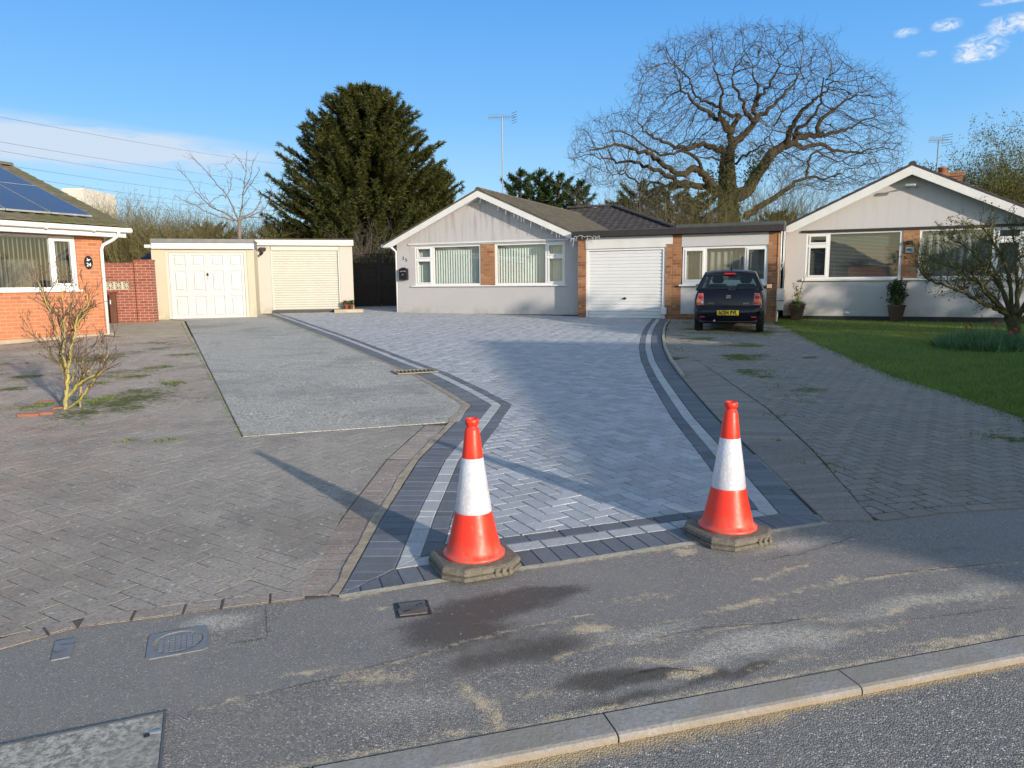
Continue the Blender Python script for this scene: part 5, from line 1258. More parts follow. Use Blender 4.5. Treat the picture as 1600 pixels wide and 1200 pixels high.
mb.add([(x, y, z1) for x, y in sq]+[(x, y, z1) for x, y in ci]+[(x, y, -.01) for x, y in ci]+[(x, y, -.02) for x, y in sq], [(k, (k+1) % n, n+(k+1) % n, n+k) for k in range(n)]+[(n+k, n+(k+1) % n, 2*n+(k+1) % n, 2*n+k) for k in range(n)]+[(3*n+k, 3*n+(k+1) % n, (k+1) % n, k) for k in range(n)]+[tuple(range(2*n, 3*n))])
mb.build('frame', M['cast_blue'], mh, gzoff=False)
mb = MB(); q = .94; mb.add([(x*q, y*q, -.001) for x, y in ci]+[(x*q, y*q, -.009) for x, y in ci], [tuple(range(n))]+[(n+k, n+(k+1) % n, (k+1) % n, k) for k in range(n)])
lid = mb.build('lid', M['cast_blue'], mh, gzoff=False)
mb = MB()
for i in range(-4, 5):
    for j in range(-4, 5):
        a, b = i*.0205, j*.0205
        if (a/(wx*.74))**2+(b/(wy*.70))**2 < 1: ca, sa = math.cos(.3), math.sin(.3); X0, Y0 = a, b; h = .0094; mb.rbox(X0-h, X0+h, Y0-h, Y0+h, -.001, .0018, .0015)
mb.build('tread_pattern', M['cast_blue'], lid, gzoff=False)
vc = [G(86, 1006), G(118, 1000), G(109, 1030), G(79, 1036)]; cx, cy = sum(p[0] for p in vc)/4, sum(p[1] for p in vc)/4
vt = thing('valve_cover', 'small worn grey valve cover at the left end of the pavement', 'valve cover', (cx, cy, gz(cy)+.006), 0)
mb = MB(); mb.prism_z([(p[0]-cx, p[1]-cy) for p in vc[::-1]], -.01, .005); mb.build('plate', M['cast_blue'], vt, gzoff=False, bevel=.002)
mb = MB(); ca = math.radians(ang_of(vc[3], vc[2]))
mb.add([(-.025, .028, .0062), (.03, .046, .0062), (.028, .050, .0062), (-.027, .032, .0062)], [(0, 1, 2, 3)]); mb.add([(-.03, -.02, .0062), (-.005, -.035, .0062), (.02, -.005, .0062), (.016, -.005, .0062), (-.005, -.029, .0062), (-.028, -.015, .0062)], [(0, 1, 2, 3, 4, 5)]); mb.build('marking', M['cast'], vt, gzoff=False)
sc_ = [G(616, 946), G(668, 940), G(673, 962), G(621, 968)]; cx, cy = sum(p[0] for p in sc_)/4, sum(p[1] for p in sc_)/4
st = thing('stop_tap_cover', 'broken rusty stop tap cover with dark gaps in front of the left cone', 'stop tap cover', (cx, cy, gz(cy)+.006), ang_of(sc_[3], sc_[2]))
wx, wy = math.dist(sc_[3], sc_[2])/2, math.dist(sc_[0], sc_[3])/2*.95
mb = MB(); mb.box(-wx*1.06, wx*1.06, -wy*1.1, wy*1.1, -.012, .0025); mb.build('pit', M['plinth'], st, gzoff=False)
mb = MB(); mb.prism_z([(-wx*.86, -wy*.9), (wx*.80, -wy*.92), (wx*.93, -wy*.1), (wx*.80, wy*.05), (wx*.86, wy*.92), (-wx*.82, wy*.9), (-wx*.72, wy*.2), (-wx*.9, -wy*.2)], .0, .007)
pl_ = mb.build('cover_plate', cast_mat('rusty_iron', (.10, .085, .07), (.20, .18, .155), .7), st, gzoff=False, bevel=.002)
mb = MB()
for i in range(-3, 4):
    for sgn in (-1, 1): x = i*.018; mb.add([(x-.016, -.004*sgn-.006, .0076), (x-.012, -.004*sgn-.010, .0076), (x+.014, .018*sgn, .0090), (x+.010, .021*sgn, .0090)], [(0, 1, 2, 3)])
mb.build('raised_bars', M['cast'], pl_, gzoff=False)
mb = MB(); mb.prism_z([(-wx*.55, -wy*.55), (-wx*.05, -wy*.35), (-wx*.15, -wy*.25), (-wx*.6, -wy*.4)], .0071, .0079); mb.prism_z([(wx*.25, wy*.2), (wx*.7, wy*.45), (wx*.6, wy*.55), (wx*.2, wy*.3)], .0071, .0079); mb.build('crack', M['plinth'], pl_, gzoff=False)
cb = [G(0, 1168), G(263, 1114), G(266, 1215), G(0, 1240)]; ca_ = R(ang_of(cb[0], cb[1]))
bt = thing('chamber_cover', 'large concrete filled chamber cover at the bottom left corner', 'chamber cover', (cb[1][0], cb[1][1], .006), ang_of(cb[0], cb[1]))
mb = MB(); mb.rbox(-.62, -.012, -.62, -.010, -.02, .004, .003); mb.build('concrete_infill', M['concrete'], bt, gzoff=False)
mb = MB(); mb.box(-.635, 0, -.009, -.003, -.02, .0055); mb.box(-.011, -.004, -.635, -.0095, -.02, .0055); mb.build('frame', M['cast'], bt, gzoff=False)
mb = MB(); mb.rbox(-.052, -.013, -.125, -.105, .0, .0065, .003); mb.build('lifting_key', M['galv'], bt, gzoff=False)
mb = MB(); mb.lathe([(.0095, .0), (.0095, .0072)], 12, (-.055, -.128, 0)); mb.build('key_hole', M['plinth'], bt, gzoff=False)
# drain grating at the corner of the concrete drive
gr = [G(608, 583), G(672, 575), G(680, 583), G(628, 590)]; cx, cy = sum(p[0] for p in gr)/4, sum(p[1] for p in gr)/4
gt_ = thing('drain_grating', 'ribbed sandy drain grating between the concrete drive and the dark border', 'drain grating', (cx, cy, gz(cy)+.016), 24)
M['grate'] = cast_mat('sandy_iron', (.24, .19, .12), (.30, .25, .17), .2)
mb = MB(); panel(mb, -.29, .29, -.20, .20, [(-.25, .25, -.16, .16)], 0, .012); mb.v = [(x, z, .012-y) for x, y, z in mb.v]; fr_ = mb.build('frame', M['grate'], gt_, gzoff=False)
mb = MB(); mb.add([(-.25, -.16, .001), (.25, -.16, .001), (.25, .16, .001), (-.25, .16, .001)], [(0, 1, 2, 3)]); mb.build('sump', M['plinth'], gt_, gzoff=False)
mb = MB()
for k in range(9): x = -.225+k*.056; mb.add([(x-.014-.03, -.16, .010), (x+.012-.03, -.16, .010), (x+.012+.03, .16, .010), (x-.014+.03, .16, .010)], [(0, 1, 2, 3)])
mb.build('bars', M['grate'], gt_, gzoff=False)
# ================================================================== parked hatchback, seen from behind
def car_paint():
    m, t = mat('dark_blue_paint'); o = t.obj(); n = t.noise(900, 1, .5, o); d = t.noise(2.5, 4, .6, o)
    t.set(t.i['Base Color'], t.mix(t.lin(n, .3, .7), (.0025, .003, .009), (.005, .006, .016))); t.i['Metallic'].default_value = .0
    t.set(t.i['Roughness'], t.lin(d, .3, .7, .14, .26)); t.i['Coat Weight'].default_value = .0; t.i['Specular IOR Level'].default_value = .38; return m
M['paint'] = car_paint()
M['carglass'] = glass_mat('car_glass', (.55, .66, .64), .9)
M['lens_red'] = simple('red_lens', (.45, .015, .02), .12, var=.05, spec=.7, coat=.6)
M['lens_pink'] = simple('pink_lens', (.50, .16, .18), .12, var=.1, spec=.7, coat=.6)
M['lens_amber'] = simple('amber_lens', (.62, .17, .03), .12, var=.05, spec=.7, coat=.6)
M['lens_clear'] = simple('clear_lens', (.55, .58, .58), .1, .3, var=.05)
M['chrome'] = simple('chrome', (.75, .76, .78), .12, 1., var=.02)
M['plate'] = simple('yellow_number_plate', (.80, .56, .02), .4, var=.03)
M['trim'] = simple('grey_trim', (.03, .03, .033), .7)
M['seat'] = simple('seat_cloth', (.02, .022, .028), .9)
M['rim'] = simple('wheel_trim', (.35, .36, .37), .35, .6)
cx_, cy_ = 4.56, 15.6
car = thing('parked_car', 'dark blue three door hatchback with yellow rear plate parked facing the white window', 'car', (cx_, cy_, gz(cy_)+.01), -19)
# local frame: x across, y forward (away from us), z up; rear bumper at y=-.1
CL = 3.5
def lerpk(tab, v):
    for (a, x), (b, y) in zip(tab[:-1], tab[1:]):
        if v <= b: f = (v-a)/(b-a) if b > a else 0; return x+(y-x)*max(0, min(1, f))
    return tab[-1][1]
def smooth_tab(tab, v): return lerpk(tab, v)
# lower body: sections along y, each a half-profile from sill to belt
ys = [-.10, -.06, .0, .10, .25, .5, .9, 1.4, 1.9, 2.3, 2.6, 2.85, 3.05, 3.2, 3.32, 3.40]
wid = [(-.10, .70), (-.06, .755), (0, .785), (.10, .805), (.5, .82), (1.6, .825), (2.6, .815), (3.05, .78), (3.25, .70), (3.40, .55)]
belt = [(-.10, .50), (-.061, .52), (-.06, .62), (.0, .93), (.10, .945), (.5, .935), (1.6, .915), (2.3, .90), (2.6, .90), (2.85, .86), (3.05, .82), (3.2, .77), (3.32, .68), (3.40, .55)]
sill = [(-.10, .30), (0, .26), (.5, .22), (2.9, .22), (3.40, .30)]
prof = [(.0, .86), (.10, .94), (.28, .985), (.45, 1.0), (.58, 1.0), (.66, .985), (.70, .99), (.85, .955), (.95, .915), (1.0, .87)]   # (height fraction, width fraction)
secs = []
for y in ys:
    w_, bz, sz = lerpk(wid, y), lerpk(belt, y), lerpk(sill, y)
    half = [(w_*f, sz+(bz-sz)*h) for h, f in prof]
    secs.append([(-x, z) for x, z in half]+[(x, z) for x, z in half[::-1]])
mb = MB(); n = len(secs[0])
WY = (.52, 2.83)
def arch(x, y, z):
    return x, y, z
vs = []
for y, s_ in zip(ys, secs): vs += [arch(x, y, z) for x, z in s_]
fs = []
for j in range(len(ys)-1):
    for i in range(n-1): fs.append((j*n+i, j*n+i+1, (j+1)*n+i+1, (j+1)*n+i))
    fs.append((j*n+n-1, j*n, (j+1)*n, (j+1)*n+n-1))
fs.append(tuple(range(n))); fs.append(tuple(range(len(ys)*n-1, (len(ys)-1)*n-1, -1)))
mb.add(vs, fs)
body = mb.build('body', M['paint'], car, smooth=True, gzoff=False)
b = body.modifiers.new('bevel', 'BEVEL'); b.width = .015; b.segments = 2; b.limit_method = 'ANGLE'; b.angle_limit = R(50)
# tailgate lower skin: gently bowed panel between belt and bumper
def bow(x): return -.045*(1-(x/.8)**2)
def bowed(u0, u1, z0, z1, y0, y1, w0, w1, nx=14, nz=5, mat_=None, name='panel', parent=None, bulge=.02):
    mb = MB(); vs = []
    for j in range(nz+1):
        f = j/nz; z = z0+(z1-z0)*f; w_ = w0+(w1-w0)*f; y = y0+(y1-y0)*f-bulge*math.sin(math.pi*f)
        for i in range(nx+1): g_ = -1+2*i/nx; vs.append((w_*g_, y+bow(w_*g_), z))
    mb.add(vs, [(j*(nx+1)+i, j*(nx+1)+i+1, (j+1)*(nx+1)+i+1, (j+1)*(nx+1)+i) for j in range(nz) for i in range(nx)]); return mb
mb = bowed(0, 0, .60, .945, -.055, .02, .735, .70, bulge=.018); tg = mb.build('tailgate', M['paint'], car, smooth=True, gzoff=False)
# bumper
mb = MB(); vs = []; rows = [(.27, -.05, .70), (.33, -.115, .755), (.45, -.135, .79), (.54, -.125, .80), (.585, -.09, .795), (.60, -.04, .78)]
nx = 20
for z, y, w_ in rows:
    for i in range(nx+1):
        g_ = -1+2*i/nx; ed = max(0, abs(g_)-.82)/.18; vs.append((w_*g_, y+bow(w_*g_)*1.2+ed**2*.16, z))
mb.add(vs, [(j*(nx+1)+i, j*(nx+1)+i+1, (j+1)*(nx+1)+i+1, (j+1)*(nx+1)+i) for j in range(len(rows)-1) for i in range(nx)]); bp = mb.build('rear_bumper', M['paint'], car, smooth=True, gzoff=False)
mb = MB(); mb.box(-.66, .66, -.08, .3, .25, .31); mb.build('under_tray', M['trim'], car, gzoff=False)
# rear number plate
mb = MB(); mb.rbox(-.245, .245, -.205, -.185, .395, .505, .008); pl = mb.build('number_plate', M['plate'], car, gzoff=False)
text_mesh('registration', 'AO54 RVL', .118, M['black'], pl, (0, -.2075, .449+gz(cy_)+.01), depth=.001, sx=.80, bold=.0045)
# lamp clusters
for sx in (-1, 1):
    mb = MB(); q = [(.555, .615), (.715, .60), (.735, .70), (.69, .865), (.575, .87)]
    mb.prism([(sx*x, z) for x, z in (q if sx > 0 else q[::-1])], -.085, -.02); lc = mb.build('tail_lamp', M['lens_pink'], car, gzoff=False, bevel=.012)
    for (x, z, r_, mm) in ((.635, .80, .052, 'lens_red'), (.685, .685, .050, 'lens_amber'), (.60, .665, .034, 'lens_clear' if sx < 0 else 'lens_red')):
        mb = MB(); mb.lathe([(r_, 0), (r_, .008), (r_*.8, .012), (r_*.3, .014)], 18); o_ = mb.build('lamp_lens', M[mm], lc, smooth=True, gzoff=False); o_.location = (sx*x, -.083, z); o_.rotation_euler = (R(90), 0, 0)
    mb = MB(); mb.rbox(sx*.58-.06, sx*.58+.06, -.162, -.14, .345, .372, .006); mb.build('rear_reflector', M['lens_red'], car, gzoff=False)
# pillars, roof and glass
rz, rw = 1.33, .54
def P3(x, y, z): return (x, y, z)
bz = .945
corners = {'rb': (.715, .03, bz), 'rt': (.555, .22, 1.285), 'fb': (.70, 2.45, .93), 'ft': (.56, 1.78, 1.31), 'mb': (.775, 1.25, .93), 'mt': (.60, 1.1, 1.335)}
mb = MB(); vs = []; ry = [.17, .22, .32, .6, 1.0, 1.4, 1.7, 1.80]; rzs = [1.285, 1.32, 1.345, 1.365, 1.372, 1.36, 1.335, 1.31]; rws = [.555, .57, .585, .60, .60, .59, .57, .56]
for y, z, w_ in zip(ry, rzs, rws):
    for i in range(13): g_ = -1+2*i/12; vs.append((w_*g_, y, z-.035*abs(g_)**3+.012*(1-g_*g_)))
for y, z, w_ in zip(ry, rzs, rws):
    for i in range(13): g_ = -1+2*i/12; vs.append((w_*g_*.98, y, z-.05-.03*abs(g_)**3))
N_ = 13*len(ry)
mb.add(vs, [(j*13+i, j*13+i+1, (j+1)*13+i+1, (j+1)*13+i) for j in range(len(ry)-1) for i in range(12)]+[(N_+j*13+i, N_+(j+1)*13+i, N_+(j+1)*13+i+1, N_+j*13+i+1) for j in range(len(ry)-1) for i in range(12)]+[(i+1, i, N_+i, N_+i+1) for i in range(12)]+[(j*13, (j+1)*13, N_+(j+1)*13, N_+j*13) for j in range(len(ry)-1)]+[((j+1)*13+12, j*13+12, N_+j*13+12, N_+(j+1)*13+12) for j in range(len(ry)-1)])
mb.build('roof', M['paint'], car, smooth=True, gzoff=False)
for sx in (-1, 1):
    mb = MB()
    def quadp(a, b, c, d, th=.03):
        v = [(sx*p[0], p[1], p[2]) for p in (a, b, c, d)]; w_ = [(sx*(p[0]-th), p[1]+.01, p[2]) for p in (a, b, c, d)]
        mb.add(v+w_, [(0, 1, 2, 3), (7, 6, 5, 4), (0, 4, 5, 1), (1, 5, 6, 2), (2, 6, 7, 3), (3, 7, 4, 0)])
    quadp((.775, .05, bz-.02), (.785, .42, bz-.02), (.60, .50, 1.32), (.575, .20, 1.30)); quadp((.70, .0, bz-.03), (.775, .05, bz-.02), (.575, .20, 1.30), (.535, .18, 1.29), .02)
    mb.build('rear_pillar', M['paint'], car, gzoff=False, bevel=.012)
    mb = MB(); quadp((.785, 1.22, .92), (.785, 1.32, .92), (.60, 1.22, 1.34), (.60, 1.14, 1.34)); mb.build('door_pillar', M['paint'], car, gzoff=False)
    mb = MB(); quadp((.74, 2.42, .90), (.72, 2.55, .89), (.56, 1.84, 1.31), (.575, 1.74, 1.32)); mb.build('windscreen_pillar', M['paint'], car, gzoff=False)
    mb = MB(); mb.add([(sx*.783, .42, bz-.015), (sx*.783, 1.24, .92), (sx*.60, 1.16, 1.33), (sx*.60, .50, 1.32)], [(0, 1, 2, 3)]); mb.build('side_window', M['carglass'], car, gzoff=False)
    mb = MB(); mb.add([(sx*.783, 1.31, .92), (sx*.74, 2.42, .90), (sx*.577, 1.74, 1.32), (sx*.60, 1.22, 1.335)], [(0, 1, 2, 3)]); mb.build('side_window', M['carglass'], car, gzoff=False)
mb = MB(); vs = []
for j in range(5):
    f = j/4; z = bz+.01+(1.285-bz-.01)*f; y = .0+.185*f; w_ = .700-(.700-.540)*f
    for i in range(11): g_ = -1+2*i/10; vs.append((w_*g_, y-.03*(1-g_*g_), z))
mb.add(vs, [(j*11+i, j*11+i+1, (j+1)*11+i+1, (j+1)*11+i) for j in range(4) for i in range(10)]); rg_ = mb.build('rear_window', M['carglass'], car, smooth=True, gzoff=False)
# black border of the rear screen
mb = MB()
for g0, g1, j0, j1 in ((-1, 1, 0, .10), (-1, 1, .90, 1), (-1, -.91, .1, .9), (.91, 1, .1, .9)):
    vs = []
    for f in (j0, j1):
        z = bz+.01+(1.285-bz-.01)*f; y = .185*f; w_ = .700-.160*f
        for i in range(9): g_ = g0+(g1-g0)*i/8; vs.append((w_*g_, y-.03*(1-g_*g_)-.004, z))
    mb.add(vs, [(i, i+1, 10+i, 9+i) for i in range(8)])
mb.build('screen_border', M['black'], rg_, gzoff=False)
mb = MB(); mb.add([(-.70, 2.45, .92), (.70, 2.45, .92), (.56, 1.80, 1.31), (-.56, 1.80, 1.31)], [(0, 1, 2, 3)]); mb.build('windscreen', M['carglass'], car, gzoff=False)
mb = MB(); mb.rbox(-.13, .13, .11, .17, 1.262, 1.298, .006); mb.build('high_brake_lamp', M['lens_red'], car, gzoff=False)
mb = MB(); mb.tube([(.02, .45, 1.36), (.02, .44, 1.40), (.02, .34, 1.72)], [.018, .012, .004], 8); mb.build('aerial', M['black'], car, smooth=True, gzoff=False)
mb = MB(); mb.tube([(-.25, -.02, .95), (.0, -.04, .965), (.22, -.035, 1.0)], .007, 6); mb.build('rear_wiper', M['black'], car, gzoff=False)
# interior
mb = MB(); mb.box(-.68, .68, .10, .45, .90, .93); mb.build('parcel_shelf', M['seat'], car, gzoff=False)
for sx in (-1, 1):
    mb = MB(); mb.rbox(sx*.34-.25, sx*.34+.25, 1.2, 1.36, .5, 1.06, .06); st_ = mb.build('front_seat', M['seat'], car, gzoff=False)
    mb = MB(); mb.rbox(sx*.34-.14, sx*.34+.14, 1.24, 1.34, 1.07, 1.24, .045); mb.build('headrest', M['seat'], st_, gzoff=False)
    mb = MB(); mb.rbox(sx*.36-.24, sx*.36+.24, .46, .60, .5, 1.0, .05); mb.build('rear_seat', M['seat'], car, gzoff=False)
mb = MB(); mb.rbox(-.10, .10, 1.62, 1.65, 1.20, 1.27, .01); mb.build('inner_mirror', M['black'], car, gzoff=False)
for sx in (-1, 1):
    mb = MB(); mb.rbox(sx*.90-.075, sx*.90+.075, 2.02, 2.13, .93, 1.06, .03); mm_ = mb.build('door_mirror', M['paint'], car, gzoff=False)
    mb = MB(); mb.rbox(sx*.90-.06, sx*.90+.06, 2.012, 2.019, .945, 1.045, .003); mb.build('mirror_glass', M['chrome'], mm_, gzoff=False)
    mb = MB(); mb.tube([(sx*.76, 2.10, .95), (sx*.85, 2.08, .97)], .02, 6); mb.build('mirror_arm', M['black'], mm_, gzoff=False)
# wheels
for sx in (-1, 1):
    for wy_ in WY:
        mb = MB(); prof = [(.20, -.085), (.262, -.085), (.280, -.06), (.284, 0), (.280, .06), (.262, .085), (.20, .085)]
        mb.lathe(prof, 32); wh = mb.build('wheel', M['blackrubber'], car, smooth=False, gzoff=False); wh.location = (sx*.715, wy_, .283); wh.rotation_euler = (0, R(90), 0)
        mb = MB(); mb.lathe([(.19, -.088), (.17, -.07), (.05, -.08), (.04, -.088)], 20); mb.lathe([(.04, .088), (.05, .08), (.17, .07), (.19, .088)], 20); mb.build('rim', M['rim'], wh, gzoff=False)
mb = MB(); mb.lathe([(.02, 0), (.024, .0), (.024, .12), (.02, .12)], 14); ex = mb.build('exhaust', M['chrome'], car, smooth=True, gzoff=False); ex.location = (-.30, -.17, .275); ex.rotation_euler = (R(-90), 0, 0)
# badge and lettering
mb = MB(); mb.rbox(-.055, .055, -.118, -.10, .735, .82, .012); bg_ = mb.build('badge', M['chrome'], tg, gzoff=False)
mb = MB()
for z0_, z1_, a, b_ in ((.795, .808, -.038, .038), (.770, .783, -.038, .038), (.745, .758, -.038, .038)): mb.box(a, b_, -.1195, -.117, z0_, z1_)
mb.box(-.038, -.024, -.1195, -.117, .783, .795); mb.box(.024, .038, -.1195, -.117, .758, .770); mb.build('badge_letter', M['trim'], bg_, gzoff=False)
text_mesh('lettering', 'AROSA', .048, M['chrome'], tg, (-.40, -.092, .645+gz(cy_)+.01), rot=(90, 0, 0), depth=.003, bold=.001)
mb = MB()
text_mesh('lettering', 'SPORT', .040, M['chrome'], tg, (.40, -.092, .645+gz(cy_)+.01), rot=(90, 0, 0), depth=.003, sx=1.2, bold=.001)
for o_ in (tg,):
    pass

car.scale = (.89, 1, .97)
# ================================================================== planters by the right wall
def local(o, u, v): a = o.rotation_euler[2]; return (o.location.x+u*math.cos(a)-v*math.sin(a), o.location.y+u*math.sin(a)+v*math.cos(a))
def planter(loc, label, kind):
    t_ = thing('potted_plant', label, 'potted plant', loc, -24, 'tapered planters along the right bungalow wall'); z = loc[2]
    mb = MB(); pts_ = [(.125, 0), (.185, .36), (.20, .36), (.20, .40), (.17, .40), (.165, .34)]
    vs = []
    for h, zz in pts_: vs += [(-h, -h, zz), (h, -h, zz), (h, h, zz), (-h, h, zz)]
    mb.add(vs, [(j*4+i, j*4+(i+1) % 4, (j+1)*4+(i+1) % 4, (j+1)*4+i) for j in range(len(pts_)-1) for i in range(4)]+[(3, 2, 1, 0)]); mb.build('pot', M['pot'], t_, gzoff=False, bevel=.006)
    mb = MB(); mb.box(-.165, .165, -.165, .165, .30, .355); mb.build('compost', M['soil'], t_, gzoff=False)
    return t_
M['leaf_dark'] = blade_mat('dark_glossy_leaf', (.022, .050, .012), (.06, .10, .028), .15)
M['leaf_grass'] = blade_mat('arching_leaf', (.04, .09, .02), (.09, .17, .04), .2)
M['leaf_fresh'] = blade_mat('fresh_leaf', (.16, .18, .03), (.28, .28, .06), .35)
M['bark_thin'] = simple('young_bark', (.13, .09, .06), .85, var=.25, scale=20)
def leaves(name, centers, n, spread, size, mat_, parent, asp=.35, updir=0.):
    centers = np.array(centers); idx = rn.integers(0, len(centers), n); P = centers[idx]+rn.normal(0, 1, (n, 3))*np.array(spread)
    d = rn.normal(0, 1, (n, 3)); d[:, 2] += updir; d /= np.linalg.norm(d, axis=1)[:, None]; s = rn.uniform(.6, 1.3, n)[:, None]*size
    w_ = np.cross(d, rn.normal(0, 1, (n, 3))); w_ /= np.linalg.norm(w_, axis=1)[:, None]+1e-9
    return tri_cloud(name, P, d*s, w_*s*asp, np.clip(rn.normal(.45, .28, n), 0, 1), mat_, parent)
px_, py_ = local(B, .36, -.28)
t_ = planter((px_, py_, gz(py_)+.03), 'tapered brown planter with trailing grassy leaves and a thin bare stem, nearer the car', 0)
n = 900; an = rn.uniform(0, 6.28, n); rr = rn.uniform(0, .17, n); P = np.column_stack([rr*np.cos(an), rr*np.sin(an), np.full(n, .36)+rn.uniform(0, .07, n)])
D = np.column_stack([np.cos(an)*rn.uniform(.06, .17, n), np.sin(an)*rn.uniform(.06, .17, n), rn.uniform(-.22, .14, n)]); Wv = np.column_stack([-np.sin(an), np.cos(an), an*0])*.006
tri_cloud('grassy_leaves', P, D, Wv, rn.uniform(0, 1, n), M['leaf_grass'], t_)
mb = MB(); mb.tube([(0, 0, .35), (.03, 0, .6), (.08, .01, .85), (.16, .0, 1.05), (.20, 0, 1.25), (.22, 0, 1.42)], [.010, .009, .008, .006, .004, .002], 5); mb.tube([(.02, 0, .5), (-.03, 0, .75), (-.05, 0, .95)], [.007, .005, .002], 5); mb.tube([(.08, .01, .85), (.12, 0, 1.0), (.13, 0, 1.2)], [.006, .004, .002], 5); mb.build('stem', M['bark_thin'], t_, gzoff=False)
leaves('young_leaves', [(-.03, 0, .7), (-.05, 0, .85), (-.08, 0, .62), (.02, 0, .6), (0, 0, .52), (.05, 0, .72)], 150, (.04, .04, .06), .055, M['leaf_fresh'], t_, .3)
px_, py_ = local(B, 2.62, -.30)
t_ = planter((px_, py_, gz(py_)+.03), 'tapered brown planter with a bushy dark leaved shrub, under the number 26', 1)
cs = [(rg.gauss(0, .09), rg.gauss(0, .09), rg.uniform(.45, .98)) for _ in range(60)]
leaves('foliage', cs, 1700, (.045, .045, .05), .052, M['leaf_dark'], t_, .36)
mb = MB(); [mb.tube([(0, 0, .33), (c[0]*.6, c[1]*.6, c[2]*.75), c], [.008, .005, .002], 4) for c in cs[:26]]; mb.build('stem', M['bark_thin'], t_, gzoff=False)

# ================================================================== spring flowers at the foot of the tree
fc = G(1535, 545); fl = thing('flower_clump', 'leafy clump with a few red tulips at the foot of the small tree', 'flower clump', (fc[0], fc[1], gz(fc[1])), 0)
n = 2600; an = rn.uniform(0, 6.28, n); rr = np.sqrt(rn.uniform(0, 1, n)); X0 = rr*np.cos(an)*.72; Y0 = rr*np.sin(an)*.65
hh_ = rn.uniform(.16, .46, n)*(1.05-rr*.5); P = np.column_stack([X0, Y0, np.zeros(n)]); D = np.column_stack([rn.normal(0, .09, n)+X0*.12, rn.normal(0, .09, n), hh_]); a2 = rn.uniform(0, 6.28, n); Wv = np.column_stack([np.cos(a2), np.sin(a2), a2*0])*.014
M['tulip_leaf'] = blade_mat('tulip_leaf', (.07, .15, .06), (.20, .33, .14), .25)
tri_cloud('leaves', P, D, Wv, rn.uniform(0, 1, n), M['tulip_leaf'], fl)
M['tulip'] = simple('red_petals', (.55, .06, .05), .6, var=.2)
for k, (x, y, z) in enumerate([(-.42, -.2, .36), (.10, -.15, .40), (.46, -.1, .30), (.22, -.35, .26), (-.16, .1, .38), (.62, .05, .33)]):
    mb = MB(); mb.tube([(x, y, 0), (x+.01, y, z)], .005, 5); mb.build('flower_stem', M['tulip_leaf'], fl, gzoff=False)
    mb = MB(); mb.lathe([(.006, 0), (.02, .012), (.023, .03), (.018, .05), (.020, .056), (.008, .04)], 8, (x, y, z)); mb.build('tulip_flower', M['tulip'] if k < 4 else M['leaf_fresh'], fl, smooth=True, gzoff=False)
# ================================================================== trees and shrubs
def bark_mat(name, c1, c2, moss=None, mossf=0., sc=12):
    m, t = mat(name); o = t.obj(); n1 = t.noise(sc, 5, .65, o); n2 = t.noise(2, 4, .6, o)
    c = t.mix(t.smooth(n1, .3, .7), c1, c2)
    if moss: c = t.mix(t.math('MULTIPLY', t.smooth(n2, .35, .6), mossf), c, moss)
    t.set(t.i['Base Color'], c); t.i['Roughness'].default_value = .95; t.i['Specular IOR Level'].default_value = .15
    t.set(t.i['Normal'], t.bump(n1, .6, .02)); return m
M['oak'] = bark_mat('oak_bark', (.030, .022, .016), (.075, .055, .040), (.055, .055, .026), .5, 5)
M['oak_twig'] = bark_mat('oak_twigs', (.060, .050, .043), (.10, .082, .068), sc=3)
M['ivy'] = blade_mat('ivy_leaf', (.018, .035, .010), (.06, .085, .02), .1)
M['brush'] = bark_mat('brush_stems', (.14, .115, .060), (.25, .205, .11), (.15, .155, .05), .5, 3)
M['brush_grey'] = bark_mat('grey_twigs', (.12, .10, .085), (.20, .17, .145), sc=3)
M['lichen'] = bark_mat('lichened_bark', (.24, .21, .15), (.36, .31, .20), (.48, .41, .07), .9, 16)
M['cypress'] = blade_mat('cypress_spray', (.012, .024, .007), (.095, .10, .020), .15)
M['cypress2'] = blade_mat('cypress_spray_green', (.012, .032, .010), (.055, .095, .022), .12)
M['haze_leaf'] = blade_mat('budding_willow', (.09, .10, .025), (.21, .21, .06), .35)
M['brush_leaf'] = blade_mat('brush_leaf', (.09, .085, .035), (.20, .17, .07), .25)

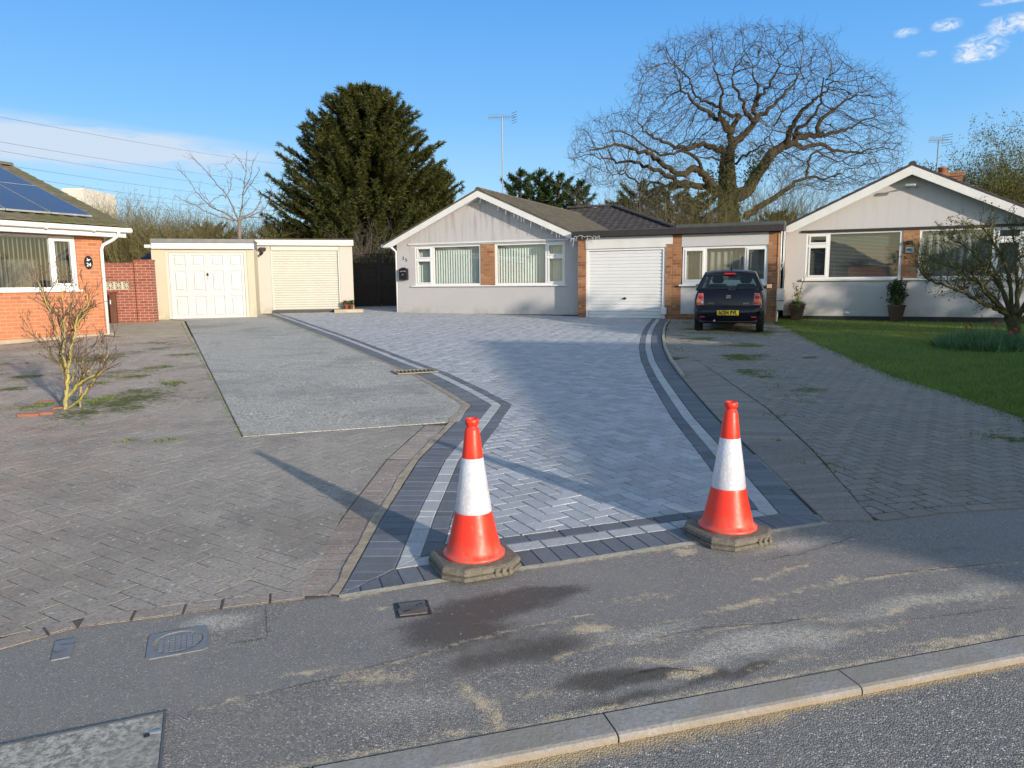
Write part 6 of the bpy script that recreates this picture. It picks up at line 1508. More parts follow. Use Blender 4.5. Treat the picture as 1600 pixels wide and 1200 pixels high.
class Tree:
    def __init__(s, seed): s.r = random.Random(seed); s.L = {}; s.tips = []; s.cen = None; s.bias = 0.
    def add(s, key, pts, rad, n): s.L.setdefault(key, MB()).tube(pts, rad, n, cap=False)
    def grow(s, p, d, length, r0, lvl, cfg, r_end=None):
        """wiggling branch with children; cfg per level: (segments, wiggle, up, child count, angle, ratio, sides, key)"""
        seg, wig, up, nch, ang, ratio, sides, key = cfg[lvl]; r = s.r
        d = d.normalized(); pts = [p.copy()]; dirs = [d.copy()]; st = length/seg; r1 = r0*(.35 if lvl < len(cfg)-1 else .4)
        for i in range(seg):
            d = (d+Vector((r.gauss(0, wig), r.gauss(0, wig), r.gauss(0, wig)+up))+(((p-s.cen).normalized()*s.bias) if s.cen is not None else Vector())).normalized(); p = p+d*st; pts.append(p.copy()); dirs.append(d.copy())
        rad = [r0+(r1-r0)*i/seg for i in range(seg+1)]; s.add(key, pts, rad, sides)
        if lvl+1 < len(cfg):
            k = nch if isinstance(nch, int) else r.randint(*nch); k = max(1, int(round(k)))
            for j in range(k):
                f = (j+r.uniform(.2, .9))/k; f = .18+.82*f; f = min(.999, f); i = min(int(f*seg), seg-1); q = pts[i].lerp(pts[i+1], f*seg-i); dd = dirs[i+1]
                a = r.gauss(ang, ang*.25); ax = dd.orthogonal().normalized(); ax.rotate(__import__('mathutils').Quaternion(dd, r.uniform(0, 6.283))); nd = dd.copy(); nd.rotate(__import__('mathutils').Quaternion(ax, a))
                s.grow(q, nd, length*ratio*r.uniform(.6, 1.2)*(1.15-.5*f), max((rad[i])*.62, .004), lvl+1, cfg)
        else: s.tips.append((pts[-1], dirs[-1]))
    def limb(s, pts, r0, r1, sides=8, key='trunk', sub=4, wob=.0):
        """smooth limb through given points; returns points and radii"""
        out = []; n = len(pts); V = [Vector(p) for p in pts]
        for i in range(n-1):
            a = V[max(i-1, 0)]; b = V[i]; c = V[i+1]; d = V[min(i+2, n-1)]
            for k in range(sub):
                t_ = k/sub; out.append(.5*((2*b)+(-a+c)*t_+(2*a-5*b+4*c-d)*t_*t_+(-a+3*b-3*c+d)*t_**3))
        out.append(V[-1]); m_ = len(out)
        out = [p+Vector((s.r.gauss(0, wob), s.r.gauss(0, wob), s.r.gauss(0, wob))) if 0 < i < m_-1 else p for i, p in enumerate(out)]
        rad = [r0+(r1-r0)*(i/(m_-1))**.85 for i in range(m_)]; s.add(key, out, rad, sides); return out, rad

# ---- the great bare oak
OY = 42.
oak = thing('oak_tree', 'huge leafless oak spreading against the sky behind the right hand gardens', 'tree', (DP(1140, 340, OY)[0], OY, .57), 0)
T = Tree(4)
def op(x, y, dy=0.):  # point of the crown, dy metres nearer (-) or farther (+)
    x = 800+(x-800)*.90; y = 600+(y-600)*.80 if y < 600 else y
    q = DP(860+x/2.7586, 20+y/2.7586, OY+dy); return (q[0], q[1], q[2])
trunk = [(762, 1010, 0), (765, 880, 0), (760, 770, 0), (757, 660, 0), (765, 590, .2)]
o_, r_ = T.limb([op(*p) for p in trunk], .75, .34, 14)
limbs = [
 ([(762, 610, .2), (772, 540, .3), (770, 480, 0), (735, 430, -.5), (680, 395, -1.), (610, 350, -1.6), (555, 285, -2), (520, 215, -2.4)], .30, .07),
 ([(772, 500, .3), (800, 430, .8), (815, 400, 1), (760, 400, 1.2), (700, 350, 1.5), (640, 320, 1.8), (590, 260, 2.), (560, 190, 2.2), (500, 130, 2.4)], .22, .05),
 ([(768, 600, 0), (800, 545, .5), (850, 490, .8), (885, 430, 1.), (890, 340, 1), (905, 270, 1.), (880, 170, .8)], .36, .07),
 ([(885, 440, 1.), (930, 400, 1.2), (990, 350, 1.6), (1040, 270, 2.), (1090, 200, 2.4), (1110, 140, 2.6)], .22, .05),
 ([(770, 520, -.2), (740, 450, -.8), (725, 360, -1.2), (735, 280, -1.6), (710, 190, -2), (690, 110, -2.2)], .20, .05),
 ([(880, 430, .8), (850, 390, -.4), (840, 340, -1.), (800, 270, -1.4), (780, 200, -1.6), (800, 120, -1.8)], .20, .05),
 ([(890, 350, 1.), (920, 290, .6), (960, 240, .2), (1000, 160, 0), (1010, 90, -.4)], .16, .05),
 ([(745, 600, -.3), (700, 580, -.8), (640, 570, -1.2), (570, 580, -1.6), (500, 565, -2), (430, 530, -2.5), (370, 500, -2.8), (330, 440, -3)], .26, .05),
 ([(730, 780, 0), (690, 740, -.6), (640, 690, -1.), (590, 675, -1.4), (540, 695, -1.8), (460, 660, -2.2), (390, 610, -2.8), (320, 590, -3.2), (240, 560, -3.6), (160, 580, -4.2), (100, 590, -4.4)], .36, .05),
 ([(735, 780, .2), (690, 760, 0), (620, 745, -.4), (530, 735, -.8), (450, 690, -1), (370, 660, -1.4), (300, 640, -1.8), (210, 640, -2.2), (130, 620, -2.6)], .32, .05),
 ([(600, 745, 0), (520, 750, .8), (440, 740, 1.6), (350, 735, 2.2), (270, 700, 2.8), (200, 690, 3.2)], .18, .04),
 ([(800, 790, 0), (850, 770, .2), (900, 700, .6), (960, 620, 1), (1010, 575, 1.3), (1060, 550, 1.6), (1120, 515, 1.8), (1190, 510, 2.), (1200, 440, 2.2), (1240, 390, 2.4), (1330, 330, 2.6), (1400, 280, 2.8)], .55, .06),
 ([(1040, 560, 1.4), (1050, 500, 1), (1080, 440, .6), (1120, 370, .2), (1180, 320, -.2), (1220, 290, -.5), (1265, 220, -.8)], .26, .06),
 ([(1060, 550, 1.6), (1130, 570, 2), (1200, 560, 2.6), (1270, 590, 3), (1350, 600, 3.4), (1440, 590, 3.8), (1510, 560, 4)], .22, .04),
 ([(1190, 510, 2), (1250, 500, 2.4), (1320, 480, 2.8), (1400, 440, 3.2), (1470, 400, 3.6)], .20, .04),
 ([(1085, 520, 1), (1090, 480, .4), (1150, 430, 0), (1200, 340, -.6), (1210, 240, -1), (1250, 180, -1.2)], .18, .05),
 ([(850, 880, 0), (920, 830, .4), (1000, 790, .8), (1070, 740, 1.2), (1140, 710, 1.6), (1230, 715, 2), (1300, 690, 2.4)], .30, .05),
 ([(1140, 710, 1.6), (1140, 660, 1.8), (1180, 600, 2), (1280, 640, 2.4), (1350, 660, 2.6)], .12, .04),
 ([(800, 650, 0), (850, 610, -1), (900, 580, -2), (960, 520, -2.6), (980, 460, -3)], .10, .03),
 ([(640, 690, -1), (600, 620, -2), (520, 600, -3), (420, 600, -3.6), (330, 540, -4), (250, 490, -4.4), (170, 500, -4.8)], .14, .04),
 ([(735, 640, -.3), (660, 625, -1.4), (600, 610, -2.4)], .10, .03),
]
# the crown fills an even dome by growing towards points spread through it
ENV = [(885, 238), (900, 200), (940, 178), (982, 165), (992, 105), (1025, 66), (1090, 46), (1170, 32), (1240, 40), (1295, 52), (1332, 98), (1380, 112), (1405, 150), (1418, 210), (1412, 262), (1370, 290), (1300, 306), (1245, 296), (1205, 326), (1160, 285), (1120, 285), (1060, 300), (1000, 300), (930, 292), (892, 268)]
rs = np.random.default_rng(12); nodes = []; par = []; fixed = []
for pts, a, b in limbs:
    P_l, R_l = T.limb([op(*p) for p in pts], a*.74, b*.55, 8, sub=4, wob=.06); prev = -1
    for p, r_ in zip(P_l, R_l): nodes.append(tuple(p)); par.append(prev); fixed.append(r_); prev = len(nodes)-1
att = []
while len(att) < 13000:
    x, y = rs.uniform(880, 1422), rs.uniform(28, 330)
    if not inside(ENV, x, y): continue
    ex, ey = (x-1150)/280, (y-230)/205; q = max(0., 1-ex*ex*.9-ey*ey*.8); dm = 5.6*math.sqrt(q)+.8; dd = rs.uniform(-1, 1)
    dd = math.copysign(abs(dd)**.75, dd)*dm
    if y > 250 and abs(x-1145) < 60: continue
    att.append(DP(x, y, OY+dd))
att = np.array(att); N0 = len(nodes); nodes = [np.array(p) for p in nodes]; A_near = np.full(len(att), 1e9); A_idx = np.zeros(len(att), int)
def upd(i0):
    global A_near, A_idx
    new = np.array(nodes[i0:])
    for c0 in range(0, len(new), 400):
        blk = new[c0:c0+400]; d = np.sqrt(((att[:, None, :]-blk[None])**2).sum(2)); j = d.argmin(1); m_ = d[np.arange(len(att)), j]; u_ = m_ < A_near; A_near[u_] = m_[u_]; A_idx[u_] = i0+c0+j[u_]
upd(0); dirp = {}
for it in range(70):
    use = (A_near < 4.2) & (A_near > .36)
    if use.sum() < 20: break
    ids = A_idx[use]; v = att[use]-np.array(nodes)[ids]; v /= np.linalg.norm(v, axis=1)[:, None]; uq, inv = np.unique(ids, return_inverse=True); s_ = np.zeros((len(uq), 3)); np.add.at(s_, inv, v)
    i0 = len(nodes)
    for k, u_ in enumerate(uq):
        d = s_[k]; n_l = np.linalg.norm(d)
        if n_l < .15: continue
        d = d/n_l+dirp.get(int(u_), np.zeros(3))*.35+rs.normal(0, .22, 3); d /= np.linalg.norm(d); q = nodes[u_]+d*.32; nodes.append(q); par.append(int(u_)); fixed.append(None); dirp[len(nodes)-1] = d
    upd(i0); keep = A_near > .36; att = att[keep]; A_near = A_near[keep]; A_idx = A_idx[keep]
    if len(nodes) > 26000 or len(att) < 30: break
n = len(nodes); kids = [[] for _ in range(n)]; load = np.zeros(n)
for i in range(n):
    if par[i] >= 0: kids[par[i]].append(i)
for i in range(n-1, N0-1, -1):
    if load[i] == 0: load[i] = 1.
    if par[i] >= N0: load[par[i]] += load[i]
rad = lambda i: min(.0078*load[i]**.43, .11)
brm, twm = T.L.setdefault('branch', MB()), T.L.setdefault('twigs', MB()); tips = []
for i in range(N0, n):
    p = par[i]
    if p >= N0 and kids[p] and max((c for c in kids[p]), key=lambda c: load[c]) == i: continue   # interior of a chain
    chain = [p, i]
    while True:
        ks_ = [c for c in kids[chain[-1]] if c >= N0]
        if not ks_: break
        chain.append(max(ks_, key=lambda c: load[c]))
    rr_ = [rad(max(c, N0) if c >= N0 else i) for c in chain]; rr_[0] = rad(i)
    (brm if rr_[0] > .022 else twm).tube([nodes[c] for c in chain], rr_, 4 if rr_[0] > .022 else 3, cap=False)
cfg_t = [(3, .20, .02, 3, .75, .62, 3, 'twigs'), (2, .22, .0, 0, .6, .6, 3, 'twigs')]
for i in range(N0, n):
    if load[i] < 9 and rs.random() < .60:
        d = Vector(dirp[i]); T.grow(Vector(nodes[i]), d*.8+Vector(rs.normal(0, .55, 3)), float(rs.uniform(.3, .75)), .0062, 0, cfg_t)
print('oak nodes', n)
tk = T.L['trunk'].build('trunk', M['oak'], oak, smooth=True, gzoff=False); br = T.L['branch'].build('branches', M['oak_twig'], oak, gzoff=False); tw = T.L['twigs'].build('twigs', M['oak_twig'], oak, gzoff=False)
for o2 in (tk, br, tw): o2.location = (-oak.location.x, -oak.location.y, -oak.location.z)
cs = []
for (x, y, dy) in [(745, 700, -.6), (750, 640, -.5), (755, 760, -.7), (790, 800, -.7), (740, 830, -.8), (800, 860, -.8), (880, 680, .2), (900, 660, .2), (860, 730, 0), (930, 640, .4), (720, 880, -.8), (780, 900, -.9), (680, 720, -.6), (770, 600, -.2)]: cs.append(op(x, y, dy))
iv = leaves('ivy', cs, 3000, (.24, .2, .45), .11, M['ivy'], oak, .45); iv.location = (-oak.location.x, -oak.location.y, -oak.location.z)

# ---- feathery conifers
def conifer(loc, H_, rad, seed, label, mat_, name='cypress_tree', nb=210, lean=.55, n_spray=95, base=.04, group=None, top_sharp=.8, size=1., pw=1.12):
    t_ = thing(name, label, 'tree', (loc[0], loc[1], loc[2]), 0, group); r = np.random.default_rng(seed); rr_ = random.Random(seed)
    mb = MB(); mb.tube([(0, 0, 0), (.05, 0, H_*.4), (0, .05, H_*.75), (.05, 0, H_*.97)], [.28, .2, .1, .02], 8); mb.build('trunk', M['oak'], t_, gzoff=False)
    Ps, Ds, Ws, Ts = [], [], [], []; bm = MB()
    for k in range(nb):
        f = base+(1-base)*((k+.5)/nb)**1.12; z0 = H_*f*.93; an = k*2.39996+rr_.uniform(-.3, .3)
        env = rad*(1-f**pw)**top_sharp*(1.0 if f > .16 else .72+1.75*f)*rr_.uniform(.74, 1.14)+.25
        # gentle arc, rising at the end
        nseg = 8; dirx, diry = math.cos(an), math.sin(an); pts = []; rise = lean*env*rr_.uniform(.5, 1.1); z00 = z0-rise*.45
        for j in range(nseg+1): g_ = j/nseg; wob = .05*env*math.sin(g_*5+k); pts.append((dirx*env*g_-diry*wob, diry*env*g_+dirx*wob, z00+rise*(g_**1.6)-.10*env*math.sin(g_*math.pi)))
        bm.tube(pts, [max(.035*(1-j/nseg)*size, .006) for j in range(nseg+1)], 4, cap=False)
        A = np.array(pts); n = int(n_spray*(.5+env/rad)); g_ = r.uniform(.18, 1.0, n)**.8; ii = np.minimum((g_*nseg).astype(int), nseg-1); ff = (g_*nseg-ii)[:, None]
        base_p = A[ii]*(1-ff)+A[ii+1]*ff; tang = A[ii+1]-A[ii]; tang /= np.linalg.norm(tang, axis=1)[:, None]
        # side shoots then feathers along each
        side = np.cross(tang, [0, 0, 1.]); side /= np.linalg.norm(side, axis=1)[:, None]+1e-9; sg = r.choice([-1., 1.], n)[:, None]
        dirs = tang*r.uniform(.4, 1.0, (n, 1))+side*sg*r.uniform(.15, 1.1, (n, 1))+np.array([0, 0, 1.])*r.normal(.12, .48, (n, 1)); dirs /= np.linalg.norm(dirs, axis=1)[:, None]
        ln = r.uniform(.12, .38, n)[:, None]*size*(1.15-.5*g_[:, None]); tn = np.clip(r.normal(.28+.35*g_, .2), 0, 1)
        for q in range(4):
            c0 = base_p+dirs*ln*(q/4.5); dq = dirs+r.normal(0, .33, (n, 3)); dq /= np.linalg.norm(dq, axis=1)[:, None]
            wv = np.cross(dq, r.normal(0, 1, (n, 3))); wv /= np.linalg.norm(wv, axis=1)[:, None]+1e-9
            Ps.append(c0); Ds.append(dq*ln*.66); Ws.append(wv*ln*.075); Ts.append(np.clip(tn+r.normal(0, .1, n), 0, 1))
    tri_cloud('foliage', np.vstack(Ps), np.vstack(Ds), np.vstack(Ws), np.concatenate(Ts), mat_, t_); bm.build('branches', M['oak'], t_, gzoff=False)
    return t_
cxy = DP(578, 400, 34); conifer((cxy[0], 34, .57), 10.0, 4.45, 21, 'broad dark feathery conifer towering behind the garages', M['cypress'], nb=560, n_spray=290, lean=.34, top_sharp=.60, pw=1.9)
cxy = DP(682, 400, 36); conifer((cxy[0], 36, .57), 6.6, 1.9, 22, 'smaller conifer at the right shoulder of the big dark conifer', M['cypress'], nb=130, n_spray=170, lean=.4, top_sharp=.5)
for k, (px, py, dd, rad, lab) in enumerate([(812, 262, 40, 1.5, 'leftmost dark green cypress of the row behind the bungalow ridge'), (842, 262, 41, 1.4, 'cypress second from left behind the bungalow ridge'), (872, 268, 40, 1.5, 'cypress third from left behind the bungalow ridge'), (902, 280, 41, 1.4, 'rightmost cypress behind the bungalow ridge, beside the oak twigs'),
        (1000, 285, 37, 2.4, 'dark conifer left of centre in the hedge above the dark tiled roof'), (1045, 285, 38, 2.4, 'dark conifer just left of the oak trunk'), (965, 312, 36, 1.3, 'low conifer above the hipped roof end'), (330, 352, 42, 2.2, 'low dark evergreen behind the cream garage roof'), (440, 350, 38, 1.8, 'low dark evergreen at the left foot of the big conifer'), (1090, 300, 36, 1.9, 'dark evergreen at the left foot of the oak'), (1215, 332, 37, 1.4, 'low evergreen between the oak and the right roof')]):
    p = DP(px, py, dd); conifer((p[0], dd, .57), p[2]-.3, rad, 30+k, lab, M['cypress2'] if k < 4 else M['cypress'], nb=80, n_spray=120, lean=.5, top_sharp=.38, group='conifers along the back gardens')

# ---- bare thickets and small bare trees
def thicket(loc, w_, d_, h, seed, label, n, m1, name='thicket', spread=.35, lean=(0, 0), cat='bush', group=None, leafm=None, nleaf=0, thick=.016, n2=5):
    t_ = thing(name, label, cat, loc, 0, group); T = Tree(seed)
    cfg = [(6, .12, .06, n2, .5, .5, 4, 'a'), (4, .16, .05, 4, .55, .5, 3, 'b'), (3, .16, .04, 0, .5, .5, 3, 'b')]
    for k in range(n):
        x, y = T.r.uniform(-w_, w_), T.r.uniform(-d_, d_); hh_ = h*T.r.uniform(.62, 1.05)*(1-.25*(x/w_)**2)
        T.grow(Vector((x, y, 0)), Vector((T.r.gauss(lean[0], spread), T.r.gauss(0, spread), 1)), hh_*.90, thick*T.r.uniform(.7, 1.4), 0, cfg)
    T.L['a'].build('stems', m1, t_, gzoff=False); T.L['b'].build('twigs', m1, t_, gzoff=False)
    if nleaf:
        tp = np.array([tuple(p) for p, d in T.tips]); leaves('leaves', tp, nleaf, (.10, .10, .16), .055 if 'willow' not in name else .10, leafm, t_, .22)
    return t_
for k, (px, py, dd, w_, h_px, lab) in enumerate([(170, 400, 33, 1.9, 335, 'olive brown leafless thicket right beside the solar panel roof'), (228, 400, 32, 2.0, 336, 'leafless brown thicket above the red garden wall'), (285, 400, 33, 1.9, 345, 'leafless brown thicket over the left end of the cream garage roof'), (345, 400, 34, 1.9, 352, 'leafless tangle over the middle of the cream garage'), (400, 400, 33, 1.8, 352, 'leafless tangle over the joint between the two garages')]):
    p = DP(px, h_px, dd); p0 = DP(px, 440, dd)
    thicket((p0[0], dd, .57), w_, 1.0, p[2]-.1, 50+k, lab, 240, M['brush'], group='bare thickets behind the left garages', thick=.020, n2=7, leafm=M['brush_leaf'], nleaf=6500)
p0 = DP(160, 440, 48); thicket((p0[0], 48, .57), 3.4, 1.5, DP(160, 312, 48)[2]-.6, 61, 'pale grey leafless trees far behind, right of the white block', 40, M['brush_grey'], name='bare_tree', cat='tree', thick=.03, n2=6)
p0 = DP(245, 440, 46); thicket((p0[0], 46, .57), 2.6, 1.5, DP(245, 305, 46)[2]-.6, 62, 'twiggy bare tree crown rising above the thicket', 26, M['brush_grey'], name='bare_tree', cat='tree', thick=.035, n2=7)
p0 = DP(572, 440, 27.5); thicket((p0[0], 28.6, .55), .75, .5, DP(572, 352, 28)[2]-.5, 63, 'pale grey leafless shrub behind the dark fence', 34, M['brush_grey'], name='bare_shrub', thick=.012, n2=6)
for k, (px, py, dd, w_, lab) in enumerate([(1000, 318, 34, 1.8, 'brown tangled shrub above the right end of the dark tiled roof'), (1075, 325, 34, 1.8, 'pale twiggy tangle below the left oak limbs'), (1130, 318, 35, 1.5, 'light olive twiggy tangle at the foot of the oak trunk'), (1190, 318, 35, 1.5, 'olive twiggy tangle right of the oak trunk'), (1245, 318, 36, 1.2, 'twiggy shrub against the left slope of the right roof')]):
    p = DP(px, py, dd); p0 = DP(px, 440, dd); thicket((p0[0], dd, .57), w_, .8, p[2]+1.0, 70+k, lab, 120, M['brush'] if k else M['brush_grey'], group='tangled shrubs under the oak', thick=.016, n2=6, leafm=M['brush_leaf'], nleaf=2600, spread=.5)
for k, (px, py, dd, w_, lab) in enumerate([(1545, 262, 34, 1.5, 'yellow green budding willow just right of the chimney'), (1600, 242, 35, 1.6, 'taller yellow green budding willow at the right edge'), (1675, 250, 35, 1.8, 'budding willow beyond the right edge'), (1505, 285, 36, .9, 'small wispy budding tree behind the chimney')]):
    p = DP(px, py, dd); p0 = DP(px, 440, dd); thicket((p0[0], dd, .57), w_, 1.2, p[2]+.3, 80+k, lab, 80, M['brush'], name='willow_tree', cat='tree', group='budding willows behind the right bungalow', thick=.03, n2=7, leafm=M['haze_leaf'], nleaf=34000, spread=.28)
# bare fruit tree with long straight spurred shoots
ft = thing('bare_fruit_tree', 'leafless fruit tree with long pale spurred shoots above the garage joint', 'tree', (DP(375, 440, 30)[0], 30, .55), 0)
T = Tree(9)
def q3(x, y, dy=0): p = DP(120+x/4.706, 220+y/4.706, 30+dy); return (p[0]-ft.location.x, p[1]-ft.location.y, p[2]-ft.location.z)
T.limb([(0, 0, 0), (0, 0, .9), q3(1195, 640), q3(1190, 570)], .10, .065, 8)
for pts, a in [([(1190, 600), (1150, 500), (1100, 400), (1010, 300), (940, 210), (850, 120)], .035), ([(1180, 590), (1080, 530), (980, 480), (900, 400), (830, 300), (740, 205)], .035), ([(1160, 590), (1050, 560), (930, 510), (820, 450), (715, 405)], .03), ([(1195, 580), (1215, 450), (1230, 330), (1245, 220), (1250, 85)], .035), ([(1245, 230), (1210, 170), (1160, 100)], .015), ([(1225, 400), (1290, 300), (1345, 210)], .02), ([(1230, 350), (1280, 250), (1295, 150)], .018), ([(1200, 560), (1290, 530), (1350, 440), (1330, 370), (1250, 310), (1170, 270)], .025), ([(1200, 580), (1310, 540), (1400, 470), (1440, 380), (1390, 300)], .028), ([(1210, 560), (1330, 560), (1440, 540), (1500, 500)], .025), ([(1110, 400), (1130, 330), (1140, 250), (1080, 170)], .018), ([(1100, 420), (1060, 400), (960, 460), (840, 460), (790, 440)], .018), ([(1040, 520), (960, 440), (890, 350)], .015), ([(1190, 520), (1230, 480), (1280, 400)], .015)]:
    dy = T.r.uniform(-1, 1); P_l, R_l = T.limb([q3(x, y, dy*i/len(pts)) for i, (x, y) in enumerate(pts)], a, .008, 5, 'twigs', sub=4, wob=.015)
    for i in range(2, len(P_l)):
        if T.r.random() < .95:
            d = (P_l[i]-P_l[i-1]).normalized(); sd = Vector((T.r.gauss(0, 1), T.r.gauss(0, 1), T.r.gauss(0, 1))); l_ = T.r.choice([.08, .1, .14, .5, .3]); T.grow(P_l[i], d*.5+sd*.6, l_, .009, 0, [(3, .12, .05, 2, .7, .5, 3, 'twigs'), (2, .1, .04, 0, .5, .5, 3, 'twigs')])
T.L['trunk'].build('trunk', M['brush_grey'], ft, gzoff=False); T.L['twigs'].build('twigs', M['brush_grey'], ft, gzoff=False)

# ---- lichened shrub in the left paving
sh_xy = G(103, 641); sh = thing('bare_shrub', 'yellow lichened leafless shrub growing out of a bed in the left paving', 'shrub', (sh_xy[0], sh_xy[1], gz(sh_xy[1])), 0)
T = Tree(13); SY = sh_xy[1]
def s3(x, y, dy=0.): p = DP(40+x/5.215, 430+y/5.215, SY+dy); return (p[0]-sh_xy[0], p[1]-sh_xy[1], p[2]-gz(SY))
main = [([(322, 1100, 0), (335, 950, 0), (340, 850, .05), (310, 760, .1), (280, 690, .1), (255, 600, .15), (180, 560, .2)], .028, .008), ([(335, 900, 0), (350, 760, 0), (360, 640, -.05), (385, 520, -.1), (400, 420, -.1), (440, 320, -.15), (500, 250, -.2), (495, 150, -.2)], .022, .004),
        ([(345, 985, 0), (420, 900, -.05), (490, 850, -.1), (560, 815, -.15), (630, 765, -.15), (650, 690, -.2), (680, 600, -.2)], .024, .005), ([(330, 1100, .03), (430, 1020, -.1), (500, 940, -.15), (560, 860, -.15), (600, 800, -.2), (660, 730, -.2)], .016, .005),
        ([(438, 1085, .1), (445, 950, .1), (455, 850, .1), (470, 760, .1), (475, 680, .15), (520, 600, .2)], .015, .004), ([(340, 900, 0), (325, 740, .1), (300, 600, .1), (300, 450, .15), (280, 340, .2), (210, 260, .2), (150, 170, .2), (110, 60, .2)], .02, .004),
        ([(330, 800, 0), (310, 640, -.1), (320, 480, -.1), (310, 360, -.15), (300, 240, -.1), (310, 120, -.1)], .016, .003), ([(350, 700, 0), (370, 560, .1), (400, 440, .15), (390, 330, .2), (400, 200, .2), (350, 120, .2)], .014, .003),
        ([(320, 820, 0), (270, 720, .1), (200, 640, .2), (170, 560, .25), (100, 540, .3), (40, 440, .3)], .012, .003), ([(290, 560, 0), (240, 400, 0), (180, 250, .1), (130, 130, .1), (100, 40, .1)], .012, .003), ([(400, 430, -.1), (460, 340, -.1), (560, 260, -.1)], .01, .003), ([(380, 860, 0), (410, 740, -.1), (400, 680, -.1)], .008, .003), ([(430, 860, 0), (520, 770, .1), (600, 710, .1), (610, 600, .1)], .009, .003), ([(300, 520, .1), (310, 400, .1), (350, 300, .1), (370, 180, .1)], .012, .003), ([(350, 560, 0), (420, 480, .1), (440, 380, .1), (470, 280, .1)], .010, .003)]
for pts, a, b in main:
    P_l, R_l = T.limb([s3(*p) for p in pts], a*.85, b*.8, 7, 'trunk', sub=4, wob=.006)
    for i in range(3, len(P_l)):
        if T.r.random() < .75:
            d = (P_l[i]-P_l[i-1]).normalized(); sd = Vector((T.r.gauss(0, 1), T.r.gauss(0, .8), T.r.gauss(.5, .6))); T.grow(P_l[i], d*1.1+sd*.42, T.r.uniform(.10, .30), min(.006, R_l[i]*.6), 0, [(4, .12, .07, 3, .55, .55, 4, 'twigs'), (3, .14, .06, 1, .6, .6, 3, 'twigs'), (2, .1, .04, 0, .5, .5, 3, 'twigs')])
T.L['trunk'].build('trunk', M['lichen'], sh, smooth=True, gzoff=False); T.L['twigs'].build('twigs', M['bark_thin'], sh, gzoff=False)
tp = np.array([tuple(p) for p, d in T.tips]); M['bud'] = blade_mat('small_buds', (.06, .03, .02), (.14, .08, .035), .1); leaves('buds', tp, 260, (.006, .006, .006), .014, M['bud'], sh, .5)['kind'] = 'stuff'
rb_ = thing('brick_edging', 'loose orange bricks edging the little bed at the foot of the lichened shrub', 'brick edging', (G(60, 643)[0], G(60, 643)[1], gz(G(60, 643)[1])), 0)
for (px, py, a, l_) in ((70, 649, 12, .17), (45, 652, 6, .2), (92, 640, 30, .12), (72, 629, 8, .2)):
    g_ = G(px, py); mb = MB(); mb.rbox(-l_/2, l_/2, -.03, .03, -.02, .028, .006); o2 = mb.build('brick', M['terracotta'], rb_, gzoff=False); o2.location = (g_[0]-rb_.location.x, g_[1]-rb_.location.y, .004); o2.rotation_euler = (0, 0, R(a))

# ---- small budding tree on the lawn
tx, ty = G(1584, 527); st_ = thing('ornamental_tree', 'small low branched ornamental tree just coming into bud on the right lawn', 'tree', (tx, ty, gz(ty)), 0)
T = Tree(17)
def r3(x, y, dy=0.): p = DP(1200+x/3.6375, 230+y/3.6375, ty+dy); return (p[0]-tx, p[1]-ty, p[2]-gz(ty))
T.limb([(0, 0, -.05), (.0, 0, .16), r3(1390, 1000), r3(1370, 960)], .125, .10, 12)
mains = [([(1375, 980, 0), (1330, 930, -.1), (1250, 900, -.3), (1150, 850, -.5), (1080, 810, -.6), (980, 780, -.7), (900, 740, -.8), (860, 690, -.8)], .05, .008), ([(1370, 975, 0), (1300, 880, .1), (1230, 800, .2), (1150, 740, .3), (1060, 690, .4), (980, 660, .4), (900, 630, .5)], .05, .008),
         ([(1380, 970, 0), (1340, 840, .2), (1280, 740, .3), (1200, 640, .4), (1120, 560, .5), (1040, 520, .6)], .05, .008), ([(1390, 970, 0), (1380, 800, -.2), (1340, 660, -.3), (1300, 560, -.4), (1220, 470, -.5), (1150, 440, -.5)], .045, .008),
         ([(1400, 980, 0), (1420, 820, .2), (1410, 660, .4), (1400, 540, .5), (1380, 440, .5)], .05, .008), ([(1410, 990, 0), (1480, 860, -.2), (1520, 720, -.4), (1560, 600, -.5), (1600, 480, -.5)], .05, .008), ([(1420, 1000, 0), (1540, 900, .1), (1640, 800, .3), (1740, 700, .4), (1800, 600, .4)], .05, .008),
         ([(1350, 930, 0), (1250, 850, -.5), (1200, 760, -.8), (1130, 700, -1), (1000, 600, -1.1)], .04, .008), ([(1390, 940, 0), (1440, 800, .5), (1480, 660, .8), (1500, 540, 1)], .04, .008), ([(1380, 940, 0), (1320, 780, .6), (1260, 640, .9), (1240, 520, 1.1)], .04, .008), ([(1410, 960, 0), (1560, 860, -.5), (1700, 840, -.7), (1820, 780, -.8)], .04, .008)]
cfg_s = [(5, .16, .06, 4, .65, .58, 4, 'twigs'), (4, .18, .06, 3, .6, .55, 3, 'twigs'), (3, .15, .05, 0, .5, .5, 3, 'twigs')]
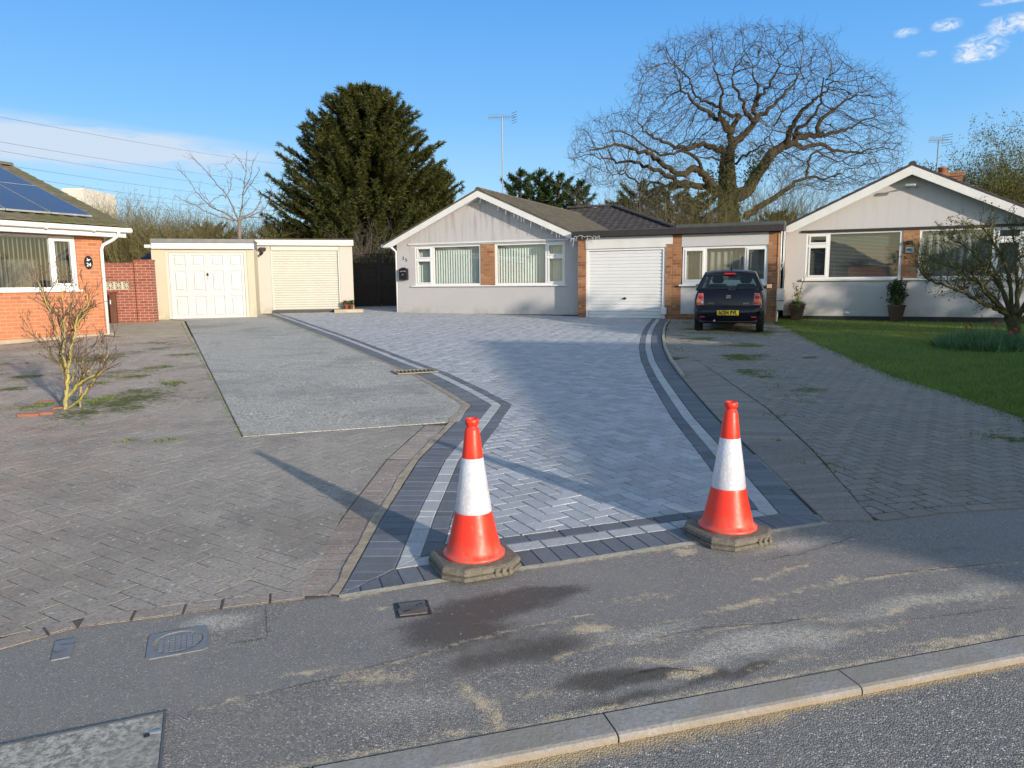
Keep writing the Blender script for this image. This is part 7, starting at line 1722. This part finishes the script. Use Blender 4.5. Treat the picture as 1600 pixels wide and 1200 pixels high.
for pts, a, b in mains:
    P_l, R_l = T.limb([r3(*p) for p in pts], a, b, 7, 'trunk', sub=4, wob=.012)
    for i in range(4, len(P_l)):
        for _ in range(2):
            if T.r.random() < .8:
                d = (P_l[i]-P_l[i-1]).normalized(); sd = Vector((T.r.gauss(0, 1), T.r.gauss(0, 1), T.r.gauss(.3, .8))); T.grow(P_l[i], d*.7+sd*.5, T.r.uniform(.2, .5), min(.012, R_l[i]*.6), 0, cfg_s)
M['olive_bark'] = bark_mat('olive_bark', (.075, .06, .035), (.13, .11, .06), (.11, .115, .04), .6, 14)
T.L['trunk'].build('trunk', M['olive_bark'], st_, smooth=True, gzoff=False); T.L['twigs'].build('twigs', M['olive_bark'], st_, gzoff=False)
tp = np.array([tuple(p) for p, d in T.tips]); leaves('young_leaves', tp, 5000, (.03, .03, .03), .034, M['haze_leaf'], st_, .45)
print('TREES ok')

# ================================================================== unseen houses and conifers added out of view to cast shade and reflections
def added_house(loc, rz, label, Wd, dep, eave, pitch, wallm):
    h = thing('bungalow', label, 'house', loc, rz)
    gable_house(h, Wd, dep, eave, pitch, wallm, M['tile_dark'], [(1.0, Wd-1.0, 1.3, 2.4)], zb=0)
    window(h, 1.0, Wd-1.0, 1.3, 2.4, [(1.1, 2.2, 1.38, 2.32), (2.3, Wd-2.3, 1.38, 2.32), (Wd-2.2, Wd-1.1, 1.38, 2.32)], blind=None)
    return h
added_house((13.68, 4.6, 0), 233.1, 'brick bungalow to the right of the viewer, outside the photograph', 10, 8, 2.5, .34, M['brick_brown'])
added_house((7.5, -16.0, 0), 180, 'rendered bungalow across the road behind the viewer', 9, 8, 2.5, .42, M['render'])
added_house((-6.5, -15.5, 0), 176, 'brick bungalow across the road behind the viewer', 9, 8, 2.5, .42, M['brick_orange'])
for k_, (x_, y_, h_, r_2) in enumerate([(12.3, 7.3, 5.2, 1.3), (14.3, 8.6, 5.0, 1.4), (11.4, 5.9, 4.0, 1.1), (16.4, 10.2, 4.6, 1.5)]):  # unseen row put in to shade the garage door and the car
    conifer((x_, y_, gz(y_)), h_, r_2, 90+k_, ['nearest', 'second', 'shortest', 'farthest'][k_]+' garden conifer of the row right of the viewer, outside the photograph', M['cypress'], nb=70, n_spray=70, lean=.4, top_sharp=.4, group='conifers right of the viewer')
